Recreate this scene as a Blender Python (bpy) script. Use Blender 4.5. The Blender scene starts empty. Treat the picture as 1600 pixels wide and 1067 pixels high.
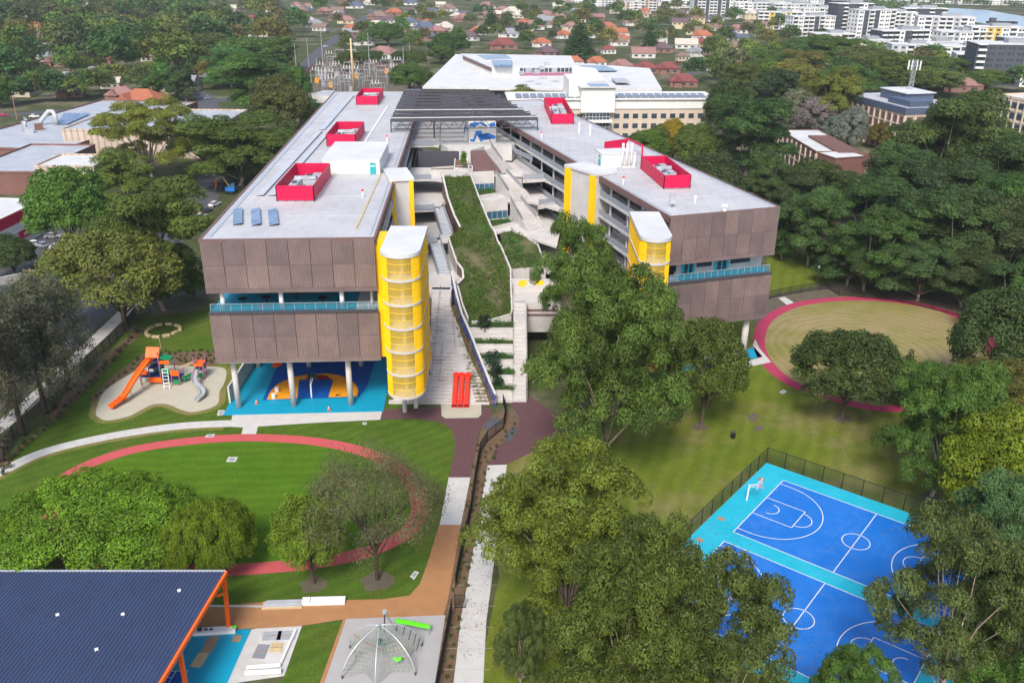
import bpy, math, random
import numpy as np
from mathutils import Vector, Matrix
R = math.radians
random.seed(4)
sc = bpy.context.scene
COL = sc.collection
# ---------------------------------------------------------------- camera, light, exposure
cd = bpy.data.cameras.new('camera'); cam = bpy.data.objects.new('camera', cd); COL.objects.link(cam)
cd.sensor_width = 36.0; cd.lens = 36.0*1400/1600; cd.clip_start = 1.0; cd.clip_end = 12000
_p, _r = R(23.5), 0.4027
_fw = Vector((0, math.cos(_p), -math.sin(_p))); _up = Vector((0, math.sin(_p), math.cos(_p))); _rt = Vector((1, 0, 0))
_c, _s = math.cos(R(_r)), math.sin(R(_r))
_r2 = _rt*_c+_up*_s; _u2 = _up*_c-_rt*_s
cam.matrix_world = Matrix(((_r2.x, _u2.x, -_fw.x, 0), (_r2.y, _u2.y, -_fw.y, 0), (_r2.z, _u2.z, -_fw.z, 72.6), (0, 0, 0, 1)))
sc.camera = cam
SUN_EL, SUN_AZ = 47.0, 191.0      # azimuth clockwise from +y
w = bpy.data.worlds.new('World'); sc.world = w; w.use_nodes = True
nt = w.node_tree; bg = nt.nodes['Background']
sky = nt.nodes.new('ShaderNodeTexSky'); sky.sky_type = 'NISHITA'; sky.sun_disc = False
sky.sun_elevation = R(SUN_EL); sky.sun_rotation = R(SUN_AZ)
sky.air_density = 1.0; sky.dust_density = 3.0; sky.ozone_density = 1.0; sky.altitude = 50
nt.links.new(sky.outputs[0], bg.inputs[0]); bg.inputs[1].default_value = 0.125
sd = bpy.data.lights.new('sun', 'SUN'); sun = bpy.data.objects.new('sun', sd); COL.objects.link(sun)
sd.energy = 1.9; sd.angle = R(16); sd.color = (1, .96, .9)
_d = Vector((math.sin(R(SUN_AZ))*math.cos(R(SUN_EL)), math.cos(R(SUN_AZ))*math.cos(R(SUN_EL)), math.sin(R(SUN_EL))))
sun.rotation_euler = (-_d).to_track_quat('-Z', 'Y').to_euler(); sun.location = (0, 0, 150)
vs = sc.view_settings; vs.view_transform = 'Standard'; vs.look = 'None'; vs.gamma = 1; vs.exposure = 0.95; vs.use_curve_mapping = False
sc.cycles.max_bounces = 6; sc.cycles.diffuse_bounces = 3; sc.cycles.transparent_max_bounces = 12
sc.cycles.transmission_bounces = 4; sc.cycles.glossy_bounces = 2

# ---------------------------------------------------------------- materials
def _nm(name):
    m = bpy.data.materials.new(name); m.use_nodes = True
    return m, m.node_tree, m.node_tree.nodes['Principled BSDF']
def _mix(nt, fac, a, b, mode='MIX'):
    n = nt.nodes.new('ShaderNodeMix'); n.data_type = 'RGBA'; n.blend_type = mode
    for s, v in ((n.inputs[0], fac), (n.inputs[6], a), (n.inputs[7], b)):
        if hasattr(v, 'node'): nt.links.new(v, s)
        elif isinstance(v, (int, float)): s.default_value = v
        else: s.default_value = (*v, 1) if len(v) == 3 else v
    return n.outputs[2]
def _noise(nt, scale, detail=3, co=None, rough=.6):
    n = nt.nodes.new('ShaderNodeTexNoise'); n.inputs['Scale'].default_value = scale; n.inputs['Detail'].default_value = detail
    n.inputs['Roughness'].default_value = rough
    if co: nt.links.new(co, n.inputs['Vector'])
    return n.outputs['Fac']
def _ramp(nt, v, lo, hi):
    n = nt.nodes.new('ShaderNodeMapRange'); n.inputs[1].default_value = lo; n.inputs[2].default_value = hi
    nt.links.new(v, n.inputs[0]); return n.outputs[0]
def _co(nt, kind='Object'):
    return nt.nodes.new('ShaderNodeTexCoord').outputs[kind]
def _pos(nt): return nt.nodes.new('ShaderNodeNewGeometry').outputs['Position']
def _map(nt, co, scale=(1, 1, 1), rot=0):
    n = nt.nodes.new('ShaderNodeMapping'); nt.links.new(co, n.inputs[0]); n.inputs['Scale'].default_value = scale
    n.inputs['Rotation'].default_value = (0, 0, rot); return n.outputs[0]
def _bump(nt, b, h, s=.3, d=.05):
    n = nt.nodes.new('ShaderNodeBump'); n.inputs['Strength'].default_value = s; n.inputs['Distance'].default_value = d
    nt.links.new(h, n.inputs['Height']); nt.links.new(n.outputs[0], b.inputs['Normal'])
def plain(name, c, rough=.7, var=.18, scale=.6, metal=0, fine=6, spec=.3):
    """painted or cast surface with weathering blotches and fine grain"""
    m, nt, b = _nm(name); p = _pos(nt)
    d = tuple(v*(1-var) for v in c); l = tuple(min(1, v*(1+var*.6)) for v in c)
    a = _mix(nt, _ramp(nt, _noise(nt, scale, 4, p), .35, .65), d, l)
    a = _mix(nt, _ramp(nt, _noise(nt, fine, 2, p), .3, .7), a, _mix(nt, .5, a, l), 'MIX')
    nt.links.new(a, b.inputs['Base Color']); b.inputs['Roughness'].default_value = rough
    b.inputs['Metallic'].default_value = metal; b.inputs['Specular IOR Level'].default_value = spec
    return m
def lawn(name, green, dry, dark, dry_lo=.5, dry_hi=.75, stripe=None, rot=0, big=.035, ring=None):
    m, nt, b = _nm(name); p = _pos(nt)
    a = _mix(nt, _ramp(nt, _noise(nt, .22, 4, p), .35, .65), green, dark)
    a = _mix(nt, _ramp(nt, _noise(nt, big, 5, p, .65), dry_lo, dry_hi), a, dry)
    if stripe:
        wv = nt.nodes.new('ShaderNodeTexWave'); wv.inputs['Scale'].default_value = stripe; wv.inputs['Distortion'].default_value = 3.5
        wv.inputs['Detail'].default_value = 2
        if ring: wv.wave_type = 'RINGS'; wv.rings_direction = 'Z'
        mp = _map(nt, p, (1, 1, 1), rot)
        if ring: mp.node.inputs['Location'].default_value = (-ring[0], -ring[1], 0)
        nt.links.new(mp, wv.inputs['Vector'])
        a = _mix(nt, _ramp(nt, wv.outputs['Fac'], 0, 1), a, _mix(nt, 1.0, a, (.86, .87, .85), 'MULTIPLY'))
    a = _mix(nt, _ramp(nt, _noise(nt, .11, 6, p, .72), .58, .72), a, _mix(nt, .55, a, dry))
    f = _noise(nt, 2.6, 5, p, .75)
    a = _mix(nt, _ramp(nt, f, .3, .7), _mix(nt, 1.0, a, (.72, .74, .7), 'MULTIPLY'), _mix(nt, 1.0, a, (1.25, 1.22, 1.2), 'MULTIPLY'))
    nt.links.new(a, b.inputs['Base Color']); b.inputs['Roughness'].default_value = .95; b.inputs['Specular IOR Level'].default_value = .1
    _bump(nt, b, _noise(nt, 6, 3, p), .5, .15)
    return m
def bed(name, base, spot, scale=1.6):
    m, nt, b = _nm(name); p = _pos(nt)
    a = _mix(nt, _ramp(nt, _noise(nt, .5, 4, p), .3, .7), base, tuple(v*.7 for v in base))
    a = _mix(nt, _ramp(nt, _noise(nt, 4, 4, p, .8), .5, .62), a, spot)
    nt.links.new(a, b.inputs['Base Color']); b.inputs['Roughness'].default_value = .95
    _bump(nt, b, _noise(nt, 5, 4, p), .6, .15)
    return m
def slats(name, c, pitch=.28):
    """battened screen: fine vertical battens with darker gaps, panel tone differs from panel to panel"""
    m, nt, b = _nm(name); o = _co(nt)
    sx = nt.nodes.new('ShaderNodeSeparateXYZ'); nt.links.new(o, sx.inputs[0])
    mt = nt.nodes.new('ShaderNodeMath'); mt.operation = 'MULTIPLY'; mt.inputs[1].default_value = 2*math.pi/pitch
    nt.links.new(sx.outputs[0], mt.inputs[0])
    sn = nt.nodes.new('ShaderNodeMath'); sn.operation = 'SINE'; nt.links.new(mt.outputs[0], sn.inputs[0])
    p = _pos(nt)
    a = _mix(nt, _ramp(nt, _noise(nt, .35, 4, p), .3, .7), tuple(v*.8 for v in c), tuple(v*1.2 for v in c))
    oi = nt.nodes.new('ShaderNodeObjectInfo')
    a = _mix(nt, oi.outputs['Random'], _mix(nt, 1.0, a, (.78, .79, .84), 'MULTIPLY'), _mix(nt, 1.0, a, (1.2, 1.15, 1.12), 'MULTIPLY'))
    st = _noise(nt, 3.0, 3, _map(nt, p, (2.2, 2.2, .12)))
    a = _mix(nt, _ramp(nt, st, .35, .65), _mix(nt, 1.0, a, (.86, .84, .84), 'MULTIPLY'), a)
    a = _mix(nt, _ramp(nt, sn.outputs[0], -.95, -.1), tuple(v*.38 for v in c), a)
    nt.links.new(a, b.inputs['Base Color']); b.inputs['Roughness'].default_value = .6
    return m
def sheetroof(name, c):
    """membrane roof: lapped sheets, ponding stains and drain streaks"""
    m, nt, b = _nm(name); p = _pos(nt)
    a = _mix(nt, _ramp(nt, _noise(nt, .12, 5, p, .7), .35, .6), tuple(v*.84 for v in c), c)
    a = _mix(nt, _ramp(nt, _noise(nt, .9, 5, _map(nt, p, (1.6, .25, 1)), .75), .52, .72), a, _mix(nt, 1.0, a, (.88, .86, .83), 'MULTIPLY'))
    bk = nt.nodes.new('ShaderNodeTexBrick'); bk.inputs['Scale'].default_value = 1; bk.inputs['Mortar Size'].default_value = .035; bk.inputs['Brick Width'].default_value = 9; bk.inputs['Row Height'].default_value = 1.9
    bk.inputs['Color1'].default_value = (1, 1, 1, 1); bk.inputs['Color2'].default_value = (.955, .955, .96, 1); bk.inputs['Mortar'].default_value = (.8, .8, .8, 1)
    nt.links.new(_map(nt, p, (1, 1, 1), R(93)), bk.inputs['Vector'])
    a = _mix(nt, 1.0, a, bk.outputs['Color'], 'MULTIPLY')
    a = _mix(nt, _ramp(nt, _noise(nt, 5, 3, p), .62, .72), a, _mix(nt, 1.0, a, (.9, .9, .9), 'MULTIPLY'))
    nt.links.new(a, b.inputs['Base Color']); b.inputs['Roughness'].default_value = .62; return m
def courtpaint(name, c):
    """acrylic court paint: faded patches, dried puddle rims, ball scuffs"""
    m, nt, b = _nm(name); p = _pos(nt)
    a = _mix(nt, _ramp(nt, _noise(nt, .16, 5, p, .7), .36, .62), tuple(v*.86 for v in c), tuple(v*.94+.012 for v in c))
    r = nt.nodes.new('ShaderNodeMapRange'); r.inputs[1].default_value = .0; r.inputs[2].default_value = .025; r.inputs[3].default_value = 1; r.inputs[4].default_value = 0
    ab = nt.nodes.new('ShaderNodeMath'); ab.operation = 'ABSOLUTE'; sb = nt.nodes.new('ShaderNodeMath'); sb.operation = 'SUBTRACT'; sb.inputs[1].default_value = .56
    nt.links.new(_noise(nt, .35, 4, p), sb.inputs[0]); nt.links.new(sb.outputs[0], ab.inputs[0]); nt.links.new(ab.outputs[0], r.inputs[0])
    k = nt.nodes.new('ShaderNodeMath'); k.operation = 'MULTIPLY'; k.inputs[1].default_value = .09; nt.links.new(r.outputs[0], k.inputs[0])
    a = _mix(nt, k.outputs[0], a, (.3, .38, .42))
    s = _ramp(nt, _noise(nt, 3.2, 6, p, .85), .63, .74); k2 = nt.nodes.new('ShaderNodeMath'); k2.operation = 'MULTIPLY'; k2.inputs[1].default_value = .1; nt.links.new(s, k2.inputs[0])
    a = _mix(nt, k2.outputs[0], a, (.12, .16, .2))
    nt.links.new(a, b.inputs['Base Color']); b.inputs['Roughness'].default_value = .58; return m
def glassy(name, c, rough=.12, spec=.6):
    m, nt, b = _nm(name)
    a = _mix(nt, _ramp(nt, _noise(nt, .35, 2, _pos(nt)), .35, .65), c, tuple(v*1.6 for v in c))
    nt.links.new(a, b.inputs['Base Color']); b.inputs['Roughness'].default_value = rough; b.inputs['Specular IOR Level'].default_value = spec
    return m
def clear(name, c, alpha, rough=.2):
    """see-through sheet: balustrade glass, wire mesh, perforated metal"""
    m, nt, b = _nm(name); b.inputs['Base Color'].default_value = (*c, 1); b.inputs['Roughness'].default_value = rough
    t = nt.nodes.new('ShaderNodeBsdfTransparent'); x = nt.nodes.new('ShaderNodeMixShader'); x.inputs[0].default_value = alpha
    nt.links.new(t.outputs[0], x.inputs[1]); nt.links.new(b.outputs[0], x.inputs[2])
    nt.links.new(x.outputs[0], nt.nodes['Material Output'].inputs[0]); return m
def ribbed(name, c, pitch, axis=0, rough=.45, depth=.5):
    m, nt, b = _nm(name); o = _co(nt)
    sx = nt.nodes.new('ShaderNodeSeparateXYZ'); nt.links.new(o, sx.inputs[0])
    mt = nt.nodes.new('ShaderNodeMath'); mt.operation = 'MULTIPLY'; mt.inputs[1].default_value = 2*math.pi/pitch
    nt.links.new(sx.outputs[axis], mt.inputs[0])
    sn = nt.nodes.new('ShaderNodeMath'); sn.operation = 'SINE'; nt.links.new(mt.outputs[0], sn.inputs[0])
    p = _pos(nt)
    a = _mix(nt, _ramp(nt, _noise(nt, .25, 4, p), .3, .7), tuple(v*.78 for v in c), tuple(v*1.15 for v in c))
    a = _mix(nt, _ramp(nt, sn.outputs[0], -1, -.2), tuple(v*.6 for v in c), a)
    nt.links.new(a, b.inputs['Base Color']); b.inputs['Roughness'].default_value = rough
    _bump(nt, b, sn.outputs[0], depth, .05); return m
def leafy(name, translucent=.34, var=.5):
    """foliage: colour of the tree (object colour) times a tone per leaf clump, with leaf-to-leaf changes"""
    m, nt, b = _nm(name); oi = nt.nodes.new('ShaderNodeObjectInfo')
    at = nt.nodes.new('ShaderNodeAttribute'); at.attribute_name = 'tint'
    a = _mix(nt, 1.0, oi.outputs['Color'], at.outputs['Color'], 'MULTIPLY')
    h = nt.nodes.new('ShaderNodeHueSaturation'); nt.links.new(a, h.inputs['Color'])
    nt.links.new(_ramp2(nt, oi.outputs['Random'], .475, .53), h.inputs['Hue']); nt.links.new(_ramp2(nt, oi.outputs['Random'], .8, 1.2), h.inputs['Value'])
    b.inputs['Roughness'].default_value = .55; b.inputs['Specular IOR Level'].default_value = .25
    nt.links.new(h.outputs[0], b.inputs['Base Color'])
    t = nt.nodes.new('ShaderNodeBsdfTranslucent'); nt.links.new(h.outputs[0], t.inputs[0])
    x = nt.nodes.new('ShaderNodeMixShader'); x.inputs[0].default_value = translucent
    nt.links.new(b.outputs[0], x.inputs[1]); nt.links.new(t.outputs[0], x.inputs[2])
    nt.links.new(x.outputs[0], nt.nodes['Material Output'].inputs[0]); return m
def _ramp2(nt, v, a, b):
    n = nt.nodes.new('ShaderNodeMapRange'); n.inputs[3].default_value = a; n.inputs[4].default_value = b
    nt.links.new(v, n.inputs[0]); return n.outputs[0]
def objcol(name, rough=.6):
    """painted surface whose colour is set per object"""
    m, nt, b = _nm(name); oi = nt.nodes.new('ShaderNodeObjectInfo'); p = _pos(nt)
    a = _mix(nt, _ramp(nt, _noise(nt, .5, 4, p), .3, .7), _mix(nt, 1.0, oi.outputs['Color'], (.78, .78, .78), 'MULTIPLY'), oi.outputs['Color'])
    nt.links.new(a, b.inputs['Base Color']); b.inputs['Roughness'].default_value = rough; return m
def mural(name, cols, scale=.8):
    m, nt, b = _nm(name); p = _map(nt, _pos(nt), (1, 1, 1.6))
    n = nt.nodes.new('ShaderNodeTexVoronoi'); n.inputs['Scale'].default_value = scale; nt.links.new(p, n.inputs['Vector'])
    r = nt.nodes.new('ShaderNodeValToRGB'); r.color_ramp.interpolation = 'CONSTANT'
    while len(r.color_ramp.elements) < len(cols): r.color_ramp.elements.new(.5)
    for i, c in enumerate(cols): r.color_ramp.elements[i].position = i/len(cols); r.color_ramp.elements[i].color = (*c, 1)
    s = nt.nodes.new('ShaderNodeSeparateColor'); nt.links.new(n.outputs['Color'], s.inputs[0]); nt.links.new(s.outputs[0], r.inputs[0])
    nt.links.new(r.outputs[0], b.inputs['Base Color']); b.inputs['Roughness'].default_value = .7; return m

M = {}
M['terrain'] = lawn('suburb_ground', (.065, .08, .03), (.2, .17, .13), (.05, .06, .025), .5, .7)
M['lawn'] = lawn('lawn', (.078, .135, .016), (.15, .135, .035), (.058, .105, .012), .52, .78, .14, .9)
M['lawn_oval'] = lawn('oval_lawn', (.075, .16, .01), (.1, .17, .014), (.06, .132, .008), .5, .7, .14, 1.5)
M['lawn_park'] = lawn('park_lawn', (.135, .165, .02), (.22, .185, .085), (.1, .14, .014), .5, .66, .12, .35, .04)
M['edge_dry'] = lawn('dry_verge', (.17, .16, .04), (.24, .19, .09), (.1, .13, .02), .4, .6)
M['dry'] = lawn('dry_oval', (.25, .215, .08), (.32, .245, .14), (.19, .19, .05), .4, .68, .16, 0, .06, (72.01, 162.96))
M['bed'] = bed('mulch_bed', (.17, .1, .055), (.07, .055, .03))
M['dirt'] = bed('bare_soil', (.13, .1, .07), (.06, .07, .03))
M['concrete'] = plain('pale_concrete', (.5, .49, .47), .8, .16, .5)
M['path'] = plain('path_concrete', (.47, .46, .44), .8, .1, .7)
M['white_conc'] = plain('off_white_concrete', (.5, .475, .455), .75, .14, .35)
M['pav'] = plain('purple_paving', (.105, .052, .055), .8, .14, .8)
M['tan'] = plain('tan_path', (.34, .17, .075), .85, .1, .6)
M['rubber'] = plain('beige_rubber', (.42, .39, .31), .85, .06, .5)
M['rubber_grey'] = plain('grey_rubber', (.34, .33, .33), .85, .06, .5)
M['track'] = plain('pink_track', (.44, .08, .085), .85, .08, .5)
M['track2'] = plain('crimson_track', (.36, .035, .085), .85, .1, .4)
M['asphalt'] = plain('asphalt', (.075, .075, .085), .9, .2, .4)
M['kerb'] = plain('footpath_concrete', (.36, .34, .33), .85, .18, .6)
M['court_blue'] = courtpaint('court_blue', (.002, .155, .58))
M['court_cyan'] = courtpaint('court_turquoise', (.005, .42, .58))
M['floor_cyan'] = plain('floor_turquoise', (.004, .27, .43), .5, .06, .3)
M['floor_blue'] = plain('floor_blue', (.004, .07, .32), .5, .06, .3)
M['floor_orange'] = plain('floor_orange', (.75, .3, .01), .5, .04, .3)
M['maroon'] = plain('floor_maroon', (.25, .01, .02), .5, .04, .3)
M['white'] = plain('white_paint', (.7, .7, .7), .55, .05, .5)
M['roof'] = sheetroof('light_roof', (.46, .46, .475))
M['roof2'] = plain('white_sheet_roof', (.54, .54, .54), .55, .12, .15)
M['greyroof'] = ribbed('grey_sheet_roof', (.42, .44, .48), .7, 0, .5, .3)
M['facade'] = slats('battened_screen', (.205, .15, .142), .24)
M['brown'] = plain('brown_metal', (.16, .095, .09), .6, .12, .5)
M['darkwall'] = plain('dark_grey_wall', (.1, .09, .09), .7, .2, .4)  # dark grey walls; also stands in for the shade under the decks
M['yellow'] = plain('yellow_metal', (.86, .52, .004), .45, .1, .4)
M['yscreen'] = clear('yellow_perforated', (.9, .56, .004), .86, .5)
M['yclear'] = clear('yellow_open_screen', (.88, .6, .08), .42, .4)
M['red'] = plain('crimson_metal', (.5, .004, .055), .5, .14, .5)
M['grey'] = plain('grey_metal', (.3, .31, .33), .45, .1, .8, .3)
M['lgrey'] = plain('galvanised_metal', (.48, .5, .53), .4, .1, .8, .4)
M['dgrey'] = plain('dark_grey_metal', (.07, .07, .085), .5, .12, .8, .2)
M['black'] = plain('black_metal', (.012, .012, .013), .5, .1, .8)
M['glass'] = glassy('window_glass', (.03, .045, .06))
M['bluegl'] = glassy('blue_window_glass', (.03, .09, .15))
M['slate'] = plain('slate_blue_metal', (.075, .1, .16), .5, .08, .6)
M['solar'] = glassy('solar_panel', (.10, .145, .23), .2, .5)
M['palesolar'] = plain('pale_solar_sheet', (.42, .44, .48), .4, .1, .4)
M['slatesolar'] = plain('slate_solar_sheet', (.17, .19, .24), .4, .12, .4)
M['darksolar'] = glassy('dark_solar_panel', (.035, .035, .05), .25, .5)
M['balus'] = clear('balustrade_glass', (.06, .22, .3), .34, .1)
M['gbalus'] = clear('grey_balustrade', (.3, .33, .38), .8, .3)
M['teal'] = plain('teal_paint', (.02, .33, .36), .5, .08, .6)
M['navy'] = plain('navy_paint', (.01, .03, .12), .5, .08, .6)
M['green'] = plain('dark_green_paint', (.01, .07, .05), .5, .08, .6)
M['orange'] = plain('orange_plastic', (.85, .12, .008), .4, .05, .8)
M['redplastic'] = plain('red_plastic', (.85, .045, .025), .4, .05, .8)
M['purple'] = plain('mauve_metal', (.33, .12, .2), .5, .06, .8)
M['lime'] = plain('lime_plastic', (.12, .7, .02), .4, .05, .8)
M['kgreen'] = plain('green_plastic', (.01, .22, .08), .4, .05, .8)
M['rope'] = plain('grey_rope', (.27, .3, .25), .8, .1, 2)
M['sand'] = plain('sandstone', (.5, .38, .22), .85, .2, 1.2)
M['brick'] = ribbed('brick_wall', (.2, .095, .075), .35, 2, .85, .3)
M['cream'] = plain('cream_wall', (.52, .43, .34), .8, .1, .3)
M['beige'] = ribbed('beige_precast', (.5, .4, .32), 2.4, 0, .85, .15)
M['offw'] = plain('white_render', (.66, .65, .62), .8, .08, .3)
M['blueroof'] = sheetroof('blue_sheet_roof', (.032, .05, .112))
M['meshf'] = clear('wire_mesh', (.02, .02, .018), .33, .6)
M['timber'] = plain('weathered_timber', (.3, .2, .13), .85, .2, 1)
M['bluemural'] = mural('blue_mural', [(.03, .06, .3), (.12, .12, .3), (.02, .1, .45), (.2, .2, .32), (.05, .05, .18)], 1.1)
M['grassup'] = lawn('planted_slope', (.05, .09, .018), (.16, .13, .085), (.06, .06, .03), .55, .68)
M['water'] = glassy('river_water', (.22, .27, .33), .25, .4)
M['leaf'] = leafy('foliage')
M['bark'] = plain('brown_bark', (.1, .07, .055), .9, .3, 2)
M['palebark'] = plain('pale_bark', (.34, .27, .22), .85, .3, 1.5)
M['darkbark'] = plain('dark_bark', (.045, .032, .028), .9, .3, 2)
M['paint'] = objcol('painted_by_object', .35)
M['render'] = objcol('rendered_wall', .8)
M['tile'] = objcol('roof_tiles', .75)
M['tyre'] = plain('tyre_rubber', (.02, .02, .02), .8, .1, 2)

# ---------------------------------------------------------------- mesh builder
class MB:
    def __init__(s): s.v = []; s.f = []; s.m = []; s.k = 0
    def add(s, vs, fs):
        n = len(s.v); s.v += [tuple(float(c) for c in q) for q in vs]
        for f in fs: s.f.append([i+n for i in f]); s.m.append(s.k)
        return s
    def mat(s, k): s.k = k; return s
    def box(s, x0, x1, y0, y1, z0, z1):
        return s.add([(x0, y0, z0), (x1, y0, z0), (x1, y1, z0), (x0, y1, z0), (x0, y0, z1), (x1, y0, z1), (x1, y1, z1), (x0, y1, z1)],
                     [(3, 2, 1, 0), (4, 5, 6, 7), (0, 1, 5, 4), (1, 2, 6, 5), (2, 3, 7, 6), (3, 0, 4, 7)])
    def rbox(s, x, y, w, d, rot, z0, z1):
        c, q = math.cos(rot), math.sin(rot)
        return s.prism([(x+c*a-q*b, y+q*a+c*b) for a, b in ((-w/2, -d/2), (w/2, -d/2), (w/2, d/2), (-w/2, d/2))], z0, z1)
    def prism(s, poly, z0, z1):
        n = len(poly); a = sum(poly[i][0]*poly[(i+1) % n][1]-poly[(i+1) % n][0]*poly[i][1] for i in range(n))
        if a < 0: poly = poly[::-1]
        zz0 = z0 if isinstance(z0, (list, tuple)) else [z0]*n; zz1 = z1 if isinstance(z1, (list, tuple)) else [z1]*n
        if a < 0: zz0 = list(zz0)[::-1]; zz1 = list(zz1)[::-1]
        vs = [(p[0], p[1], z) for p, z in zip(poly, zz0)]+[(p[0], p[1], z) for p, z in zip(poly, zz1)]
        return s.add(vs, [tuple(range(n))[::-1], tuple(range(n, 2*n))]+[(i, (i+1) % n, n+(i+1) % n, n+i) for i in range(n)])
    def sheet(s, poly, z):
        n = len(poly); a = sum(poly[i][0]*poly[(i+1) % n][1]-poly[(i+1) % n][0]*poly[i][1] for i in range(n))
        if a < 0: poly = poly[::-1]
        return s.add([(p[0], p[1], z if len(p) < 3 else p[2]+z) for p in poly], [tuple(range(n))])
    def ribbon(s, path, wd, z, closed=False):
        n = len(path); vs = []
        for i, p in enumerate(path):
            if closed: a, b = path[i-1], path[(i+1) % n]
            else: a, b = path[max(i-1, 0)], path[min(i+1, n-1)]
            t = Vector((b[0]-a[0], b[1]-a[1])).normalized(); nx, ny = -t.y, t.x
            vs += [(p[0]+nx*wd/2, p[1]+ny*wd/2, z), (p[0]-nx*wd/2, p[1]-ny*wd/2, z)]
        fs = [(2*i, 2*i+1, 2*i+3, 2*i+2) for i in range(n-1)]
        if closed: fs.append((2*n-2, 2*n-1, 1, 0))
        return s.add(vs, fs)
    def tube(s, path, r, n=6, caps=True):
        path = [Vector(p) for p in path]; L = len(path); rr = r if isinstance(r, (list, tuple)) else [r]*L
        vs = []
        for i, p in enumerate(path):
            t = (path[min(i+1, L-1)]-path[max(i-1, 0)]).normalized()
            u = t.cross(Vector((0, 0, 1)) if abs(t.z) < .95 else Vector((1, 0, 0))).normalized(); v2 = t.cross(u)
            for k in range(n):
                a = 2*math.pi*k/n; vs.append(p+(u*math.cos(a)+v2*math.sin(a))*rr[i])
        fs = [(i*n+k, i*n+(k+1) % n, (i+1)*n+(k+1) % n, (i+1)*n+k) for i in range(L-1) for k in range(n)]
        if caps: fs += [tuple(range(n))[::-1], tuple(range((L-1)*n, L*n))]
        return s.add(vs, fs)
    def cyl(s, x, y, z0, z1, r, n=12, r2=None):
        return s.tube([(x, y, z0), (x, y, z1)], [r, r if r2 is None else r2], n)
    def beam(s, a, b, wd, ht):
        """rectangular bar between two points"""
        a, b = Vector(a), Vector(b); t = (b-a).normalized()
        u = t.cross(Vector((0, 0, 1)) if abs(t.z) < .98 else Vector((1, 0, 0))).normalized()*wd/2; v2 = u.cross(t).normalized()*ht/2
        vs = [a-u-v2, a+u-v2, a+u+v2, a-u+v2, b-u-v2, b+u-v2, b+u+v2, b-u+v2]
        return s.add(vs, [(3, 2, 1, 0), (4, 5, 6, 7), (0, 1, 5, 4), (1, 2, 6, 5), (2, 3, 7, 6), (3, 0, 4, 7)])
    def wall(s, path, th):
        """wall along [(x,y,zbottom,ztop)...] of thickness th"""
        n = len(path); vs = []
        for i, p in enumerate(path):
            a, b = path[max(i-1, 0)], path[min(i+1, n-1)]
            t = Vector((b[0]-a[0], b[1]-a[1])).normalized(); nx, ny = -t.y*th/2, t.x*th/2
            vs += [(p[0]+nx, p[1]+ny, p[2]), (p[0]-nx, p[1]-ny, p[2]), (p[0]-nx, p[1]-ny, p[3]), (p[0]+nx, p[1]+ny, p[3])]
        fs = [(0, 3, 2, 1), (4*n-4, 4*n-3, 4*n-2, 4*n-1)]
        for i in range(n-1):
            for k in range(4): fs.append((4*i+k, 4*i+(k+1) % 4, 4*i+4+(k+1) % 4, 4*i+4+k))
        return s.add(vs, fs)
    def build(s, name, mats, parent=None, smooth=False, kind=None, label=None, origin=None):
        me = bpy.data.meshes.new(name)
        off = Vector(origin) if origin is not None else (Vector(parent.get('_o', (0, 0, 0))) if parent else Vector((0, 0, 0)))
        me.from_pydata([(a-off.x, b-off.y, c-off.z) for a, b, c in s.v], [], s.f)
        for m in (mats if isinstance(mats, (list, tuple)) else [mats]): me.materials.append(M[m] if isinstance(m, str) else m)
        me.polygons.foreach_set('material_index', s.m)
        if smooth: me.polygons.foreach_set('use_smooth', [True]*len(s.f))
        me.update()
        o = bpy.data.objects.new(name, me); COL.objects.link(o)
        if parent:
            o.parent = parent
            if origin is not None: o.location = off-Vector(parent['_o'])
            o['_o'] = tuple(off)
        elif origin is not None: o.location = off
        if kind: o['kind'] = kind
        if label: o['label'] = label
        return o
def thing(name, label, cat, loc=(0, 0, 0), group=None, rotz=0):
    o = bpy.data.objects.new(name, None); COL.objects.link(o); o.location = loc if len(loc) == 3 else (*loc, 0); o.rotation_euler.z = rotz
    o.empty_display_size = .5
    o['label'] = label; o['category'] = cat; o['_o'] = tuple(o.location)
    if group: o['group'] = group
    return o
def tag(o, label, cat, group=None):
    o['label'] = label; o['category'] = cat
    if group: o['group'] = group
    return o
def inst(me, name, parent, loc, rotz=0, scale=None, color=None):
    """another object on shared mesh data; loc in the world, parent unrotated"""
    o = bpy.data.objects.new(name, me); COL.objects.link(o)
    if parent: o.parent = parent; loc = Vector(loc)-Vector(parent['_o'])
    o.location = loc; o.rotation_euler.z = rotz
    if scale: o.scale = scale
    if color: o.color = (*color, 1)
    return o
def copy_tree(o, parent=None):
    c = o.copy(); COL.objects.link(c); c.parent = parent
    for ch in list(o.children): copy_tree(ch, c)
    return c
def smooth_path(pts, closed=False, k=8):
    """Catmull-Rom through pts"""
    P = [np.array(p, float) for p in pts]; n = len(P); out = []
    for i in range(n if closed else n-1):
        a, b, c, d = ((P[i-1], P[i], P[(i+1) % n], P[(i+2) % n]) if closed else (P[max(i-1, 0)], P[i], P[i+1], P[min(i+2, n-1)]))
        for j in range(k):
            t = j/k
            out.append(tuple(.5*(2*b+(c-a)*t+(2*a-5*b+4*c-d)*t*t+(3*b-a-3*c+d)*t**3)))
    if not closed: out.append(tuple(P[-1]))
    return out
def lerp(a, b, t): return tuple(x+(y-x)*t for x, y in zip(a, b))
def struct(name, mb, mat, **k): return mb.build(name, mat, kind='structure', **k)

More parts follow.
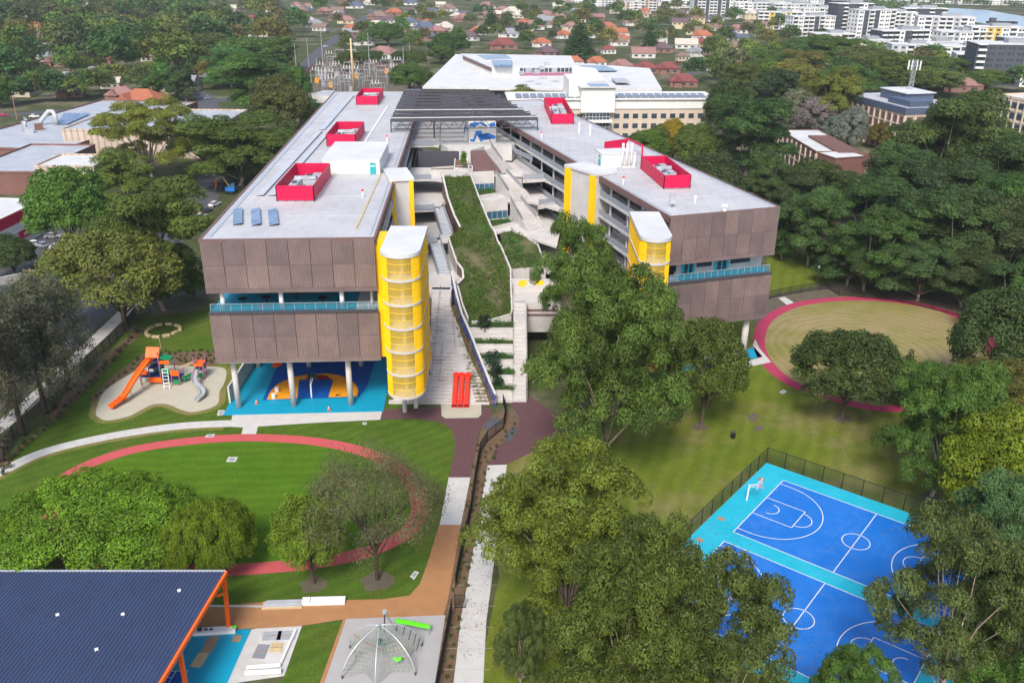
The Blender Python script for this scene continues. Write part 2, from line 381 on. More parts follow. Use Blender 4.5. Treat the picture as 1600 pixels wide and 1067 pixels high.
# ================================================================ the ground
struct('terrain', MB().sheet([(-5000, -400), (5000, -400), (5000, 9000), (-5000, 9000)], 0.0), 'terrain')
struct('river', MB().sheet([(261.26, 1386.15), (369.7, 1468.27), (453.99, 1393.52), (518.63, 1296.04), (552.19, 1233.4), (539.63, 1086.97), (516.89, 889.56), (609.75, 1055.22), (659.32, 1232.26), (677.44, 1372.94), (626.41, 1448.03), (591.15, 1534.46), (514.6, 1584.02), (399.39, 1588.93), (284.58, 1512.97)], .12), 'water')
struct('lawn', MB().sheet([(-79.82, 110.4), (-77.96, 129.48), (-77.95, 146.18), (-80.39, 178.13), (-66.43, 184.04), (-47.13, 157.89), (-23.61, 158.29), (-10.97, 137.24), (-8.98, 126.24), (-8.98, 116.56), (-9.52, 103.02), (-11.4, 88.3), (-12.18, 86.76), (-65.15, 84.5)], .02), 'lawn')
struct('park_lawn', MB().sheet([(-3.74, 116.63), (0.13, 120.03), (10.71, 130.32), (23.55, 147.79), (44.05, 172.27), (60.92, 204.27), (69.8, 235.56), (89.4, 242.03), (92.85, 204.93), (101.71, 184.18), (103.15, 160.43), (73.74, 93.17), (66.9, 81.5), (40.83, 71.64), (0.29, 63.21), (-3.77, 71.23), (-1.41, 92.34)], .02), 'lawn_park')
struct('dirt_bed', MB().sheet([(56.85, 191.21), (59.47, 194.58), (73.28, 201.81), (84.26, 204.75), (94.5, 201.35), (100.64, 188.04), (101.98, 173.31), (98.29, 169.86), (97.83, 180.36), (91.82, 191.08), (78.57, 194.96), (65.65, 191.38), (56.06, 182.55), (50.75, 172.39), (51.95, 179.5)], .03), 'dirt')
struct('woodland_floor', MB().sheet([(78.75, 214.18), (92.85, 204.93), (101.71, 184.18), (101.98, 173.31), (109.29, 143.95), (188.41, 271.66), (98.25, 269.27), (80.38, 254.67), (78.65, 230.02)], .025), 'dirt')
oval = smooth_path([(-66.91, 110.23), (-65.91, 116.72), (-60.43, 122.5), (-51.44, 125.85), (-41.44, 127.03), (-30.8, 125.73), (-22.01, 122.04), (-16.13, 116.28), (-13.2, 109.09), (-13.48, 102.97), (-16.86, 98.58), (-22.3, 95.63), (-29.4, 93.96), (-38.17, 93.09), (-47.26, 93.37), (-55.76, 95.93), (-62.35, 101.94)], True, 6)
struct('oval_lawn', MB().sheet(oval, .03), 'lawn_oval')
struct('running_track', MB().ribbon(oval, 2.4, .05, True), 'track')
ov2 = smooth_path([(50.71, 169.02), (56.09, 181.06), (65.9, 189.76), (79.32, 192.89), (91.32, 189.86), (97.81, 181.84), (98.29, 169.86), (91.84, 155.81), (81.28, 145.56), (71.97, 139.92), (63.71, 138.84), (57.13, 142.65), (51.44, 148.77), (49.33, 158.03)], True, 6)
struct('dry_oval', MB().sheet(ov2, .03), 'dry')
struct('crimson_track', MB().ribbon(ov2, 2.4, .05, True), 'track2')
struct('concrete_path', MB().ribbon(smooth_path([(-80.01, 110.74), (-77.2, 116.02), (-73.37, 122.12), (-65.37, 127.11), (-56.15, 130.45), (-48.02, 131.66), (-44.23, 131.5)], False, 6), 2.3, .045), 'path')
struct('dry_verge', MB().ribbon(smooth_path([(-79.44, 109.74), (-76.54, 114.77), (-72.81, 120.96), (-64.86, 125.87), (-55.77, 129.37), (-47.63, 130.35)], False, 6), 1.6, .028), 'edge_dry')
struct('dry_verge', MB().ribbon(smooth_path([(-0.15, 116.68), (0.13, 120.03), (5.25, 125.01), (11.24, 130.33), (17.82, 137.67)], False, 6), 1.4, .028), 'edge_dry')
struct('concrete_apron', MB().sheet([(-47.95, 137.39), (-22.3, 139.22), (-22.16, 133.38), (-33.14, 132.1), (-43.93, 130.41), (-46.83, 131.24)], .06), 'path')
struct('path_link', MB().sheet([(-44.59, 131.27), (-42.21, 131.53), (-41.6, 127.23), (-43.99, 127.2)], .04), 'path')
pg = smooth_path([(-71.11, 135.64), (-72.84, 143.15), (-71.49, 148.95), (-69.64, 153.43), (-65.49, 154.36), (-59.49, 153.89), (-55.17, 153.67), (-53.42, 151.45), (-52.46, 146.58), (-52.33, 143.47), (-51.21, 139.02), (-52.32, 136.86), (-54.68, 135.65), (-56.96, 136.55), (-59.82, 138.41), (-62.26, 138.37), (-63.53, 136.45), (-64.94, 133.89), (-67.61, 132.49), (-69.59, 133.36)], True, 4)
struct('playground_surface', MB().sheet(pg, .05), 'rubber')
struct('dry_verge', MB().ribbon(pg, 2.2, .032, True), 'edge_dry')
struct('mulch_bed', MB().sheet([(-74.15, 140.63), (-74.06, 149.46), (-72.09, 159.88), (-58.74, 161.34), (-56.19, 154.23), (-65.69, 154.93), (-69.86, 154.0), (-71.71, 149.49), (-73.29, 143.4), (-72.43, 138.22)], .035), 'bed')
struct('mulch_bed', MB().sheet([(-77.08, 105.57), (-78.75, 118.97), (-77.44, 128.41), (-79.08, 141.05), (-78.6, 173.5), (-76.22, 171.81), (-76.78, 148.87), (-76.34, 133.95), (-77.47, 122.26), (-77.04, 112.14)], .035), 'bed')
struct('purple_paving', MB().sheet(smooth_path([(-22.16, 133.38), (-22.23, 137.07), (-12.19, 138.65), (-4.38, 138.77), (-3.1, 136.19), (-3.79, 133.2), (-5.3, 130.09), (-5.6, 124.25), (-6.12, 115.52), (-9.39, 115.47), (-8.99, 121.44), (-9.09, 126.24), (-9.85, 130.03), (-11.5, 132.42), (-15.04, 133.49), (-18.85, 133.66)], True, 1), .05), 'pav')
struct('purple_paving', MB().sheet([(-0.83, 140.77), (3.71, 141.82), (11.27, 130.77), (5.25, 125.01), (-0.46, 119.45), (-3.61, 119.03), (-2.43, 124.29), (0.95, 130.18), (1.4, 134.64)], .05), 'pav')
struct('garden_bed', MB().sheet([(-5.01, 130.97), (-3.79, 133.2), (-1.69, 137.38), (1.4, 134.64), (0.95, 130.18), (-2.43, 124.29), (-3.61, 119.03), (-4.86, 99.0), (-5.61, 88.6), (-5.85, 84.44), (-6.13, 71.21), (-7.94, 71.19), (-8.01, 84.87), (-7.61, 87.98), (-7.05, 103.05), (-6.12, 115.52), (-5.6, 124.25)], .035), 'bed')
struct('gravel_patch', MB().sheet([(-4.91, 131.19), (-3.91, 133.65), (-2.31, 135.04), (-1.51, 132.34), (-3.6, 130.12)], .055), 'asphalt')
struct('gravel_patch', MB().sheet([(-1.15, 128.02), (-0.11, 131.04), (0.96, 131.93), (1.16, 130.19), (-0.2, 126.36), (-0.92, 126.35)], .055), 'asphalt')
struct('concrete_pad', MB().sheet([(-9.39, 115.47), (-6.12, 115.52), (-6.89, 103.35), (-9.81, 103.31)], .045), 'path')
struct('tan_path', MB().sheet(smooth_path([(-9.89, 103.31), (-6.89, 103.35), (-7.6, 87.86), (-7.99, 84.64), (-19.48, 84.19), (-24.52, 82.93), (-34.75, 82.07), (-40.49, 81.48), (-40.47, 85.66), (-29.33, 87.16), (-15.41, 87.78), (-12.37, 88.53), (-11.32, 90.73), (-10.73, 94.83)], True, 1), .045), 'tan')
struct('concrete_path', MB().sheet([(-3.61, 119.03), (-0.66, 119.26), (-1.28, 106.5), (-2.06, 96.27), (-2.8, 84.03), (-2.87, 70.37), (-6.14, 70.34), (-5.85, 84.44), (-5.53, 88.6), (-4.86, 99.0)], .045), 'path')
struct('grey_rubber_surface', MB().sheet([(-19.48, 84.19), (-7.71, 84.98), (-8.21, 70.33), (-20.4, 70.21)], .05), 'rubber_grey')
struct('lawn', MB().sheet([(-24.22, 82.93), (-19.83, 84.02), (-20.8, 70.21), (-26.38, 70.16), (-24.6, 75.03)], .02), 'lawn')
struct('timber_edge', MB().sheet([(-19.77, 84.08), (-19.41, 84.19), (-20.26, 70.22), (-20.8, 70.21)], .055), 'tan')
struct('works_slab', MB().sheet([(-29.79, 82.44), (-24.37, 82.93), (-24.6, 75.03), (-30.13, 73.86)], .05), 'path')
struct('works_subbase', MB().sheet([(-28.84, 82.24), (-25.17, 82.49), (-25.29, 76.17), (-28.8, 75.56)], .06), 'concrete')
# stepping slabs, lids and pits let into the lawn
for i, q in enumerate([[(-50.01, 134.34), (-48.74, 134.81), (-49.33, 136.43), (-50.42, 136.41)], [(-49.72, 126.91), (-48.33, 127.14), (-48.45, 128.19), (-49.74, 127.96)], [(-44.08, 119.43), (-42.6, 119.45), (-42.64, 120.98), (-44.13, 120.96)]]):
    struct('drain_surround', MB().sheet(q, .06), 'path')
    cx = sum(p[0] for p in q)/4; cy = sum(p[1] for p in q)/4
    struct('drain_grate', MB().sheet([lerp((cx, cy), p, .55) for p in q], .075), 'grey')
for q in [[(-12.75, 92.09), (-12.12, 91.47), (-11.62, 92.99), (-12.22, 93.25)], [(48.23, 144.79), (48.84, 144.03), (49.82, 145.07), (49.33, 145.83)], [(-24.91, 131.56), (-24.16, 131.57), (-24.29, 132.45), (-24.94, 132.45)]]:
    struct('drain_surround', MB().sheet(q, .06), 'path')
    cx = sum(p[0] for p in q)/4; cy = sum(p[1] for p in q)/4
    struct('drain_grate', MB().sheet([lerp((cx, cy), p, .5) for p in q], .075), 'grey')
# streets
struct('road', MB().ribbon(smooth_path([(-90.11, 111.97), (-92.37, 132.58), (-91.45, 157.14), (-91.97, 184.32), (-93.49, 220.63), (-95.93, 260.53), (-102.18, 296.33), (-115.35, 347.9), (-134.24, 402.31), (-153.0, 458.57), (-167.82, 497.03), (-185.5, 520.71)], False, 8), 9.5, .03), 'asphalt')
struct('footpath', MB().ribbon(smooth_path([(-83.39, 107.08), (-84.64, 126.21), (-83.93, 141.72), (-84.28, 163.4), (-84.56, 185.25), (-85.2, 206.77)], False, 6), 3.0, .06), 'kerb')
struct('road', MB().ribbon(smooth_path([(-259.19, 397.44), (-241.67, 428.19), (-214.39, 447.97), (-178.47, 461.5), (-156.84, 475.06), (-139.05, 523.03), (-140.54, 612.77), (-152.53, 736.47), (-164.09, 919.48), (-172.21, 1048.12), (-184.39, 1286.01)], False, 8), 9, .035), 'asphalt')
struct('road', MB().ribbon(smooth_path([(105.22, 593.27), (127.01, 621.22), (148.67, 622.46), (165.07, 603.06)], False, 6), 10, .035), 'asphalt')
struct('car_park', MB().sheet([(-121.35, 183.75), (-143.1, 222.18), (-133.22, 242.83), (-123.6, 249.53), (-117.32, 253.03), (-110.39, 231.31), (-111.7, 210.05), (-114.96, 196.18)], .028), 'asphalt')
struct('yard', MB().sheet([(-104.22, 446.95), (-35.49, 449.89), (-68.45, 674.09), (-136.94, 669.77)], .028), 'dirt')

# ================================================================ ball court
CO = (40.91, 115.254); CT = -0.6718; L2, CW, GAP = 13.835, 16.797, 2.746
def cp(u, v):
    a, b = (math.cos(CT), math.sin(CT)), (math.sin(CT), -math.cos(CT))
    return (CO[0]+a[0]*u+b[0]*v, CO[1]+a[1]*u+b[1]*v)
def rect(u0, u1, v0, v1): return [cp(u0, v0), cp(u1, v0), cp(u1, v1), cp(u0, v1)]
court = struct('ball_court', MB().sheet(rect(-4.1, 31, -3.2, 2*CW+GAP+3), .06), 'court_cyan')
for k in range(2):
    v0 = k*(CW+GAP); m = v0+CW/2
    MB().sheet(rect(0, 2*L2, v0, v0+CW), .075).build('playing_surface', 'court_blue', court)
    ln = MB(); W_ = .09
    def line(a, b): ln.ribbon([cp(*a), cp(*b)], W_*1.25, .09)
    def arc(cu, cv, r, a0, a1, n=36): ln.ribbon([cp(cu+r*math.cos(a0+(a1-a0)*i/n), cv+r*math.sin(a0+(a1-a0)*i/n)) for i in range(n+1)], W_*1.25, .09)
    for v in (v0, v0+CW): line((0, v), (2*L2, v))
    for u in (0, L2, 2*L2): line((u, v0), (u, v0+CW))
    arc(L2, m, 1.8, 0, 2*math.pi, 40)
    for e, sg in ((0, 1), (2*L2, -1)):
        for v in (m-2.45, m+2.45): line((e, v), (e+sg*5.8, v))
        line((e+sg*5.8, m-2.45), (e+sg*5.8, m+2.45))
        h = 0 if sg > 0 else math.pi
        arc(e+sg*5.8, m, 1.8, h-math.pi/2, h+math.pi/2)
        arc(e+sg*1.6, m, 1.25, h-math.pi/2, h+math.pi/2)
        t = math.acos(.25); dv = CW/2-.9; rr = 7.2; t = math.asin(min(1, dv/rr)) if dv < rr else math.pi/2
        arc(e+sg*1.6, m, rr, h-t, h+t)
        for s2 in (-1, 1): line((e, m+s2*rr*math.sin(t)), (e+sg*(1.6+rr*math.cos(t)), m+s2*rr*math.sin(t)))
    ln.build('court_line', 'white', court, kind='stuff')
    for s2 in (-1, 1): MB().sheet(rect(-3.2, -2.2, m+s2*6.6-.4, m+s2*6.6+.4), .075).build('drain_grate', 'timber', court)

# ================================================================ the school wings
ZS, ZL, ZU, ZR = 9.87, 18.64, 22.09, 31.0      # soffit, lower screen top, upper screen bottom, roof
LEV = [27.0, 23.0, 18.9, 15.0, 11.0]
def plan(q, u, v):
    """q: FL FR BR BL; u 0..1 across, v metres from the front"""
    FL, FR, BR, BL = [Vector(p) for p in q]
    a = FL+(BL-FL).normalized()*v; b = FR+(BR-FR).normalized()*v
    return tuple(a+(b-a)*u)
def facade(root, A, B, z0, z1, ncol, rows, proud=.16):
    A, B = Vector(A), Vector(B); L = (B-A).length; d = (B-A)/L; n = Vector((d.y, -d.x)); rot = math.atan2(d.y, d.x)
    bandh = .75; hh = (z1-z0-bandh); cw = L/ncol; z = z1
    for r, fr in enumerate(rows):
        h = hh*fr; g = .035
        me = MB().box(-cw/2+g, cw/2-g, 0, proud, -h+g, 0).build('facade_panel', 'facade'); mesh = me.data; bpy.data.objects.remove(me)
        for c in range(ncol):
            p = A+d*cw*(c+.5)+n*(.19)
            inst(mesh, 'facade_panel', root, (p.x+n.x*random.uniform(-.02, .02), p.y+n.y*random.uniform(-.02, .02), z), rot)
        z -= h
    mesh = MB().box(-L/2, L/2, .0, proud+.03, -bandh+.02, 0).build('skirt_panel', 'facade'); me = mesh.data; bpy.data.objects.remove(mesh)
    p = A+d*L/2+n*.2; inst(me, 'skirt_panel', root, (p.x, p.y, z), rot)
def wing(q, label, side):
    root = thing('school_wing', label, 'school building', (*plan(q, .5, 0), 0), 'school wings'); root['_o'] = tuple(root.location)
    L = (Vector(q[3])-Vector(q[0])).length
    iu0, iu1 = (0.012, 1-.14) if side == 'L' else (.16, 1-.012)     # body keeps clear of the open walkway on the courtyard side
    def body(v0, v1, z0, z1, u0=iu0, u1=iu1): return [plan(q, u0, v0), plan(q, u1, v0), plan(q, u1, v1), plan(q, u0, v1)]
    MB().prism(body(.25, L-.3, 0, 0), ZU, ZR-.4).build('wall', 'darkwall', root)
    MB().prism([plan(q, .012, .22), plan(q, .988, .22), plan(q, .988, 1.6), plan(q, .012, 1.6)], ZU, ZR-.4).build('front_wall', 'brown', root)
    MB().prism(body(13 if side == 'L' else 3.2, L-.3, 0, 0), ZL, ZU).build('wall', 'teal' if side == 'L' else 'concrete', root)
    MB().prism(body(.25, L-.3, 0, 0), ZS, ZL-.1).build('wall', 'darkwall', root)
    MB().prism([plan(q, .012, .22), plan(q, .988, .22), plan(q, .988, 1.6), plan(q, .012, 1.6)], ZS+.02, ZL-.1).build('front_wall', 'brown', root)
    MB().prism(body(26, L-.3, 0, 0), 0, ZS).build('wall', 'navy', root)
    MB().prism(body(.2, L-.2, 0, 0, .01, .99), ZS-.35, ZS).build('soffit', 'offw', root)
    # roof deck, parapet, gutter
    MB().prism([plan(q, .004, .05), plan(q, .996, .05), plan(q, .996, L), plan(q, .004, L)], ZR-.4, ZR-.12).build('roof', 'roof', root)
    pr = MB()
    for a, b in (((0, 0), (1, 0)), ((1, 0), (1, L)), ((1, L), (0, L)), ((0, L), (0, 0))):
        A, B = plan(q, *a), plan(q, *b); pr.beam((*A, ZR-.2), (*B, ZR-.2), .35, .5)
    pr.build('parapet', 'brown', root)
    gu = MB(); inn = 1 if side == 'R' else 0
    for u in ((.04, .968)): gu.beam((*plan(q, u, 1.2), ZR-.06), (*plan(q, u, L-1), ZR-.06), .7 if (u > .5) == (side == 'R') else .3, .08)
    gu.build('roof_gutter', 'lgrey', root)
    sm = MB()
    for k in range(1, 12): sm.beam((*plan(q, .03, L*k/12), ZR-.11), (*plan(q, .97, L*k/12), ZR-.11), .08, .04)
    sm.build('roof_seam', 'concrete', root)
    # screens of the front
    A, B = plan(q, 0, 0), plan(q, 1, 0)
    facade(root, A, B, ZU-.05, ZR-.1, 8, (.52, .48)); facade(root, A, B, ZS-.05, ZL+.1, 8, (.54, .46))
    # balcony between the screens
    nb = 16
    d0 = 13 if side == 'L' else 3.2
    MB().prism([plan(q, .01, .2), plan(q, .99, .2), plan(q, .99, d0+.4), plan(q, .01, d0+.4)], ZL-.1, ZL+.06).build('balcony_floor', 'floor_cyan', root)
    MB().prism([plan(q, .86, .25) if side == 'L' else plan(q, .012, .25), plan(q, .985, .25) if side == 'L' else plan(q, .16, .25), plan(q, .985, d0) if side == 'L' else plan(q, .1, d0), plan(q, .92, d0) if side == 'L' else plan(q, .012, d0)], ZL+.06, ZL+.075).build('balcony_landing', 'concrete', root)
    MB().beam((*plan(q, 0, -.1), ZL+.06), (*plan(q, 1, -.1), ZL+.06), .7, .26).build('balcony_ledge', 'dgrey', root)
    gm = None; Lw = (Vector(B)-Vector(A)).length
    for k in range(nb):
        a, b = plan(q, (k+.04)/nb, .55), plan(q, (k+.96)/nb, .55)
        MB().beam((*a, ZL+.72), (*b, ZL+.72), .03, 1.15).build('balustrade_panel', 'balus', root)
    rl = MB().beam((*plan(q, 0.005, .55), ZL+1.33), (*plan(q, .995, .55), ZL+1.33), .07, .06)
    for k in range(nb+1): a = plan(q, min(.995, max(.005, k/nb)), .55); rl.beam((*a, ZL+.05), (*a, ZL+1.3), .06, .06)
    rl.build('balustrade_rail', 'lgrey', root)
    for u in (.075, .42, .78):
        if side == 'L':
            MB().cyl(*plan(q, u, 1.3), ZL, ZU+.05, .38, 14).build('balcony_column', 'white', root, True)
            for v in (2.6, 19): MB().cyl(*plan(q, u, v), 0, ZS-.3, .52, 16, .48).build('column', 'white_conc', root, True)
        else:
            MB().cyl(*plan(q, u+.1, 2.2), 0, ZS-.3, .62, 16).build('column', 'white_conc', root, True)
    # courtyard side: floors, columns, balustrades, doors and windows bay by bay
    ue, uw = (1.0, iu1) if side == 'L' else (0.0, iu0); sg = -1 if side == 'L' else 1
    wdt = (Vector(plan(q, 0, 0))-Vector(plan(q, 1, 0))).length
    for z in LEV:
        MB().prism([plan(q, uw, 1.7), plan(q, ue, 1.7), plan(q, ue, L-2), plan(q, uw, L-2)], z-.5, z).build('walkway_slab', 'white_conc', root)
    MB().beam((*plan(q, ue-sg*.004, .3), ZR-.75), (*plan(q, ue-sg*.004, L), ZR-.75), .3, .7).build('fascia', 'brown', root)
    if side == 'R' or True:
        n = 15; step = (L-4)/n
        for i, z in enumerate(LEV):
            zt = (LEV[i-1]-.5) if i else ZR-.4
            for k in range(n):
                v0, v1 = 2+step*k, 2+step*(k+1)
                if side == 'L' and (i > 2): continue
                a, b = plan(q, ue+sg*.008, v0+.1), plan(q, ue+sg*.008, v1-.1)
                MB().beam((*a, z+.6), (*b, z+.6), .06, 1.2).build('balustrade_panel', 'gbalus', root)
                MB().cyl(*plan(q, ue+sg*.045, v0), z, zt, .24, 8).build('walkway_column', 'white_conc', root)
                if side == 'R':
                    # infill on the back wall of the walkway
                    a, b = Vector(plan(q, uw-sg*.004, v0+.6)), Vector(plan(q, uw-sg*.004, v1-.6))
                    m1 = a+(b-a)*.42; m2 = a+(b-a)*.5; m3 = a+(b-a)*.72
                    MB().beam((*a, z+1.75), (*m1, z+1.75), .08, 1.9).build('window', 'bluegl', root)
                    MB().beam((*m2, z+1.2), (*m3, z+1.2), .1, 2.35).build('door', random.choice(['teal', 'navy', 'green', 'dgrey', 'offw']), root)
                    if k % 3 == 1: MB().beam((*(a+(b-a)*.78), z+1.6), (*b, z+1.6), .07, 3.0).build('wall_panel', random.choice(['navy', 'green', 'offw', 'brown']), root)
    return root
LQ = [(-49.05, 134.7), (-21.88, 136.49), (-29.06, 295.0), (-57.63, 296.4)]
RQ = [(27.06, 150.07), (47.79, 156.94), (8.32, 281.8), (-12.4, 275.2)]
LW = wing(LQ, 'long school wing with brown battened screens standing beside the playground with the orange slide', 'L')
RW = wing(RQ, 'long school wing with brown battened screens standing beside the dry round oval', 'R')
# undercroft court of the wing by the playground
uc = LW
MB().prism([plan(LQ, .0, -.15), plan(LQ, .995, -.15), plan(LQ, .995, 26), plan(LQ, .0, 26)], .0, .09).build('undercroft_floor', 'floor_cyan', uc)
MB().sheet([(-43.78, 140.11), (-44.75, 156.74), (-25.01, 159.47), (-25.26, 157.66), (-26.37, 155.88), (-26.26, 145.43), (-27.04, 141.6)], .1).build('floor_marking', 'floor_blue', uc)
MB().sheet([(-43.06, 140.37), (-43.25, 143.36), (-42.8, 146.21), (-41.72, 148.08), (-40.09, 149.73), (-37.93, 150.73), (-34.44, 151.2), (-32.14, 150.41), (-30.24, 149.08), (-28.6, 146.96), (-27.6, 144.37), (-27.42, 141.84)], .112).build('floor_marking', 'floor_orange', uc)
MB().sheet([(-37.84, 140.69), (-39.14, 148.39), (-32.86, 148.49), (-32.42, 141.27)], .124).build('floor_marking', 'floor_blue', uc)
MB().sheet([(-38.15, 148.41), (-37.73, 149.77), (-36.65, 150.34), (-35.37, 150.49), (-34.23, 150.1), (-33.21, 148.49)], .128).build('floor_marking', 'maroon', uc)
MB().sheet([(-31.2, 142.03), (-31.37, 142.66), (-31.04, 142.41), (-30.34, 142.93), (-30.84, 141.92)], .136).build('painted_logo', 'black', uc)
_c0 = (-44.82, 154.99)
MB().sheet([(_c0[0]+.95*math.cos(k*.35), _c0[1]+1.5*math.sin(k*.35)) for k in range(18)], .14).build('floor_marking', 'orange', uc)
MB().box(-49.3, -49.0, 139, 160, .1, 3.2).build('side_wall', 'concrete', uc)
for x, y, l in ((-44.6, 138.6, 'black pedestal table at the outer end of the turquoise balcony'), (-40.9, 139.4, 'black pedestal table on the turquoise balcony over a pink floor ring'), (-36.4, 141.6, 'black pedestal table far back on the turquoise balcony'), (-31.5, 139.2, 'black pedestal table on the turquoise balcony towards the yellow tower')):
    t = thing('pedestal_table', l, 'table', (x, y, ZL+.06), 'balcony tables')
    MB().cyl(x, y, ZL+.06, ZL+1.05, .07, 8).build('leg', 'black', t); MB().cyl(x, y, ZL+1.05, ZL+1.15, .75, 18).build('tabletop', 'black', t)
    MB().cyl(x, y, ZL+.06, ZL+.09, .4, 12).build('base', 'dgrey', t)
MB().ribbon([(-40.9+.9*math.cos(k*.4), 138.0+.9*math.sin(k*.4)) for k in range(16)], .5, ZL+.08, True).build('floor_ring', 'purple', uc)
# doors and windows on the far wing's balcony
for u0, u1 in ((.22, .345), (.53, .665)):
    A, B = Vector(plan(RQ, u0, 3.12)), Vector(plan(RQ, u1, 3.12))
    fr = MB().beam((*A, ZL+1.55), (*B, ZL+1.55), .12, 2.9).build('door_frame', 'court_cyan', RW)
    for t0, t1 in ((.2, .46), (.56, .82)):
        a, b = A+(B-A)*t0, A+(B-A)*t1; off = Vector((.02, -.07))
        MB().beam((*(a+off), ZL+1.4), (*(b+off), ZL+1.4), .06, 2.3).build('door_pane', 'glass', fr)
for u0, u1 in ((.36, .5), (.68, .87)):
    MB().beam((*plan(RQ, u0, 3.1), ZL+2.1), (*plan(RQ, u1, 3.1), ZL+2.1), .1, 1.5).build('balcony_window', 'glass', RW)
MB().beam((*plan(RQ, .1, 3.1), ZL+1.35), (*plan(RQ, .15, 3.1), ZL+1.35), .1, 2.3).build('door', 'black', RW)
MB().cyl(*plan(RQ, .07, 2.4), ZL, ZU, .3, 12).build('balcony_column', 'white', RW, True)

# ---------------------------------------------------------------- yellow stair towers
def stair_tower(label, cx, yf, yb, hw, z0, z1, nlev, post=True):
    root = thing('stair_tower', label, 'stair tower', (cx, (yf+yb)/2, 0), 'yellow stair towers')
    yc = yf+hw
    def outline(r, y1):
        out = [(cx-r, y1)]+[(cx-r*math.cos(math.pi*k/18), yc-r*math.sin(math.pi*k/18)) for k in range(19)]+[(cx+r, y1)]
        return out
    dz = (z1-z0)/nlev
    o = outline(hw, yb); n = len(o)
    for k in range(nlev):
        a, b = z0+dz*k+.18, z0+dz*(k+1)-.18
        m = MB()
        for i in range(n-1):
            fi = i-1; front = 5 <= fi <= 12
            m.mat(1 if front else 0); p, q = o[i], o[i+1]
            m.add([(*p, a), (*q, a), (*q, b), (*p, b)], [(0, 1, 2, 3)])
        m.build('cladding_panel', ['yscreen', 'yclear'], root)
        rg = MB(); oi, oo = outline(hw-.15, yb), outline(hw+.12, yb)
        for i in range(n-1):
            z = z0+dz*k
            rg.add([(*oi[i], z-.17), (*oo[i], z-.17), (*oo[i+1], z-.17), (*oi[i+1], z-.17), (*oi[i], z+.17), (*oo[i], z+.17), (*oo[i+1], z+.17), (*oi[i+1], z+.17)],
                   [(0, 1, 2, 3), (7, 6, 5, 4), (0, 4, 5, 1), (1, 5, 6, 2), (2, 6, 7, 3), (3, 7, 4, 0)])
        rg.build('ring_band', 'white_conc', root)
        MB().prism(outline(hw-.3, yb), z0+dz*k-.12, z0+dz*k+.1).build('landing', 'white_conc', root)
        hb = MB()
        for zz in (.36, .68): hb.tube([(*p, z0+dz*(k+zz)) for p in outline(hw+.03, yb)[3:-3]], .04, 4)
        hb.build('hoop_bar', 'yellow', root)
        st = MB()
        for s in range(10): st.box(cx-hw*.62+(0 if k % 2 else hw*.66), cx-hw*.06+(0 if k % 2 else hw*.66), yc+.9+s*.75, yc+1.7+s*.75, z0+dz*(k+.05+s*.09), z0+dz*(k+.05+s*.09)+.22)
        st.build('stair_flight', 'concrete', root)
    fn = MB()
    for i in range(1, n-2):
        for tt in (0, .5):
            p = lerp(o[i], o[i+1], tt)
            if 5 <= i-1 <= 12: continue
            fn.beam((p[0], p[1], z0), (p[0], p[1], z1), .05, .1)
    for k in range(22):
        y = yc+(yb-yc)*k/22
        for x in (cx-hw, cx+hw): fn.beam((x, y, z0), (x, y, z1), .1, .06)
    fn.build('cladding_fin', 'yellow', root, kind='stuff')
    MB().box(cx-.28, cx+.28, yc+.2, yb-2, z0-.1, z1-.3).build('stair_core', 'concrete', root)
    MB().prism(outline(hw+.15, yb), z1-.28, z1+.3).build('roof_cap', 'roof2', root)
    if post:
        MB().cyl(cx-1.3, yf+9.3, 0, z0, .4, 12).build('support_post', 'lgrey', root); MB().box(cx+.1, cx+.8, yf+10.5, yb-1, 0, z0).build('support_wall', 'concrete', root)
    return root
stair_tower('yellow screened stair tower on a steel post beside the white seating stairs', -17.0, 127.1, 142.5, 2.9, 7.3, 30.9, 6)
stair_tower('yellow screened stair tower half hidden behind the great gum tree', 22.9, 136.0, 152.4, 2.45, 7.3, 30.9, 6)
MB().box(-22.0, -19.9, 137.2, 142.4, 10, 30.3).build('tower_link', 'yellow', LW)
def lift_tower(label, A, B, dep, z0, z1):
    A, B = Vector(A), Vector(B); d = (B-A).normalized(); n = Vector((-d.y, d.x)); L = (B-A).length
    root = thing('lift_tower', label, 'lift tower', (*((A+B)/2), 0), 'lift towers')
    P = lambda a, b: tuple(A+d*a+n*b)
    MB().prism([P(0, 0), P(L, 0), P(L, dep), P(0, dep)], z0, z1-.5).build('shaft', 'white_conc', root)
    MB().prism([P(-.15, -.3), P(L+.15, -.3), P(L+.15, dep+.1), P(-.15, dep+.1)], z1-.5, z1).build('roof_cap', 'roof2', root)
    for a, b in ((.1, L*.2), (L*.8, L-.1)): MB().prism([P(a, -.32), P(b, -.32), P(b, -.02), P(a, -.02)], z0, z1-.52).build('yellow_fin_screen', 'yellow', root)
    return root
lift_tower('concrete lift tower with yellow side screens against the wing beside the playground', (-24.23, 174.0), (-19.71, 175.22), 9.5, 8, 31.5)
lift_tower('concrete lift tower with yellow side screens against the wing beside the dry oval', (11.09, 188.42), (16.97, 179.69), 5.0, 8, 31.5)

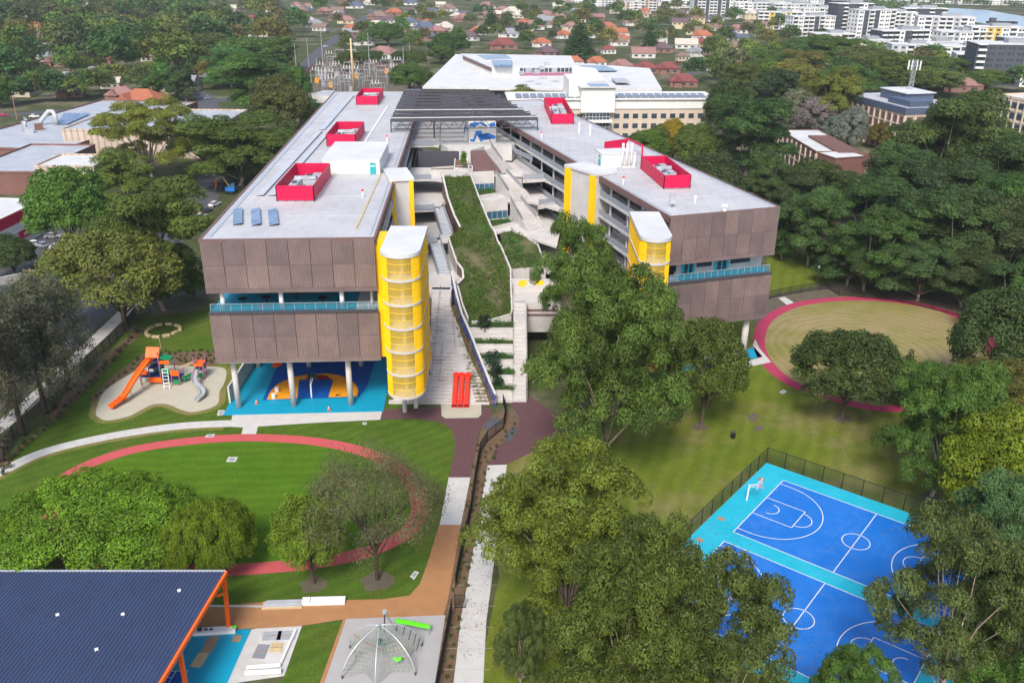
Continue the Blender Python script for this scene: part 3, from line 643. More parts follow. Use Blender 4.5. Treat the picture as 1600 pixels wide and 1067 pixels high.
# ---------------------------------------------------------------- plant on the roofs
def plant_pen(label, fl, fr, bk, h, pipes=False):
    x, y, wd, dp, rot = RCW(fl, fr, bk)
    root = thing('plant_enclosure', label, 'plant enclosure', (x, y, ZR-.1), 'red plant enclosures on the roofs')
    c, s = math.cos(rot), math.sin(rot)
    L = lambda a, b: (x+c*a-s*b, y+s*a+c*b)
    z = ZR-.1
    for (a, b) in (((-wd/2, -dp/2), (wd/2, -dp/2)), ((wd/2, -dp/2), (wd/2, dp/2)), ((wd/2, dp/2), (-wd/2, dp/2)), ((-wd/2, dp/2), (-wd/2, -dp/2))):
        ln = math.dist(a, b); n = max(3, round(ln/1.7))
        for k in range(n):
            p, q = L(*lerp(a, b, (k+.015)/n)), L(*lerp(a, b, (k+.985)/n))
            MB().beam((*p, z+h/2+.15), (*q, z+h/2+.15), .09, h-.1).build('screen_panel', 'red', root)
        fr_ = MB()
        for k in range(n+1): p = L(*lerp(a, b, k/n)); fr_.beam((*p, z), (*p, z+h+.12), .14, .14)
        fr_.beam((*L(*a), z+h+.15), (*L(*b), z+h+.15), .12, .1)
        fr_.build('screen_frame', 'red', root)
    MB().rbox(x, y, wd-.4, dp-.4, rot, z, z+.12).build('plinth', 'concrete', root)
    random.seed(int(abs(x)*10))
    for i, (a, b, w2, d2, hh) in enumerate(((-wd*.2, -dp*.15, wd*.22, dp*.45, 1.9), (wd*.22, dp*.12, wd*.25, dp*.5, 1.6), (0, dp*.3, wd*.3, dp*.15, 1.3))):
        px, py = L(a, b); u = MB().rbox(px, py, w2, d2, rot, z+.12, z+hh).build('chiller_unit', 'lgrey', root)
        px2, py2 = px, py
        MB().cyl(px2, py2, z+hh, z+hh+.25, min(w2, d2)*.35, 12).build('fan', 'dgrey', u)
    MB().beam((*L(-wd*.3, dp*.05), z+2.0), (*L(wd*.3, dp*.05), z+2.0), .7, .5).build('duct', 'lgrey', root)
    return root
def RCW(fl, fr, bk):
    a, b, c = Vector(fl), Vector(fr), Vector(bk); u = (b-a).normalized(); n = Vector((-u.y, u.x)); d = (c-a).dot(n); m = (a+b)/2+n*d/2
    return m.x, m.y, (b-a).length, d, math.atan2(u.y, u.x)
plant_pen('crimson screened plant pen nearest the front of the roof beside the solar panels', (-42.67, 158.65), (-35.99, 158.84), (-36.73, 177.4), 2.7)
plant_pen('crimson screened plant pen behind the white roof plant room', (-43.12, 208.02), (-36.49, 208.25), (-37.46, 225.0), 2.7)
plant_pen('small crimson plant pen at the far end of the roof below the substation', (-46.24, 269.31), (-39.87, 269.6), (-40.98, 286.08), 2.4)
plant_pen('long crimson plant pen beside the dark solar canopy', (10.06, 239.53), (15.81, 239.76), (8.14, 268.16), 2.5)
plant_pen('long crimson plant pen beside the white flues and roof plant room', (28.96, 169.8), (34.13, 170.46), (30.33, 187.62), 2.5)
# portal of crimson screen behind the plant room
pr = thing('screen_portal', 'crimson screen panel with a bent crimson duct behind the white plant room', 'screen', (23.68, 203.81, 30.9))
_a, _b, _c, _e = (20.55, 203.0), (26.2, 206.77), (28.51, 198.44), (27.49, 190.61)
MB().beam((*_a, ZR+1.3), (*_b, ZR+1.3), .12, 2.4).build('screen_panel', 'red', pr)
_m = MB().beam((*_b, ZR+2.5), (*_c, ZR+2.5), .35, .35); _m.beam((*_c, ZR-.1), (*_c, ZR+2.6), .35, .35); _m.build('frame', 'red', pr)
def plant_room(label, fl, fr, bk, h, door):
    x, y, wd, dp, rot = RCW(fl, fr, bk)
    root = thing('plant_room', label, 'plant room', (x, y, ZR-.1)); c, s = math.cos(rot), math.sin(rot)
    L = lambda a, b: (x+c*a-s*b, y+s*a+c*b); z = ZR-.1
    MB().rbox(x, y, wd, dp, rot, z, z+h).build('wall', 'offw', root)
    MB().rbox(x, y, wd+.3, dp+.3, rot, z+h, z+h+.2).build('roof', 'roof2', root)
    for k in range(5):
        a = -wd/2+wd*k/5
        MB().beam((*L(a+.06, -dp/2-.05), z+h/2), (*L(a+wd/5-.06, -dp/2-.05), z+h/2), .06, h-.1).build('wall_panel', 'offw', root)
    a = wd*door; d = MB().beam((*L(a-.6, -dp/2-.13), z+1.25), (*L(a+.6, -dp/2-.13), z+1.25), .08, 2.3).build('door', 'teal', root)
    MB().beam((*L(a-.45, -dp/2-.18), z+1.75), (*L(a+.45, -dp/2-.18), z+1.75), .04, .25).build('vent', 'white', d)
    return root
plant_room('white rooftop plant room with a teal door behind the front crimson pen', (-38.55, 180.16), (-27.04, 180.51), (-28.53, 198.56), 2.9, .38)
pr2 = plant_room('white rooftop plant room with three white flues beside it', (17.69, 192.83), (18.63, 187.86), (25.5, 191.18), 2.8, .2)
fl = thing('flue_stack', 'three white flue pipes rising from a manifold next to the plant room', 'flues', (24.72, 188.05, 30.9))
for k in range(3):
    x, y = (22.89, 187.38); x += k*.95; y += .25*k
    MB().tube([(x, y, ZR), (x, y, ZR+3.6), (x, y, ZR+5.2)], [.22, .22, .26], 10).build('flue_pipe', 'white', fl, True)
    MB().tube([(x, y-.2, ZR+.3), (x+.5, y-1, ZR+.3), (x+.9, y-1, ZR+.1)], .22, 8).build('elbow', 'white', fl, True)
MB().rbox(x-.8, y-1.2, 4.2, 1.0, .2, ZR-.1, ZR+.35).build('manifold', 'lgrey', fl)
# low roof fittings
def vent(label, p, h, r, cap, grp='roof vents'):
    t = thing('roof_vent', label, 'roof vent', (*p, ZR-.12), grp)
    MB().cyl(p[0], p[1], ZR-.12, ZR+h, r, 10).build('pipe', 'white', t); MB().cyl(p[0], p[1], ZR+h, ZR+h+.35, r*1.5, 10, r*1.2).build('cap', cap, t)
for p, l in zip([(-27.65, 161.84), (-30.06, 214.6), (6.85, 220.77), (21.64, 173.73)], ('red capped roof vent right of the front crimson pen', 'red capped roof vent beside the canopy leg on the wing roof', 'red capped roof vent on the narrow end of the oval side roof', 'red capped roof vent between the lift tower and the crimson pen')):
    vent(l, p, 1.1, .16, 'redplastic')
for p, l in zip([(37.22, 153.79), (33.15, 159.83), (16.49, 227.04), (18.97, 223.72)], ('wide white roof vent near the brown corner of the oval side roof', 'small white roof vent in the middle of the oval side roof', 'tall thin white roof vent behind the long crimson pen', 'short white roof vent near the tall thin one')):
    vent(l, p, .8 if 'thin' not in l else 2.2, .2 if 'wide' not in l else .4, 'white')
t = thing('exhaust_cage', 'galvanised exhaust cage standing near the front edge of the oval side roof', 'exhaust', (28.43, 156.57, 30.9))
x, y = (28.43, 156.57)
for dx in (-.45, .45):
    for dy in (-.45, .45): MB().beam((x+dx, y+dy, ZR-.1), (x+dx, y+dy, ZR+2.6), .1, .1).build('leg', 'lgrey', t)
MB().box(x-.4, x+.4, y-.4, y+.4, ZR+.6, ZR+2.3).build('cowl', 'lgrey', t)
def panel_row(label, fl, fr, bk, n, tilt=.35, mat='solar'):
    x, y, wd, dp, rot = RCW(fl, fr, bk); root = thing('solar_array', label, 'solar panels', (x, y, ZR-.1), 'roof solar arrays')
    c, s = math.cos(rot), math.sin(rot); L = lambda a, b: (x+c*a-s*b, y+s*a+c*b)
    for k in range(n):
        b0, b1 = -dp/2+dp*k/n+.04, -dp/2+dp*(k+1)/n-.04
        p = [L(-wd/2, b0), L(wd/2, b0), L(wd/2, b1), L(-wd/2, b1)]
        MB().add([(*p[0], ZR+.05), (*p[1], ZR+tilt), (*p[2], ZR+tilt), (*p[3], ZR+.05), (*p[0], ZR), (*p[1], ZR+tilt-.05), (*p[2], ZR+tilt-.05), (*p[3], ZR)],
                 [(0, 1, 2, 3), (7, 6, 5, 4), (0, 4, 5, 1), (1, 5, 6, 2), (2, 6, 7, 3), (3, 7, 4, 0)]).build('panel', mat, root)
    MB().beam((*L(wd/2-.2, -dp/2), ZR), (*L(wd/2-.2, dp/2), ZR), .08, .25).build('rail', 'dgrey', root)
panel_row('outermost short row of blue solar panels on the front roof edge', (-46.1, 142.85), (-44.63, 143.26), (-45.96, 153.28), 6)
panel_row('middle short row of blue solar panels on the front roof edge', (-42.96, 142.55), (-41.49, 142.96), (-42.95, 153.36), 6)
panel_row('short row of blue solar panels nearest the yellow tower', (-40.03, 142.62), (-38.55, 143.04), (-39.84, 153.02), 6)
panel_row('long row of pale solar panels running back along the outer roof edge', (-47.43, 162.23), (-46.03, 162.27), (-48.57, 227.17), 24, .2, 'palesolar')
panel_row('second long row of pale solar panels beside the first crimson pen', (-45.32, 162.29), (-43.91, 162.33), (-46.59, 241.13), 24, .2, 'palesolar')
panel_row('far row of pale solar panels leading to the last crimson pen', (-49.24, 228.91), (-47.63, 228.97), (-50.3, 286.99), 20, .2, 'palesolar')
MB().beam((*(-36.76, 267.35), ZR-.03), (*(-34.87, 201.8), ZR-.03), .45, .2).build('roof_conduit', 'white', LW)
MB().beam((*(-26.93, 181.67), ZR-.03), (*(-25.63, 141.49), ZR-.03), .3, .15).build('safety_line', 'sand', LW)

# ---------------------------------------------------------------- solar canopy over the upper terrace
cn = thing('solar_canopy', 'dark steel canopy of nine long solar panel rows bridging the two wings', 'canopy', (-12.72, 233.03, 0))
CA, CB, CC, CD = [Vector(p) for p in [(-30.59, 226.54), (6.08, 230.39), (-7.43, 275.96), (-32.85, 276.05)]]
for k in range(9):
    t = k/8.05
    a, b = CA+(CD-CA)*t, CB+(CC-CB)*t; d = (b-a).normalized(); n = Vector((-d.y, d.x))
    m = 14
    MB().beam((*a, 33.95), (*b, 33.95), .3, .9).build('roof_beam', 'dgrey', cn)
    if k in (0, 2): MB().beam((*(a-n*.05), 34.45), (*(b-n*.05), 34.45), .5, .1).build('beam_cap', 'offw', cn)
    for j in range(m):
        p, q = a+(b-a)*(j+.03)/m+n*.3, a+(b-a)*(j+.97)/m+n*.3
        p2, q2 = p+n*2.9, q+n*2.9
        MB().add([(*p, 34.75), (*q, 34.75), (*q2, 34.1), (*p2, 34.1), (*p, 34.65), (*q, 34.65), (*q2, 34.0), (*p2, 34.0)], [(0, 1, 2, 3), (7, 6, 5, 4), (0, 4, 5, 1), (1, 5, 6, 2), (2, 6, 7, 3), (3, 7, 4, 0)]).build('solar_panel', 'darksolar', cn)
def truss(a, b, nm):
    m = MB(); n = 14
    m.beam((*a, 33.6), (*b, 33.6), .25, .25); m.beam((*a, 31.7), (*b, 31.7), .2, .2)
    for j in range(n):
        p, q = a+(b-a)*j/n, a+(b-a)*(j+1)/n; c = (p+q)/2
        m.beam((*p, 33.6), (*c, 31.7), .12, .12); m.beam((*c, 31.7), (*q, 33.6), .12, .12)
    m.build(nm, 'dgrey', cn)
truss(CA, CB, 'front_truss'); truss(CD, CC, 'rear_truss')
for P in (CA, CB, CC, CD): MB().beam((*P, ZR-.1), (*P, 34), .3, .3).build('leg', 'dgrey', cn)
for P, Q in ((CA, CD), (CB, CC)): MB().beam((*P, 33.6), (*Q, 33.6), .3, .4).build('edge_beam', 'dgrey', cn)
for t in (.3, .62):
    p, q = CA+(CB-CA)*t, CD+(CC-CD)*t; MB().beam((*p, 33.5), (*q, 33.5), .25, .4).build('purlin', 'dgrey', cn)
    for r in (.25, .75): s = p+(q-p)*r; MB().beam((*s, 26), (*s, 33.5), .35, .35).build('canopy_column', 'dgrey', cn)

# ================================================================ stepped terraces between the wings
Y0, K1 = 139.2, .379
def zs(y): return max(0.0, K1*(y-Y0))                   # embankment of the seating stairs
def zg(y): return 7.5+.3036*(y-159.0)                   # planted slope above it
def interp(pts, y):
    """x on a polyline [(x,y,..)] at y"""
    P = sorted(pts, key=lambda p: p[1])
    if y <= P[0][1]: return P[0][0]
    for a, b in zip(P, P[1:]):
        if y <= b[1]: return a[0]+(b[0]-a[0])*(y-a[1])/(b[1]-a[1])
    return P[-1][0]
# seating stairs
ss = thing('seating_stairs', 'broad white concrete seating stairs climbing beside the yellow stair tower', 'stairs', (-12, 139.2, 0))
LEFT = [(-22.15, 137.96, -0.47), (-17.94, 140.52, 0.5), (-14.62, 144.3, 1.93), (-15.2, 151.9, 4.81), (-15.97, 167.27, 10.64)]
RIGHT = [(-3.71, 138.68, -0.2), (-5.21, 143.8, 1.74), (-7.1, 148.26, 3.43), (-9.1, 153.71, 5.5), (-9.99, 157.12, 6.79), (-12.03, 162.87, 8.97), (-12.41, 167.3, 10.65)]
n = 36
for i in range(n):
    z1 = 11.0*(i+1)/n; ya = Y0+11.0/K1*i/n; yb = Y0+11.0/K1*(i+1)/n
    xl, xr = interp(LEFT, ya), interp(RIGHT, ya)
    if ya < 145: xl = min(xl, -21.5+ (ya-Y0)*.9)
    MB().prism([(xl, ya), (xr, ya), (interp(RIGHT, yb), yb+.25), (xl, yb+.25)], max(0, z1-1.0), z1).build('step', 'white_conc', ss)
rs = MB()
for i in range(6, 30):
    if random.random() < .75:
        z1 = 11.0*(i+1)/n; ya = Y0+11.0/K1*i/n; c = -13+random.uniform(-.5, .5)
        for q in range(2): w_ = random.uniform(.7, 2.4); c2 = c+random.uniform(-1.4, 1.6); rs.add([(c2-w_/2, ya+.12, z1+.006), (c2+w_/2, ya+.12, z1+.006), (c2+w_/2, ya+.34, z1+.006), (c2-w_/2, ya+.34, z1+.006)], [(0, 1, 2, 3)])
rs.build('timber_tread', 'timber', ss, kind='stuff')
hr = MB()
for x0, y0, x1, y1 in ((-14.35, 144.5, -14.3, 168), (-10.6, 152, -11.3, 158.5), (-12.9, 144, -12.9, 153)):
    hr.tube([(x0, y0, zs(y0)+1.0), (x1, y1, zs(y1)+1.0)], .05, 5)
    for t in (0, .25, .5, .75, 1): y = y0+(y1-y0)*t; x = x0+(x1-x0)*t; hr.beam((x, y, zs(y)), (x, y, zs(y)+1), .06, .06)
hr.build('handrail', 'grey', ss)
struct('planted_bank', MB().prism([(-19.6, 141), (-15.3, 141), (-15.1, 168.4), (-21, 168.4)], [0, 0, 0, 0], [.5, .5, 10.6, 10.6]), 'bed')
struct('planted_bank', MB().prism([(-6.2, 139.3), (-3.0, 139.3), (-10.2, 163.5), (-12.4, 163.5)], [0, 0, 0, 0], [.15, .15, 9.1, 9.1]), 'bed')
bx = thing('planter_box', 'white walled planter bed between the yellow tower and the seating stairs', 'planter', (-17, 150, 0))
for y in (149.2, 156.5): MB().box(-19.4, -14.7, y-.15, y+.15, zs(y)-1, zs(y)+.9).build('planter_wall', 'white_conc', bx)
# red tube slides and their mat
struct('slide_mat', MB().sheet(smooth_path([(-12.33, 139.13), (-5.29, 139.24), (-5.16, 135.46), (-5.67, 134.31), (-11.19, 134.0), (-11.91, 134.9)], True, 1), .07), 'rubber')
for k, (nm, px) in enumerate((('left red tube slide', 709), ('middle red tube slide', 719), ('right red tube slide', 729))):
    pass
SX = [-9.96, -8.9, -7.84]
for x, l in zip(SX, ('red tube slide of three on the white stairs, the one nearest the yellow tower', 'middle red tube slide of the three on the white stairs', 'red tube slide of three on the white stairs, the one nearest the mural wall')):
    t = thing('tube_slide', l, 'slide', (x, 138.9, 0), 'red tube slides')
    m = MB(); pth = [(x, 137.7, .42), (x, 138.6, .62), (x, 140, 1.15), (x, 143.2, 2.5), (x, 144.6, 3.0)]
    m.tube(pth, .44, 14, False); m.build('tube', 'redplastic', t, True)
    MB().tube([(x, 137.68, .42), (x, 137.76, .43)], .49, 14, False).build('rim', 'redplastic', t)
    MB().tube([(x, 137.95, .42), (x, 138.0, .43)], .42, 14).build('painted_tube_shade', 'maroon', t)  # dark red disc paints the shade inside the tube mouth
    c = MB(); c.tube([(x, 144.4, 2.95), (x, 145.0, 3.1)], .56, 4, False); c.box(x-.5, x+.5, 144.5, 144.75, 2.2, 3.55); c.build('entry_hood', 'redplastic', t)
# mural wall beside the stairs
mw = thing('mural_wall', 'long sloping retaining wall with a blue painted mural beside the seating stairs', 'wall', (-7, 150, 0))
BASE = [(-2.82, 138.55, -0.25), (-3.66, 141.21, 0.76), (-4.52, 143.8, 1.74), (-6.04, 148.27, 3.44), (-7.78, 153.56, 5.44), (-9.56, 158.29, 7.23), (-10.8, 163.23, 9.11), (-12.19, 170.05, 11.69)]
pth = [(p[0], p[1], max(-.1, p[2]-1.2), max(.2, p[2])+2.15) for p in BASE]
MB().wall(pth, .3).build('wall', 'bluemural', mw)
MB().wall([(a, b, d, d+.12) for a, b, c, d in pth], .42).build('coping', 'white_conc', mw)
# lower planting rows with three-step seats
tr = thing('planting_terrace', 'white stepped seats with green planting rows below the sloping meadow', 'terrace', (-3, 145, 0))
rows = [(626, 612), (601, 588), (577, 564), (553, 540), (530, 517)]
YB = [(139.97, 142.11), (143.7, 145.62), (147.26, 149.24), (150.95, 153.0), (154.6, 156.72)]
plant_strips = []
for i, (ya, yb) in enumerate(YB):
    yn = YB[i+1][0] if i < 4 else 159.2
    zt, zb = zs(yn)-.25, (zs(ya)-.25 if i else 0.0)
    for s in range(3):
        y0 = ya+(yb-ya)*s/3; xl = interp(BASE, y0)+.25
        MB().prism([(xl, y0), (.2, y0), (.2, yb), (interp(BASE, yb)+.25, yb)], zb-.3, zb+(zt-zb)*(s+1)/3).build('seat_step', 'white_conc', tr)
    q = [(interp(BASE, yb)+.25, yb), (.2, yb), (.2, yn), (interp(BASE, yn)+.25, yn)]
    MB().prism(q, zb-.3, zt+.02).build('planting_bed', 'grassup', tr); plant_strips.append((q, zt+.02))
# stairs at the side of the rows
st = thing('garden_stairs', 'straight white stairs with a metal rail between the planting rows and the great gum tree', 'stairs', (1.6, 141, 0))
for i in range(24):
    z1 = 9.4*(i+1)/24; ya = 140.2+24.8*i/24
    MB().box(.25, 2.6, ya, ya+24.8/24+.2, z1-1.2, z1).build('step', 'white_conc', st)
hr = MB().tube([(2.75, 140.5, 1.1), (2.75, 163.5, 9.9)], .06, 5)
for k in range(9): y = 140.5+23*k/8; hr.beam((2.75, y, zs(y)-.3), (2.75, y, 1.1+8.8*k/8), .08, .08)
for k in (1, 2): hr.tube([(2.75, 140.5, 1.1-.3*k), (2.75, 163.5, 9.9-.3*k)], .04, 4)
hr.build('handrail', 'grey', st)
MB().wall([(2.75, 146, 0, zs(146)), (2.75, 164.8, 0, 9.3)], .25).build('side_wall', 'white_conc', st)
sg = thing('sign_wall', 'white landing wall with yellow painted patches and a letter at the stair head', 'sign', (4, 166, 9))
MB().box(-.4, 9.5, 164.9, 171.2, 3, 9.4).build('landing', 'white_conc', sg)
MB().box(-.4, 9.6, 171.2, 171.6, 3, 11.9).build('wall', 'white_conc', sg)
def patch(pts, y, mat, par, nm): MB().add([(x, y, z) for x, z in pts], [tuple(range(len(pts)))]).build(nm, mat, par)
patch([(1.3, 10.3), (3.0, 10.4), (3.1, 11.5), (2.6, 11.75), (1.5, 11.6), (1.2, 11.0)], 171.18, 'yellow', sg, 'painted_patch')
patch([(5.0, 10.6), (6.2, 10.7), (6.3, 11.5), (5.6, 11.8), (4.6, 11.7), (4.5, 11.2)], 171.18, 'yellow', sg, 'painted_patch')
def text(s, size, loc, rot, mat, par, nm='lettering', ext=.01):
    cu = bpy.data.curves.new(nm, 'FONT'); cu.body = s; cu.size = size; cu.extrude = ext; cu.align_x = 'CENTER'; cu.materials.append(M[mat])
    o = bpy.data.objects.new(nm, cu); COL.objects.link(o); o.rotation_euler = rot; o.location = Vector(loc)-Vector(par['_o']); o.parent = par; return o
text('G', 1.35, (3.0, 171.15, 10.45), (R(90), 0, 0), 'white', sg)
for q in ((3.5, 165.2, 7.6), (3.5, 165.2, 6.6)): MB().box(2.9, 9.0, q[1]-.5, q[1]-.3, q[2], q[2]+.3).build('slat', 'brown', sg)

# planted slope
GO = [(-16.87, 211.04, 23.3), (-10.2, 211.71, 23.5), (-7.88, 202.02, 20.56), (-5.9, 194.26, 18.21), (-4.66, 189.83, 16.86), (-3.93, 188.39, 16.42), (-3.31, 185.08, 15.42), (-2.17, 181.64, 14.37), (-1.05, 177.42, 13.09), (-0.36, 174.83, 12.31), (-0.34, 170.42, 10.97), (-0.04, 161.89, 8.38), (-0.28, 160.75, 8.03), (-3.71, 159.21, 7.56), (-7.73, 158.42, 7.33), (-8.52, 159.53, 7.66), (-9.68, 163.32, 8.81), (-11.0, 169.27, 10.62), (-9.93, 171.13, 11.18), (-10.2, 173.86, 12.01), (-11.37, 176.21, 12.72), (-13.8, 185.66, 15.59), (-11.49, 189.02, 16.61), (-12.99, 193.42, 17.95), (-14.86, 200.6, 20.13)]
gs = MB(); gs.sheet([(p[0], p[1], p[2]) for p in GO], .0)
struct('planted_slope', gs, 'grassup')
tw = thing('terrace_building', 'white stepped school terraces with stairs, windows and planters between the two wings', 'terraces', (-5, 200, 0))
def white_wall(pts, up, dn, mat='white_conc', nm='parapet_wall', th=.32, cap=None):
    m = MB().wall([(p[0], p[1], p[2]-dn, p[2]+up) for p in pts], th).build(nm, mat, tw)
    if cap: MB().wall([(p[0], p[1], p[2]+up, p[2]+up+.12) for p in pts], th+.12).build('wall_cap', cap, tw)
white_wall(GO[:12], .55, 4.5)
white_wall(GO[11:15], .55, 2.2)
# left flank of the slope: brown faced walls with white caps, in three flights
white_wall([GO[24], GO[23], GO[22]] if len(GO) > 24 else GO[-3:], .8, 5.5, 'brown', 'flank_wall', .3, 'white_conc')
white_wall([GO[0], GO[-1], GO[-2], GO[-3]], .9, 4.2, 'brown', 'flank_wall', .3, 'white_conc')
white_wall([GO[20], GO[19], GO[18], GO[17]], .9, 3.2, 'brown', 'flank_wall', .3, 'white_conc')
white_wall([GO[21], GO[20]], .6, 2.5); white_wall([GO[17], GO[16], GO[15]], .6, 2.5)
def deck(poly, z, th=.5, nm='deck', mat='white_conc'): return MB().prism(poly, z-th, z).build(nm, mat, tw)
# decks on the tower side
deck([(-19.25, 165.86), (-12.07, 166.0), (-11.93, 171.99), (-9.94, 171.26), (-10.37, 176.77), (-11.7, 181.29), (-14.16, 193.78), (-21.66, 192.19)], 11, 4)
deck([(-21.44, 186.01), (-19.23, 186.06), (-13.77, 187.12), (-14.18, 189.01), (-12.83, 194.44), (-15.69, 211.16), (-17.5, 214.66), (-24.27, 213.28)], 15, .6)
deck([(-23.32, 197.18), (-16.82, 199.0), (-16.06, 204.7), (-15.09, 203.57), (-17.95, 226.35), (-26.28, 224.71)], 18.9, .6)
deck([(-25.09, 209.46), (-19.1, 210.29), (-16.58, 209.07), (-17.91, 222.71), (-26.52, 222.43)], 23, .5)
deck([(-28.12, 229.51), (-20.69, 230.6), (-18.99, 229.84), (-21.38, 265.51), (-32.18, 265.08)], 26.99, .5)
for pxl, z in (([(-21.71, 192.66), (-14.19, 194.25)], 11), ([(-23.41, 210.95), (-15.73, 211.74)], 15), ([(-26.21, 224.03), (-18.23, 225.65)], 18.9)):
    a, b = pxl
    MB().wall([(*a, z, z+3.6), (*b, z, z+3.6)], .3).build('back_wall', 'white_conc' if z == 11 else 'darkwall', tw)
    if z != 11:
        for k in range(3): p, q = lerp(a, b, k/3+.03), lerp(a, b, k/3+.28); MB().beam((p[0], p[1]-.25, z+1.4), (q[0], q[1]-.25, z+1.4), .06, 2.6).build('window', 'bluegl', tw)
    else: p, q = lerp(a, b, .03), lerp(a, b, .12); MB().beam((p[0], p[1]-.25, z+1.2), (q[0], q[1]-.25, z+1.2), .06, 2.4).build('door', 'grey', tw)
def rail(a, b, z, mat='gbalus', h=1.15):
    MB().beam((*a, z+h/2), (*b, z+h/2), .05, h).build('balustrade_panel', mat, tw)
    MB().beam((*a, z+h), (*b, z+h), .09, .06).build('balustrade_rail', 'lgrey', tw)
rail((-21.12, 185.55), (-16.34, 186.13), 15); rail((-23.03, 197.18), (-17.93, 198.42), 18.9)
rail((-24.78, 209.47), (-19.41, 210.28), 23); rail((-27.79, 229.53), (-18.73, 230.67), 27)
def flight(b0, b1, zb, t0, t1, zt, n, mat='white_conc', wall='grey', wh=1.1, nm='stair_step'):
    for i in range(n):
        a0, a1 = lerp(b0, t0, i/n), lerp(b1, t1, i/n); c0, c1 = lerp(b0, t0, (i+1.15)/n), lerp(b1, t1, (i+1.15)/n)
        z = zb+(zt-zb)*(i+1)/n
        MB().prism([a0, a1, c1, c0], z-.7, z).build(nm, mat, tw)
    if wall:
        for a, c in ((b0, t0), (b1, t1)):
            MB().wall([(*a, zb-.3, zb+wh), (*lerp(a, c, .5), (zb+zt)/2-.6, (zb+zt)/2+wh), (*c, zt-.6, zt+wh)], .16).build('stair_side', wall, tw)
flight((-15.36, 175.85), (-12.87, 176.31), 11, (-18.43, 187.96), (-16.14, 188.97), 15, 12, 'lgrey', 'grey')
flight((-15.72, 190.91), (-13.39, 191.94), 15, (-18.22, 200.07), (-16.07, 200.69), 18.9, 12, 'lgrey', 'grey')
MB().wall([(*(-11.58, 181.71), 11, 12.6), (*(-10.5, 176.76), 11, 12.0)], .2).build('teal_panel', 'teal', tw)
# upper plaza under the canopy, with the painted block
deck([(-18.79, 231.5), (-16.54, 227.48), (-10.74, 224.49), (-7.37, 229.43), (-0.35, 228.86), (2.19, 241.8), (2.52, 289.83), (-22.75, 288.72)], 27, 3.5, 'plaza', 'concrete')
mb_ = thing('mural_block', 'white rooftop block painted with big blue zigzag shapes under the canopy', 'mural block', (-8.16, 233.56, 27))
A, B = Vector((-11.5, 233.87)), Vector((-4.55, 235.4)); d = (B-A).normalized(); nn = Vector((-d.y, d.x)); Wm = (B-A).length
MB().prism([tuple(A), tuple(B), tuple(B+nn*8), tuple(A+nn*8)], 27, 32.5).build('wall', 'offw', mb_)
def zz(pts, face=0):
    P = [((A+d*u*Wm-nn*.05) if not face else (A+nn*u*8-d*.05), 27+v) for u, v in pts]
    MB().add([(*p, z) for p, z in P], [tuple(range(len(P)))]).build('blue_shape', 'court_blue', mb_)
zz([(.02, .9), (.06, .3), (.2, .25), (.3, 2.0), (.42, .2), (.5, .3), (.56, 1.0), (.72, 2.4), (.98, 1.5), (.98, .9), (.82, .85), (.7, 1.7), (.56, .6), (.46, 3.0), (.26, 3.0), (.15, .9)])
zz([(.0, 4.4), (.2, 3.9), (.4, 4.9), (.62, 3.9), (.7, 4.2), (.5, 5.2), (.2, 5.2), (.05, 5.0)])
zz([(.76, 4.0), (.98, 3.9), (.97, 4.9), (.85, 5.1), (.75, 4.6)])
zz([(.1, 3.2), (.3, 2.3), (.5, 3.4), (.9, 1.2), (.95, 2.2), (.55, 4.4), (.3, 3.3), (.12, 4.2)], 1)
# amphitheatre steps, planter and ramp stair down to the next deck
flight((-9.44, 215.25), (-2.79, 216.82), 23, (-10.7, 223.71), (-7.38, 224.61), 27, 11, 'brown', None, 1, 'timber_seat')
flight((-2.32, 216.84), (-0.14, 221.83), 23, (-7.06, 224.62), (-5.58, 229.49), 27, 16, 'white_conc', None)
white_wall([(*(-5.58, 229.49), 27), (*(-2.39, 223.4), 23.6)], 1.3, 3.5, 'white_conc', 'stair_wall', .3)
MB().wall([(*(-6.06, 229.47), 28.2, 28.8), (*(-2.71, 223.39), 24.7, 25.4)], .1).build('stair_side', 'grey', tw)
PL = [([(-14.24, 215.51), (-10.62, 214.25), (-12.76, 238.38), (-15.11, 235.0)], 24.3, 'upper'), ([(-20.0, 213.96), (-9.91, 215.65), (-10.09, 219.88), (-19.77, 216.73)], 24.0, 'edge'), ([(-17.18, 212.99), (-9.9, 215.24), (-10.21, 218.68), (-17.8, 217.05)], 23.6, 'ledge')]
for q, z, nm in PL:
    MB().prism(q, z-2.5, z).build('planter_soil', 'bed', tw)
    c = [Vector(p) for p in q]; pw = MB()
    for i in range(4): pw.beam((*c[i], z-1.1), (*c[(i+1) % 4], z-1.1), .3, 2.9)
    pw.build('planter_wall', 'white_conc', tw)
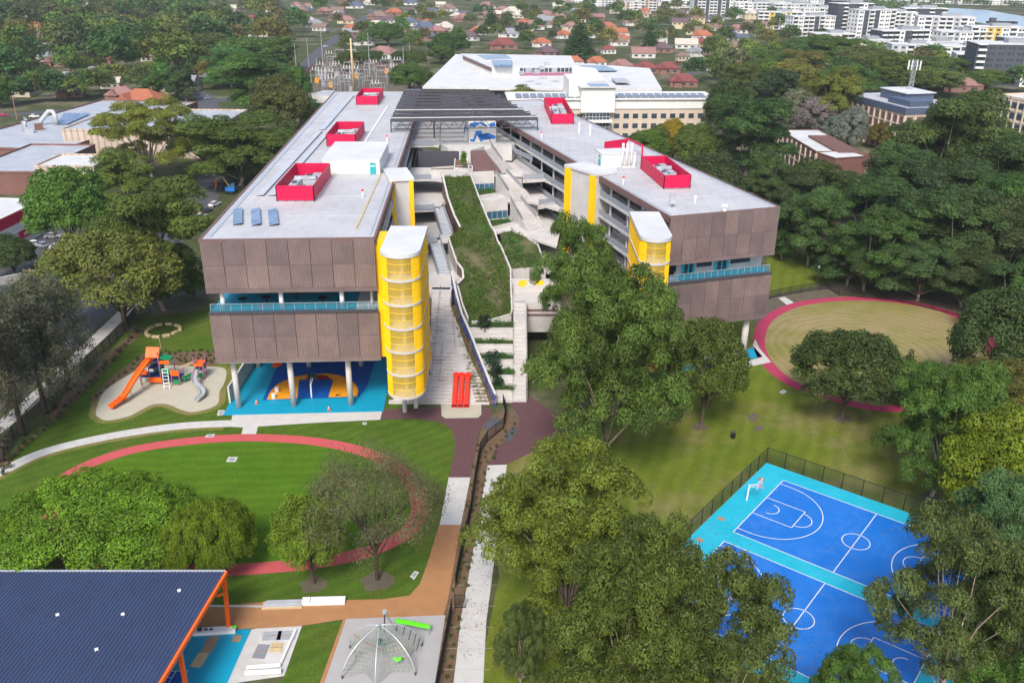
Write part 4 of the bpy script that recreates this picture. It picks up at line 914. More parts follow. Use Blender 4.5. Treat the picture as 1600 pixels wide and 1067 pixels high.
# deck 23 and the two lower decks with their windows, planters and white stairs
deck([(-10.61, 213.86), (-4.63, 215.4), (2.04, 214.93), (3.06, 209.01), (7.33, 210.44), (10.13, 204.8), (9.33, 223.57), (3.0, 232.41), (-0.73, 247.16), (-5.53, 241.85), (-11.49, 239.97)], 23, .5)
deck([(-7.94, 203.19), (-1.43, 205.69), (2.02, 206.37), (4.56, 205.27), (7.17, 202.45), (11.37, 197.55), (9.36, 221.68), (2.14, 222.82), (-8.93, 217.2)], 18.9, .5)
deck([(-4.18, 193.65), (-0.17, 194.75), (4.06, 189.45), (9.42, 183.52), (11.91, 206.18), (5.21, 211.71), (-5.47, 204.63)], 15, .5)
deck([(-2.14, 180.23), (7.96, 178.38), (11.42, 193.89), (5.84, 202.64), (-3.8, 195.94)], 11, .5)
def front(a, b, zt, zb, win, mat='white_conc'):
    MB().wall([(*a, zb, zt+.9), (*b, zb, zt+.9)], .35).build('front_wall', mat, tw)
    if win:
        for k in range(4):
            p, q = lerp(a, b, win[0]+(win[1]-win[0])*k/4+.01), lerp(a, b, win[0]+(win[1]-win[0])*(k+1)/4-.01)
            MB().beam((p[0], p[1]-.24, zb+1.2), (q[0], q[1]-.24, zb+1.2), .07, 1.7).build('window', 'bluegl', tw)
front((-10.46, 213.87), (-4.63, 215.4), 23, 18.9, (.2, 1))
front((-7.92, 202.62), (-1.28, 205.11), 18.9, 15, (.28, 1))
front((-0.28, 215.53), (2.2, 215.61), 23, 18.9, None); front((3.08, 206.4), (5.95, 207.07), 18.9, 15, None)
MB().wall([(*(2.31, 210.29), 22.2, 23.0), (*(7.37, 211.75), 22.2, 23.0)], .3).build('deck_edge', 'white_conc', tw)
MB().wall([(*(5.83, 201.85), 18.1, 18.9), (*(9.91, 204.25), 18.1, 18.9)], .3).build('deck_edge', 'white_conc', tw)
for zt, zb, b0, b1, t0, t1 in ((23, 18.9, (0.22, 205.15), (3.87, 208.81), (-4.16, 215.41), (-1.85, 216.85)), (18.9, 15, (3.28, 194.34), (6.81, 197.48), (-0.53, 205.13), (1.73, 206.96))):
    flight(b0, b1, zb, t0, t1, zt, 16, 'white_conc', 'white_conc', .95)
    for a, c in ((b0, t0), (b1, t1)):
        p, q = lerp(a, c, .25), lerp(a, c, .95); za, zc = zb+(zt-zb)*.25, zb+(zt-zb)*.95
        MB().wall([(p[0]-.16, p[1]-.1, za+.95, za+1.6), (q[0]-.16, q[1]-.1, zc+.95, zc+1.6)], .1).build('stair_screen', 'grey', tw)
    MB().wall([(*lerp(b0, t0, .02), zb-1.5, zb+.9), (*t0, zb-1.5, zt+.9)], .3).build('stair_wall', 'white_conc', tw)
for q, z in (([(-9.15, 207.25), (-3.93, 211.03), (-4.62, 214.75), (-9.27, 213.99)], 19.1), ([(-4.94, 195.14), (-0.04, 199.39), (-0.64, 202.57), (-5.4, 201.91)], 15.2)):
    MB().prism(q, z-.6, z+.3).build('planter_soil', 'grassup', tw); c = q
    MB().beam((*q[0], z+.1), (*q[1], z+.1), .3, .9).build('planter_wall', 'white_conc', tw); plant_strips.append((q, z+.3))
lowslope = [(-2.82, 188.75, 16.03), (-0.17, 189.75, 16.34), (2.9, 187.39, 15.62), (5.35, 184.37, 14.7), (6.81, 176.98, 12.46), (-0.1, 175.6, 12.04), (-0.5, 176.46, 12.3), (-2.04, 182.22, 14.05)]
struct('planted_slope', MB().sheet(lowslope, .2), 'grassup')
white_wall([(p[0], p[1], p[2]) for p in lowslope[1:5]], .5, 2.5)
white_wall([(p[0], p[1], p[2]) for p in lowslope[4:6]], .4, 5.5)
for q0, q1, z in (((2.47, 210.94), (7.37, 211.75), 23), ((6.0, 202.99), (9.96, 205.42), 18.9)): rail(q0, q1, z)
# dark sheets painting in the shaded voids under the decks
MB().box(-3, 10, 226, 226.4, 11, 22.4).build('void_shade_wall', 'darkwall', tw)
MB().box(-24, -13, 226, 226.4, 11, 26.4).build('void_shade_wall', 'dgrey', tw)
for q0, q1, z in (((0.62, 221.0), (4.56, 212.3), 27), ((-0.34, 227.24), (0.62, 221.0), 27)): rail(q0, q1, z)

# ================================================================ trees
def leaf_cloud(clumps, n_per, leaf, rng, flat=.55, up=-.35, asp=.5, droop=0.0, fill=.72):
    """leaf-sized faces over ellipsoid clumps. clumps: (x,y,z,rx,ry,rz,tint)"""
    V, T = [], []
    for (cx, cy, cz, rx, ry, rz, tn) in clumps:
        n = max(8, int(n_per*(rx*ry*rz)**(2/3)))
        d = rng.normal(size=(n*2, 3)); d /= np.linalg.norm(d, axis=1)[:, None]
        d = d[d[:, 2] > up+rng.uniform(-.25, .25, len(d))][:n]; n = len(d)
        if not n: continue
        r = fill+(1.06-fill)*rng.random(n)**.6
        # lumpy surface inside the clump
        r *= 1+.16*np.sin(d[:, 0]*7+cx*3)*np.sin(d[:, 1]*6+cy*2)+.1*np.sin(d[:, 2]*11+cz)
        c = np.stack([cx+d[:, 0]*rx*r, cy+d[:, 1]*ry*r, cz+d[:, 2]*rz*r], 1)
        nrm = d*flat*1.7+rng.normal(size=(n, 3))*.42; nrm[:, 2] += .25; nrm /= np.linalg.norm(nrm, axis=1)[:, None]
        t = rng.normal(size=(n, 3)); t[:, 2] -= droop; t -= nrm*(t*nrm).sum(1)[:, None]; t /= np.linalg.norm(t, axis=1)[:, None]
        b = np.cross(nrm, t); s = leaf*(.55+.8*rng.random(n))[:, None]
        q = np.stack([c-t*s, c+b*s*asp, c+t*s, c-b*s*asp], 1)
        V.append(q.reshape(-1, 3))
        k = tn*(.78+.44*rng.random(n)); T.append(np.repeat(k, 4))
    return np.concatenate(V), np.concatenate(T)
def leaf_object(name, V, T, root, rng, warm=.12):
    n = len(V)//4; me = bpy.data.meshes.new(name)
    me.vertices.add(len(V)); me.vertices.foreach_set('co', V.astype(np.float32).ravel())
    me.loops.add(len(V)); me.loops.foreach_set('vertex_index', np.arange(len(V), dtype=np.int32))
    me.polygons.add(n); me.polygons.foreach_set('loop_start', np.arange(n, dtype=np.int32)*4); me.polygons.foreach_set('loop_total', np.full(n, 4, np.int32))
    at = me.color_attributes.new('tint', 'FLOAT_COLOR', 'POINT')
    wv = np.repeat(rng.normal(0, warm, n), 4)
    at.data.foreach_set('color', np.stack([T*(1+wv), T, T*(1-wv*.5), np.ones_like(T)], 1).astype(np.float32).ravel())
    me.materials.append(M['leaf']); me.update(); me.validate()
    o = bpy.data.objects.new(name, me); COL.objects.link(o); o.parent = root; return o
def limbs(root, rng, h, r, targets, fork, bark, name='trunk', lean=(0, 0), multi=1):
    m = MB()
    for s in range(multi):
        ox, oy = (0, 0) if multi == 1 else (rng.uniform(-.5, .5), rng.uniform(-.5, .5))
        top = Vector((lean[0]+ox*2, lean[1]+oy*2, h*fork))
        pts = [Vector((ox, oy, -.3)).lerp(top, t)+Vector((rng.uniform(-.15, .15), rng.uniform(-.15, .15), 0))*(t*(1-t)*4) for t in (0, .06, .3, .6, 1)]
        m.tube(pts, [r*1.35, r*1.05, r*.9, r*.8, r*.66], 8)
        for t in targets[s::multi]:
            e = Vector(t); st = pts[2].lerp(top, rng.uniform(.3, 1)); mid = st.lerp(e, .5)+Vector((0, 0, (e.z-st.z)*.12)); mid.x += rng.uniform(-.6, .6); mid.y += rng.uniform(-.6, .6)
            rr = r*rng.uniform(.28, .5)
            m.tube([st, st.lerp(mid, .55), mid, e], [rr, rr*.8, rr*.55, rr*.15], 5)
    return m.build(name, bark, root, True)
def ext(V):
    return float(np.percentile(V[:, 2], 99.7)), 2*float(np.percentile(np.hypot(V[:, 0], V[:, 1]), 96))
def proto(kind):
    r = bpy.data.objects.new(kind, None); COL.objects.link(r); r['_o'] = (0, 0, 0); return r
def make_gum(seed, n_leaf, leaf, h=18.0, dia=15.0, nl=8, bark='palebark', spread=1.0, base=.3, lobe=.2, ncl=(8, 13), cr=(.34, .55)):
    """eucalypt: several rounded tufts on rising limbs, gaps between the lobes"""
    rng = np.random.default_rng(seed); root = proto('gum_tree'); R_ = dia/2; cl = []; tg = []
    for i in range(nl):
        a = i*2.4+rng.uniform(-.4, .4); t = (i+.5)/nl; z = h*(base+.14+(.86-lobe*.5-base)*t**.8); rad = R_*spread*(1-lobe*1.2)*math.sqrt(max(0.04, 1-(max(0, t-.25)/.85)**2))*(rng.uniform(.75, 1) if i % 3 else rng.uniform(.25, .55))
        c = Vector((math.cos(a)*rad, math.sin(a)*rad, z)); LR = R_*lobe*2*rng.uniform(.75, 1.15); tg.append(c)
        for k in range(rng.integers(*ncl)):
            d = rng.normal(size=3); d /= np.linalg.norm(d); d[2] = abs(d[2])*.9-.25
            rr = LR*rng.uniform(*cr); p = c+Vector(d)*LR*.8
            cl.append((p.x, p.y, p.z, rr, rr, rr*.85, rng.uniform(.62, 1.3)))
    V, T = leaf_cloud(cl, n_leaf, leaf, rng, asp=.42, droop=.5)
    leaf_object('crown', V, T, root, rng); limbs(root, rng, h, h*.018, tg, base+.12, bark, lean=(rng.uniform(-.8, .8), rng.uniform(-.8, .8)))
    return root, ext(V)[0], ext(V)[1]
def make_round(seed, n_leaf, leaf, h=11.0, dia=13.0, ncl=60, bark='bark', low=.25, flat=.75, tufts=.2, top=1.0):
    """dense broad crown built of many small tufts over a dome"""
    rng = np.random.default_rng(seed); root = proto('broadleaf_tree'); R_ = dia/2; cl = []; tg = []
    lob = [rng.normal(size=3) for _ in range(7)]; lob = [l/np.linalg.norm(l) for l in lob]
    for i in range(ncl):
        u = (i+.5)/ncl; zz = 1-u*1.25; th = i*2.39996+rng.uniform(-.3, .3); q = math.sqrt(max(0, 1-zz*zz)); d = np.array([q*math.cos(th), q*math.sin(th), zz])
        bul = 1+.2*max(0, max(float(d@l) for l in lob)-.7)/.3-.12+rng.uniform(-.07, .07)
        rr = R_*tufts*rng.uniform(.75, 1.25)
        z0 = h*(low+(1-low)*.42); p = (d[0]*R_*.84*bul, d[1]*R_*.84*bul, z0+d[2]*(h-z0)*top*.88*bul)
        cl.append((*p, rr, rr, rr*flat, rng.uniform(.72, 1.2)))
        if i % 5 == 0: tg.append(p)
    V, T = leaf_cloud(cl, n_leaf, leaf, rng, asp=.55)
    leaf_object('crown', V, T, root, rng); limbs(root, rng, h, h*.028, tg, low+.1, bark)
    return root, ext(V)[0], ext(V)[1]
def make_sparse(seed, n_leaf, leaf, h=13.0, dia=15.0, bark='darkbark', nb=46, gap=.5):
    """thin crown: a fan of fine branches with small scattered leaves"""
    rng = np.random.default_rng(seed); root = proto('sparse_tree'); R_ = dia/2; cl = []; tg = []
    for i in range(nb):
        a = i*2.4+rng.uniform(-.3, .3); t = rng.uniform(.15, 1); rad = R_*math.sqrt(rng.uniform(.08, 1))*.92; z = h*(.36+.6*math.sqrt(max(0, 1-(rad/R_)**2))*rng.uniform(.45, 1))
        p = (math.cos(a)*rad, math.sin(a)*rad, z); 
        if i % 3 == 0: tg.append(p)
        rr = R_*rng.uniform(.16, .26)
        cl.append((*p, rr, rr, rr*.6, rng.uniform(.7, 1.2)))
    V, T = leaf_cloud(cl, n_leaf, leaf, rng, up=-.9, fill=.2, asp=.35)
    leaf_object('crown', V, T, root, rng); limbs(root, rng, h, h*.024, tg, .33, bark)
    return root, ext(V)[0], ext(V)[1]
def make_casuarina(seed, n_leaf, leaf, h=17.0, dia=9.0):
    rng = np.random.default_rng(seed); root = proto('she_oak'); R_ = dia/2; cl = []; tg = []
    for i in range(40):
        t = (i+.5)/40; z = h*(.3+.68*t); rad = R_*(1.05-t)**.6*math.sqrt(rng.uniform(.1, 1)); a = i*2.4
        p = (math.cos(a)*rad, math.sin(a)*rad, z); rr = R_*rng.uniform(.22, .36); cl.append((*p, rr*.8, rr*.8, rr*1.3, rng.uniform(.65, 1.2)))
        if i % 4 == 0: tg.append(p)
    V, T = leaf_cloud(cl, n_leaf, leaf, rng, up=-.8, fill=.35, asp=.16, droop=1.0)
    leaf_object('crown', V, T, root, rng); limbs(root, rng, h, h*.016, tg, .8, 'darkbark')
    return root, ext(V)[0], ext(V)[1]
def make_pine(seed, n_leaf, leaf, h=26.0, dia=11.0):
    rng = np.random.default_rng(seed); root = proto('pine_tree'); cl = []
    nt = 17
    for k in range(nt):
        t = k/nt; z = h*(.12+.86*t); r = dia/2*(1-t)**.85+.25; m = max(4, int(9*(1-t)+3))
        for j in range(m):
            a = j*2*math.pi/m+k*.7
            for f in (.42, .78):
                cl.append((math.cos(a)*r*f, math.sin(a)*r*f, z+r*f*.12, r*.3, r*.3, .42+.2*(1-t), rng.uniform(.7, 1.15)))
    V, T = leaf_cloud(cl, n_leaf, leaf, rng, up=-.6, asp=.4, fill=.4)
    leaf_object('crown', V, T, root, rng); MB().tube([(0, 0, -.3), (0, 0, h*.96)], [h*.016, .05], 8).build('trunk', 'bark', root, True)
    return root, ext(V)[0], ext(V)[1]
def make_shrub(seed, n_leaf, leaf, h=2.0, dia=2.0, ncl=9):
    rng = np.random.default_rng(seed); root = proto('shrub'); cl = []
    for i in range(ncl):
        a = i*2.4; r = dia*.3*math.sqrt(i/ncl); rr = dia*rng.uniform(.17, .28); cl.append((math.cos(a)*r, math.sin(a)*r, h*(.35+.5*rng.random()), rr, rr, rr*1.1, rng.uniform(.7, 1.2)))
    V, T = leaf_cloud(cl, n_leaf, leaf, rng, up=-.7, fill=.4)
    leaf_object('foliage', V, T, root, rng); MB().tube([(0, 0, -.1), (0, 0, h*.5)], [.08, .04], 5).build('stem', 'bark', root)
    return root, ext(V)[0], ext(V)[1]
def make_far(seed, kind):
    """one small mesh for distant trees: tufted crown and trunk stub"""
    rng = np.random.default_rng(seed); root = None; h, dia = 12.0, 11.0; R_ = dia/2; cl = []
    n = 26
    for i in range(n):
        u = (i+.5)/n; zz = 1-u*1.3; th = i*2.4+rng.uniform(-.4, .4); q = math.sqrt(max(0, 1-zz*zz)); b = rng.uniform(.72, 1.08); rr = R_*rng.uniform(.22, .36)
        cl.append((q*math.cos(th)*R_*.74*b, q*math.sin(th)*R_*.74*b, h*.55+zz*h*.36*b, rr, rr, rr*.8, rng.uniform(.66, 1.25)))
    V, T = leaf_cloud(cl, 18, .5, rng, asp=.6)
    o = leaf_object('tree', V, T, None, rng); me = o.data
    bm_ = MB().tube([(0, 0, -.3), (0, 0, h*.5)], [.35, .2], 6)
    bpy.data.objects.remove(o); return me, ext(V)[0], ext(V)[1]
# prototypes are moved into the picture as the first tree of their kind
G1 = [make_gum(s, 235, .19, h=22, dia=23, nl=30, lobe=.165, ncl=(12, 16), cr=(.28, .4), base=.08) for s in (1, 2, 3)]
G2 = [make_gum(s, 300, .2, nl=12, lobe=.2, ncl=(9, 12), base=.02) for s in (11, 12, 13)]
G3 = [make_gum(21, 205, .2, h=24, dia=22, nl=25, lobe=.155, spread=1.05, ncl=(11, 15), cr=(.3, .44), base=.12), make_gum(22, 205, .2, h=24, dia=22, nl=22, lobe=.155, spread=1.05, ncl=(11, 15), cr=(.3, .44), base=.18)]
B1 = [make_round(s, 400, .15, h=9, dia=26, ncl=200, low=.15, tufts=.11) for s in (4, 5)]
B0 = [make_round(s, 260, .17, h=12, dia=15, ncl=110, low=.2, tufts=.17) for s in (24, 25)]
B2 = [make_round(s, 300, .2, h=12, dia=12, ncl=56, low=.14, tufts=.24) for s in (14, 15, 16)]
S1 = [make_sparse(6, 150, .12, h=13, dia=20, nb=85)]
C1 = [make_casuarina(s, 200, .26) for s in (7, 8)]
N1 = [make_pine(9, 60, .4)]
SH = [make_shrub(10, 260, .14), make_shrub(17, 260, .12, h=1.2, dia=1.6)]
_used = set()
def plant(pool, k, x, y, h, dia, col, name, label, cat, group=None, rot=None, z=0.0, lean=None):
    root, h0, d0 = pool[k % len(pool)]
    if id(pool[k % len(pool)]) in _used: o = copy_tree(root)
    else: o = root; _used.add(id(pool[k % len(pool)]))
    o.name = name; o.location = (x, y, z); o.rotation_euler = (0, 0, random.uniform(0, 6.28) if rot is None else rot); o.scale = (dia/d0, dia/d0, h/h0)
    if lean: o.rotation_euler = (lean[0], lean[1], o.rotation_euler.z)
    for key in ('label', 'category', 'group', 'kind'):
        if key in o: del o[key]
    o['label'] = label; o['category'] = cat
    if group: o['group'] = group
    for c in o.children:
        if c.name.startswith(('crown', 'foliage')): c.color = (*col, 1)
    o['_o'] = (x, y, z)
    return o
MID, DK, BR, OL, GR, SI, YE, BK = (.1, .16, .026), (.058, .102, .026), (.145, .265, .016), (.155, .17, .034), (.11, .12, .07), (.2, .21, .19), (.3, .24, .015), (.125, .13, .075)
near = [
 # pool, k, (x,y,h,d), colour, name, label
 (G1, 2, (14.03, 117.78, 33.6, 21.9), MID, 'gum_tree', 'great spreading gum tree with pale limbs in front of the stair head and yellow tower'),
 (G3, 1, (11.21, 151.66, 30.2, 13.3), MID, 'gum_tree', 'tall thin topped gum tree rising behind the great gum beside the lift tower'),
 (B0, 0, (31.95, 132.16, 19.4, 14.0), MID, 'broadleaf_tree', 'round crowned tree with a dark red trunk in front of the far wing'),
 (B0, 1, (56.54, 135.45, 16.1, 18.0), (.06, .085, .018), 'broadleaf_tree', 'dark rounded shade tree standing on the edge of the dry oval'),
 (N1, 0, (68.55, 140.36, 10.4, 5.5), DK, 'pine_tree', 'small dark pine beside the crimson track under taller trees'),
 (G1, 0, (61.48, 111.35, 21.9, 16.5), MID, 'gum_tree', 'leaning gum tree with a curved dark trunk at the corner of the ball court fence'),
 (G1, 1, (70.93, 118.53, 17.7, 19.5), OL, 'gum_tree', 'olive green gum with a broad crown behind the yellow green tree'),
 (B0, 0, (63.43, 99.79, 19.5, 15.7), (.16, .2, .012), 'broadleaf_tree', 'bright yellow green tree at the edge of the frame beyond the courts'),
 (G3, 0, (54.63, 82.97, 21.0, 13.3), (.09, .14, .045), 'gum_tree', 'blue green weeping gum above the far end of the courts'),
 (G3, 1, (43.62, 69.94, 23.5, 14.8), (.1, .14, .036), 'gum_tree', 'thin leaved gum with a pale leaning trunk over the far half of the courts'),
 (G1, 2, (51.6, 70.87, 19.6, 13.0), MID, 'gum_tree', 'green gum in the bottom corner behind the pale trunked gum'),
 (B0, 1, (84.84, 138.68, 22.3, 21.0), DK, 'broadleaf_tree', 'very dark green tree at the frame edge right of the dry oval'),
 (G1, 1, (6.21, 82.48, 23.4, 19.0), (.15, .205, .024), 'gum_tree', 'big bright gum in the foreground left of the ball court fence'),
 (G1, 0, (11.88, 64.05, 26.9, 16.3), MID, 'gum_tree', 'largest foreground gum at the bottom edge below the bright gum'),
 (G3, 0, (20.22, 64.12, 23.6, 13.4), (.1, .145, .032), 'gum_tree', 'drooping gum overhanging the near corner of the courts'),
 (G1, 2, (1.29, 73.06, 11.2, 5.6), (.1, .12, .03), 'gum_tree', 'thin young gum leaning over the pale path by the dome playground'),
 (G1, 1, (32.29, 64.23, 13.7, 8.3), MID, 'gum_tree', 'gum crown poking up at the bottom edge under the court circle'),
 (B1, 0, (-53.41, 94.35, 9.5, 27.3), BR, 'broadleaf_tree', 'wide bright green spreading tree behind the blue roofed shelter'),
 (B1, 1, (-37.61, 92.58, 9.9, 11.2), BR, 'broadleaf_tree', 'bright green tree touching the pink track behind the shelter corner'),
 (B1, 1, (-63.16, 91.66, 8.2, 11.2), BR, 'broadleaf_tree', 'bright green tree at the left frame edge behind the shelter'),
 (B0, 0, (-24.59, 90.58, 12.7, 9.1), (.15, .26, .02), 'broadleaf_tree', 'small fresh green tree with several thin stems beside the grey tree'),
 (S1, 0, (-16.72, 91.54, 18.3, 17.7), (.125, .115, .055), 'sparse_tree', 'grey thin leaved tree with a black trunk standing across the pink track'),
 (C1, 0, (-79.31, 127.33, 24.9, 12.6), BK, 'she_oak', 'feathery dark she-oak along the street fence, nearest the camera of four'),
 (C1, 1, (-79.26, 134.82, 23.8, 11.9), BK, 'she_oak', 'feathery dark she-oak along the street fence, second from the near end'),
 (C1, 0, (-78.61, 136.7, 24.8, 9.6), BK, 'she_oak', 'feathery dark she-oak along the street fence, third from the near end'),
 (C1, 1, (-79.55, 144.07, 21.6, 12.5), BK, 'she_oak', 'feathery dark she-oak along the street fence, last before the big olive tree'),
 (C1, 1, (-78.46, 119.35, 24.5, 12.1), BK, 'she_oak', 'feathery dark she-oak cut by the left frame edge'),
 (B0, 0, (-80.46, 172.42, 21.4, 28.5), OL, 'broadleaf_tree', 'large olive brown tree with a leaning pale trunk above the stone seat ring'),
 (G2, 0, (-76.12, 182.7, 27.8, 23.5), MID, 'gum_tree', 'green gum behind the large olive tree next to the brown wing'),
 (B2, 0, (-71.48, 188.68, 7.6, 6.1), MID, 'broadleaf_tree', 'small bright tree tucked against the brown screen corner'),
 (B2, 1, (-112.77, 221.26, 22.3, 19.7), (.1, .155, .02), 'broadleaf_tree', 'dense green street tree by the red and blue shopfront'),
 (G2, 1, (-113.92, 260.06, 19.6, 19.7), (.14, .19, .03), 'gum_tree', 'gum tree between the warehouses and the street'),
 (B2, 2, (-119.54, 203.7, 10.4, 11.4), DK, 'broadleaf_tree', 'low dark tree beside the car park at the left edge'),
 (G3, 1, (-122.11, 300.29, 27.0, 35.3), (.2, .24, .035), 'gum_tree', 'tall yellow green gum in front of the beige warehouse'),
 (G2, 0, (-91.74, 296.64, 23.2, 33.9), MID, 'gum_tree', 'broad gum beside the long wing roof near the street bend'),
 (B2, 0, (-112.0, 323.25, 15.4, 22.4), MID, 'broadleaf_tree', 'leafy street tree left of the broad gum by the wing'),
]
for pool, k, (x, y, h, d), col, nm, lb in near: plant(pool, k, x, y, h, d, col, nm, lb, 'tree')

# ================================================================ things in the grounds
def fence(name, label, path, h, step, mesh='black', open_=True, mid=True):
    """posts every step metres, rails, and per bay an infill of pickets or wire mesh"""
    P = [Vector(p) for p in path]; root = thing(name, label, 'fence', (*P[0], 0)); pts = []
    for a, b in zip(P, P[1:]):
        n = max(1, round((b-a).length/step)); pts += [a+(b-a)*i/n for i in range(n)]
    pts.append(P[-1])
    post = MB().box(-.05, .05, -.05, .05, 0, h+.06).build('fence_post', mesh); pm = post.data; bpy.data.objects.remove(post)
    for p in pts: inst(pm, 'fence_post', root, (*p, 0))
    rl = MB()
    for a, b in zip(pts, pts[1:]):
        for z in ((.2, h-.1) if mid else (h,)): rl.beam((*a, z), (*b, z), .06, .06)
    rl.build('rail', mesh, root)
    for a, b in zip(pts, pts[1:]):
        if open_ == 'mesh': MB().add([(*a, .05), (*b, .05), (*b, h), (*a, h)], [(0, 1, 2, 3)]).build('mesh_panel', 'meshf', root)
        else:
            m = MB(); L = (b-a).length; k = max(2, int(L/.24))
            for i in range(1, k): p = a+(b-a)*i/k; m.beam((*p, .08), (*p, h), .055, .055)
            m.build('picket_panel', mesh, root)
    return root
fence('palisade_fence', 'black picket fence winding down the planted strip between the two main paths', [(-1.49, 139.29), (-0.9, 135.52), (-1.28, 130.58), (-3.82, 126.31), (-4.83, 122.67), (-5.31, 114.46), (-5.6, 106.13), (-6.37, 96.9), (-6.79, 90.04)], 2.1, 2.6)
fence('palisade_fence', 'black picket fence along the pale path beside the dome playground', [(-6.97, 85.33), (-7.34, 79.72), (-7.72, 73.43), (-8.05, 67.81)], 2.1, 2.6)
fence('palisade_fence', 'black picket fence along the street footpath by the she-oaks', [(-78.91, 112.11), (-78.85, 119.15), (-80.22, 126.06), (-80.83, 132.07), (-80.92, 137.14), (-81.0, 142.02), (-80.85, 146.66), (-80.56, 150.72), (-80.41, 157.92), (-80.09, 163.16), (-80.17, 170.71), (-81.09, 179.22), (-78.48, 180.76)], 2.2, 3.4)
fence('palisade_fence', 'black picket fence curving behind the dry oval and crimson track', [(58.38, 192.06), (61.89, 194.21), (69.92, 197.78), (74.73, 199.18), (75.73, 194.9), (80.95, 193.33), (85.97, 192.19), (91.67, 188.27), (97.99, 182.22), (101.98, 173.31)], 2.0, 3.0)
fence('court_fence', 'dark wire mesh fence along the baseline end of the ball court', [cp(-4.2, 2*CW+GAP+3.1), cp(-4.2, -3.3)], 2.7, 3.0, 'black', 'mesh', False)
fence('court_fence', 'dark wire mesh fence along the long grass side of the ball court', [cp(-4.2, -3.3), cp(31.2, -3.3)], 2.7, 3.0, 'black', 'mesh', False)
g = thing('gate', 'black barred gate half open on the concrete slab between the fences', 'gate', (-6.64, 86.24, 0))
a, b = Vector((-6.64, 86.24)), Vector((-5.41, 86.26))
fr = MB().beam((*a, .15), (*b, .15), .06, .06).beam((*a, 2.0), (*b, 2.0), .06, .06).beam((*a, 0), (*a, 2.2), .1, .1).beam((*b, .1), (*b, 2.05), .07, .07); fr.build('gate_frame', 'black', g)
m = MB()
for k in range(1, 11): p = a+(b-a)*k/11; m.beam((*p, .15), (*p, 2.0), .03, .03)
m.build('picket_panel', 'black', g)

def hoop(label, x, y, ang, post='white', board='white', h=3.05, grp='basketball hoops'):
    t = thing('basketball_hoop', label, 'basketball hoop', (x, y, 0), grp)
    d = Vector((math.cos(ang), math.sin(ang))); n = Vector((-d.y, d.x)); P = lambda u, v, z: (x+d.x*u+n.x*v, y+d.y*u+n.y*v, z)
    MB().tube([P(0, 0, 0), P(.15, 0, 2.7)], .13, 8).build('post', post, t)
    ar = MB()
    for v in (-.18, .18): ar.beam(P(.1, v*.5, 2.6), P(1.55, v, 3.35), .07, .07)
    ar.beam(P(.1, 0, 2.3), P(1.55, 0, 3.0), .07, .07); ar.build('arm', post, t)
    bd = MB().add([P(1.6, -.9, 2.95), P(1.6, .9, 2.95), P(1.6, .9, 4.0), P(1.6, -.9, 4.0), P(1.66, -.9, 2.95), P(1.66, .9, 2.95), P(1.66, .9, 4.0), P(1.66, -.9, 4.0)], [(0, 1, 2, 3), (7, 6, 5, 4), (0, 4, 5, 1), (1, 5, 6, 2), (2, 6, 7, 3), (3, 7, 4, 0)]).build('backboard', board, t)
    mk = MB()
    for s in ((-.3, 3.1, .3, 3.16), (-.3, 3.5, .3, 3.56), (-.3, 3.1, -.24, 3.56), (.24, 3.1, .3, 3.56)): mk.add([P(1.672, s[0], s[1]), P(1.672, s[2], s[1]), P(1.672, s[2], s[3]), P(1.672, s[0], s[3])], [(0, 1, 2, 3)])
    mk.build('target_square', 'redplastic' if board == 'white' else 'white', bd)
    c = P(2.05, 0, 3.05); MB().tube([(c[0]+.24*math.cos(k*.35), c[1]+.24*math.sin(k*.35), 3.05) for k in range(19)], .03, 5, False).build('rim', 'redplastic', t)
m0 = CW/2
hoop('white basketball hoop at the fenced baseline of the far court', *cp(-2.0, m0), CT)
hoop('white basketball hoop half hidden by gum leaves at the baseline of the near court', *cp(-2.0, CW+GAP+m0), CT)
hoop('white basketball hoop under the trees at the far end of the near court', *cp(2*L2+2, CW+GAP+m0), CT+math.pi)
hoop('white basketball hoop under the trees at the far end of the far court', *cp(2*L2+2, m0), CT+math.pi)
hoop('black backed basketball hoop under the raised school wing', *(-35.36, 141.22), R(88), 'white', 'black')

# --- playground with the orange slide
pt = thing('play_tower', 'mauve and orange climbing tower with a long orange slide', 'play equipment', (-64.6, 147, 0))
tx, ty = -64.6, 147.2
for dx, dy, h in ((-1, -1, 5.2), (1, -1, 6.4), (1, 1, 6.4), (-1, 1, 6.0), (3.0, -1.2, 3.4), (3.0, .9, 3.6), (4.4, -1.2, 3.0), (4.4, .9, 3.2), (-2.6, -1.4, 3.2), (-2.6, .8, 3.6)):
    MB().cyl(tx+dx, ty+dy, 0, h, .1, 8).build('post', 'purple', pt)
for z in (1.5, 3.2, 4.6): MB().box(tx-1.1, tx+1.1, ty-1.1, ty+1.1, z, z+.1).build('platform', 'navy', pt)
MB().box(tx-2.7, tx-1.1, ty-1.4, ty+.9, 1.6, 1.7).build('platform', 'navy', pt); MB().box(tx+1.1, tx+4.5, ty-1.2, ty+1, 1.3, 1.4).build('platform', 'navy', pt)
for a, mat in (((-1.2, 1.2, -1.2, -1.1, .5, 1.5), 'orange'), ((1.3, 2.9, -1.3, -1.2, 2.2, 3.2), 'kgreen'), ((3.0, 4.4, -1.3, -1.2, 1.9, 3.0), 'orange'), ((3.3, 4.3, -1.35, -1.25, .3, 1.1), 'kgreen'), ((1.05, 1.15, -1, 1, 3.3, 4.5), 'purple'), ((-2.7, -1.2, -1.5, -1.4, 2.2, 3.1), 'orange'), ((1.0, 3.0, .9, 1.0, 3.4, 4.4), 'lgrey'), ((-1, 1, 1.05, 1.15, 1.6, 2.9), 'kgreen')):
    MB().box(tx+a[0], tx+a[1], ty+a[2], ty+a[3], a[4], a[5]).build('panel', mat, pt)
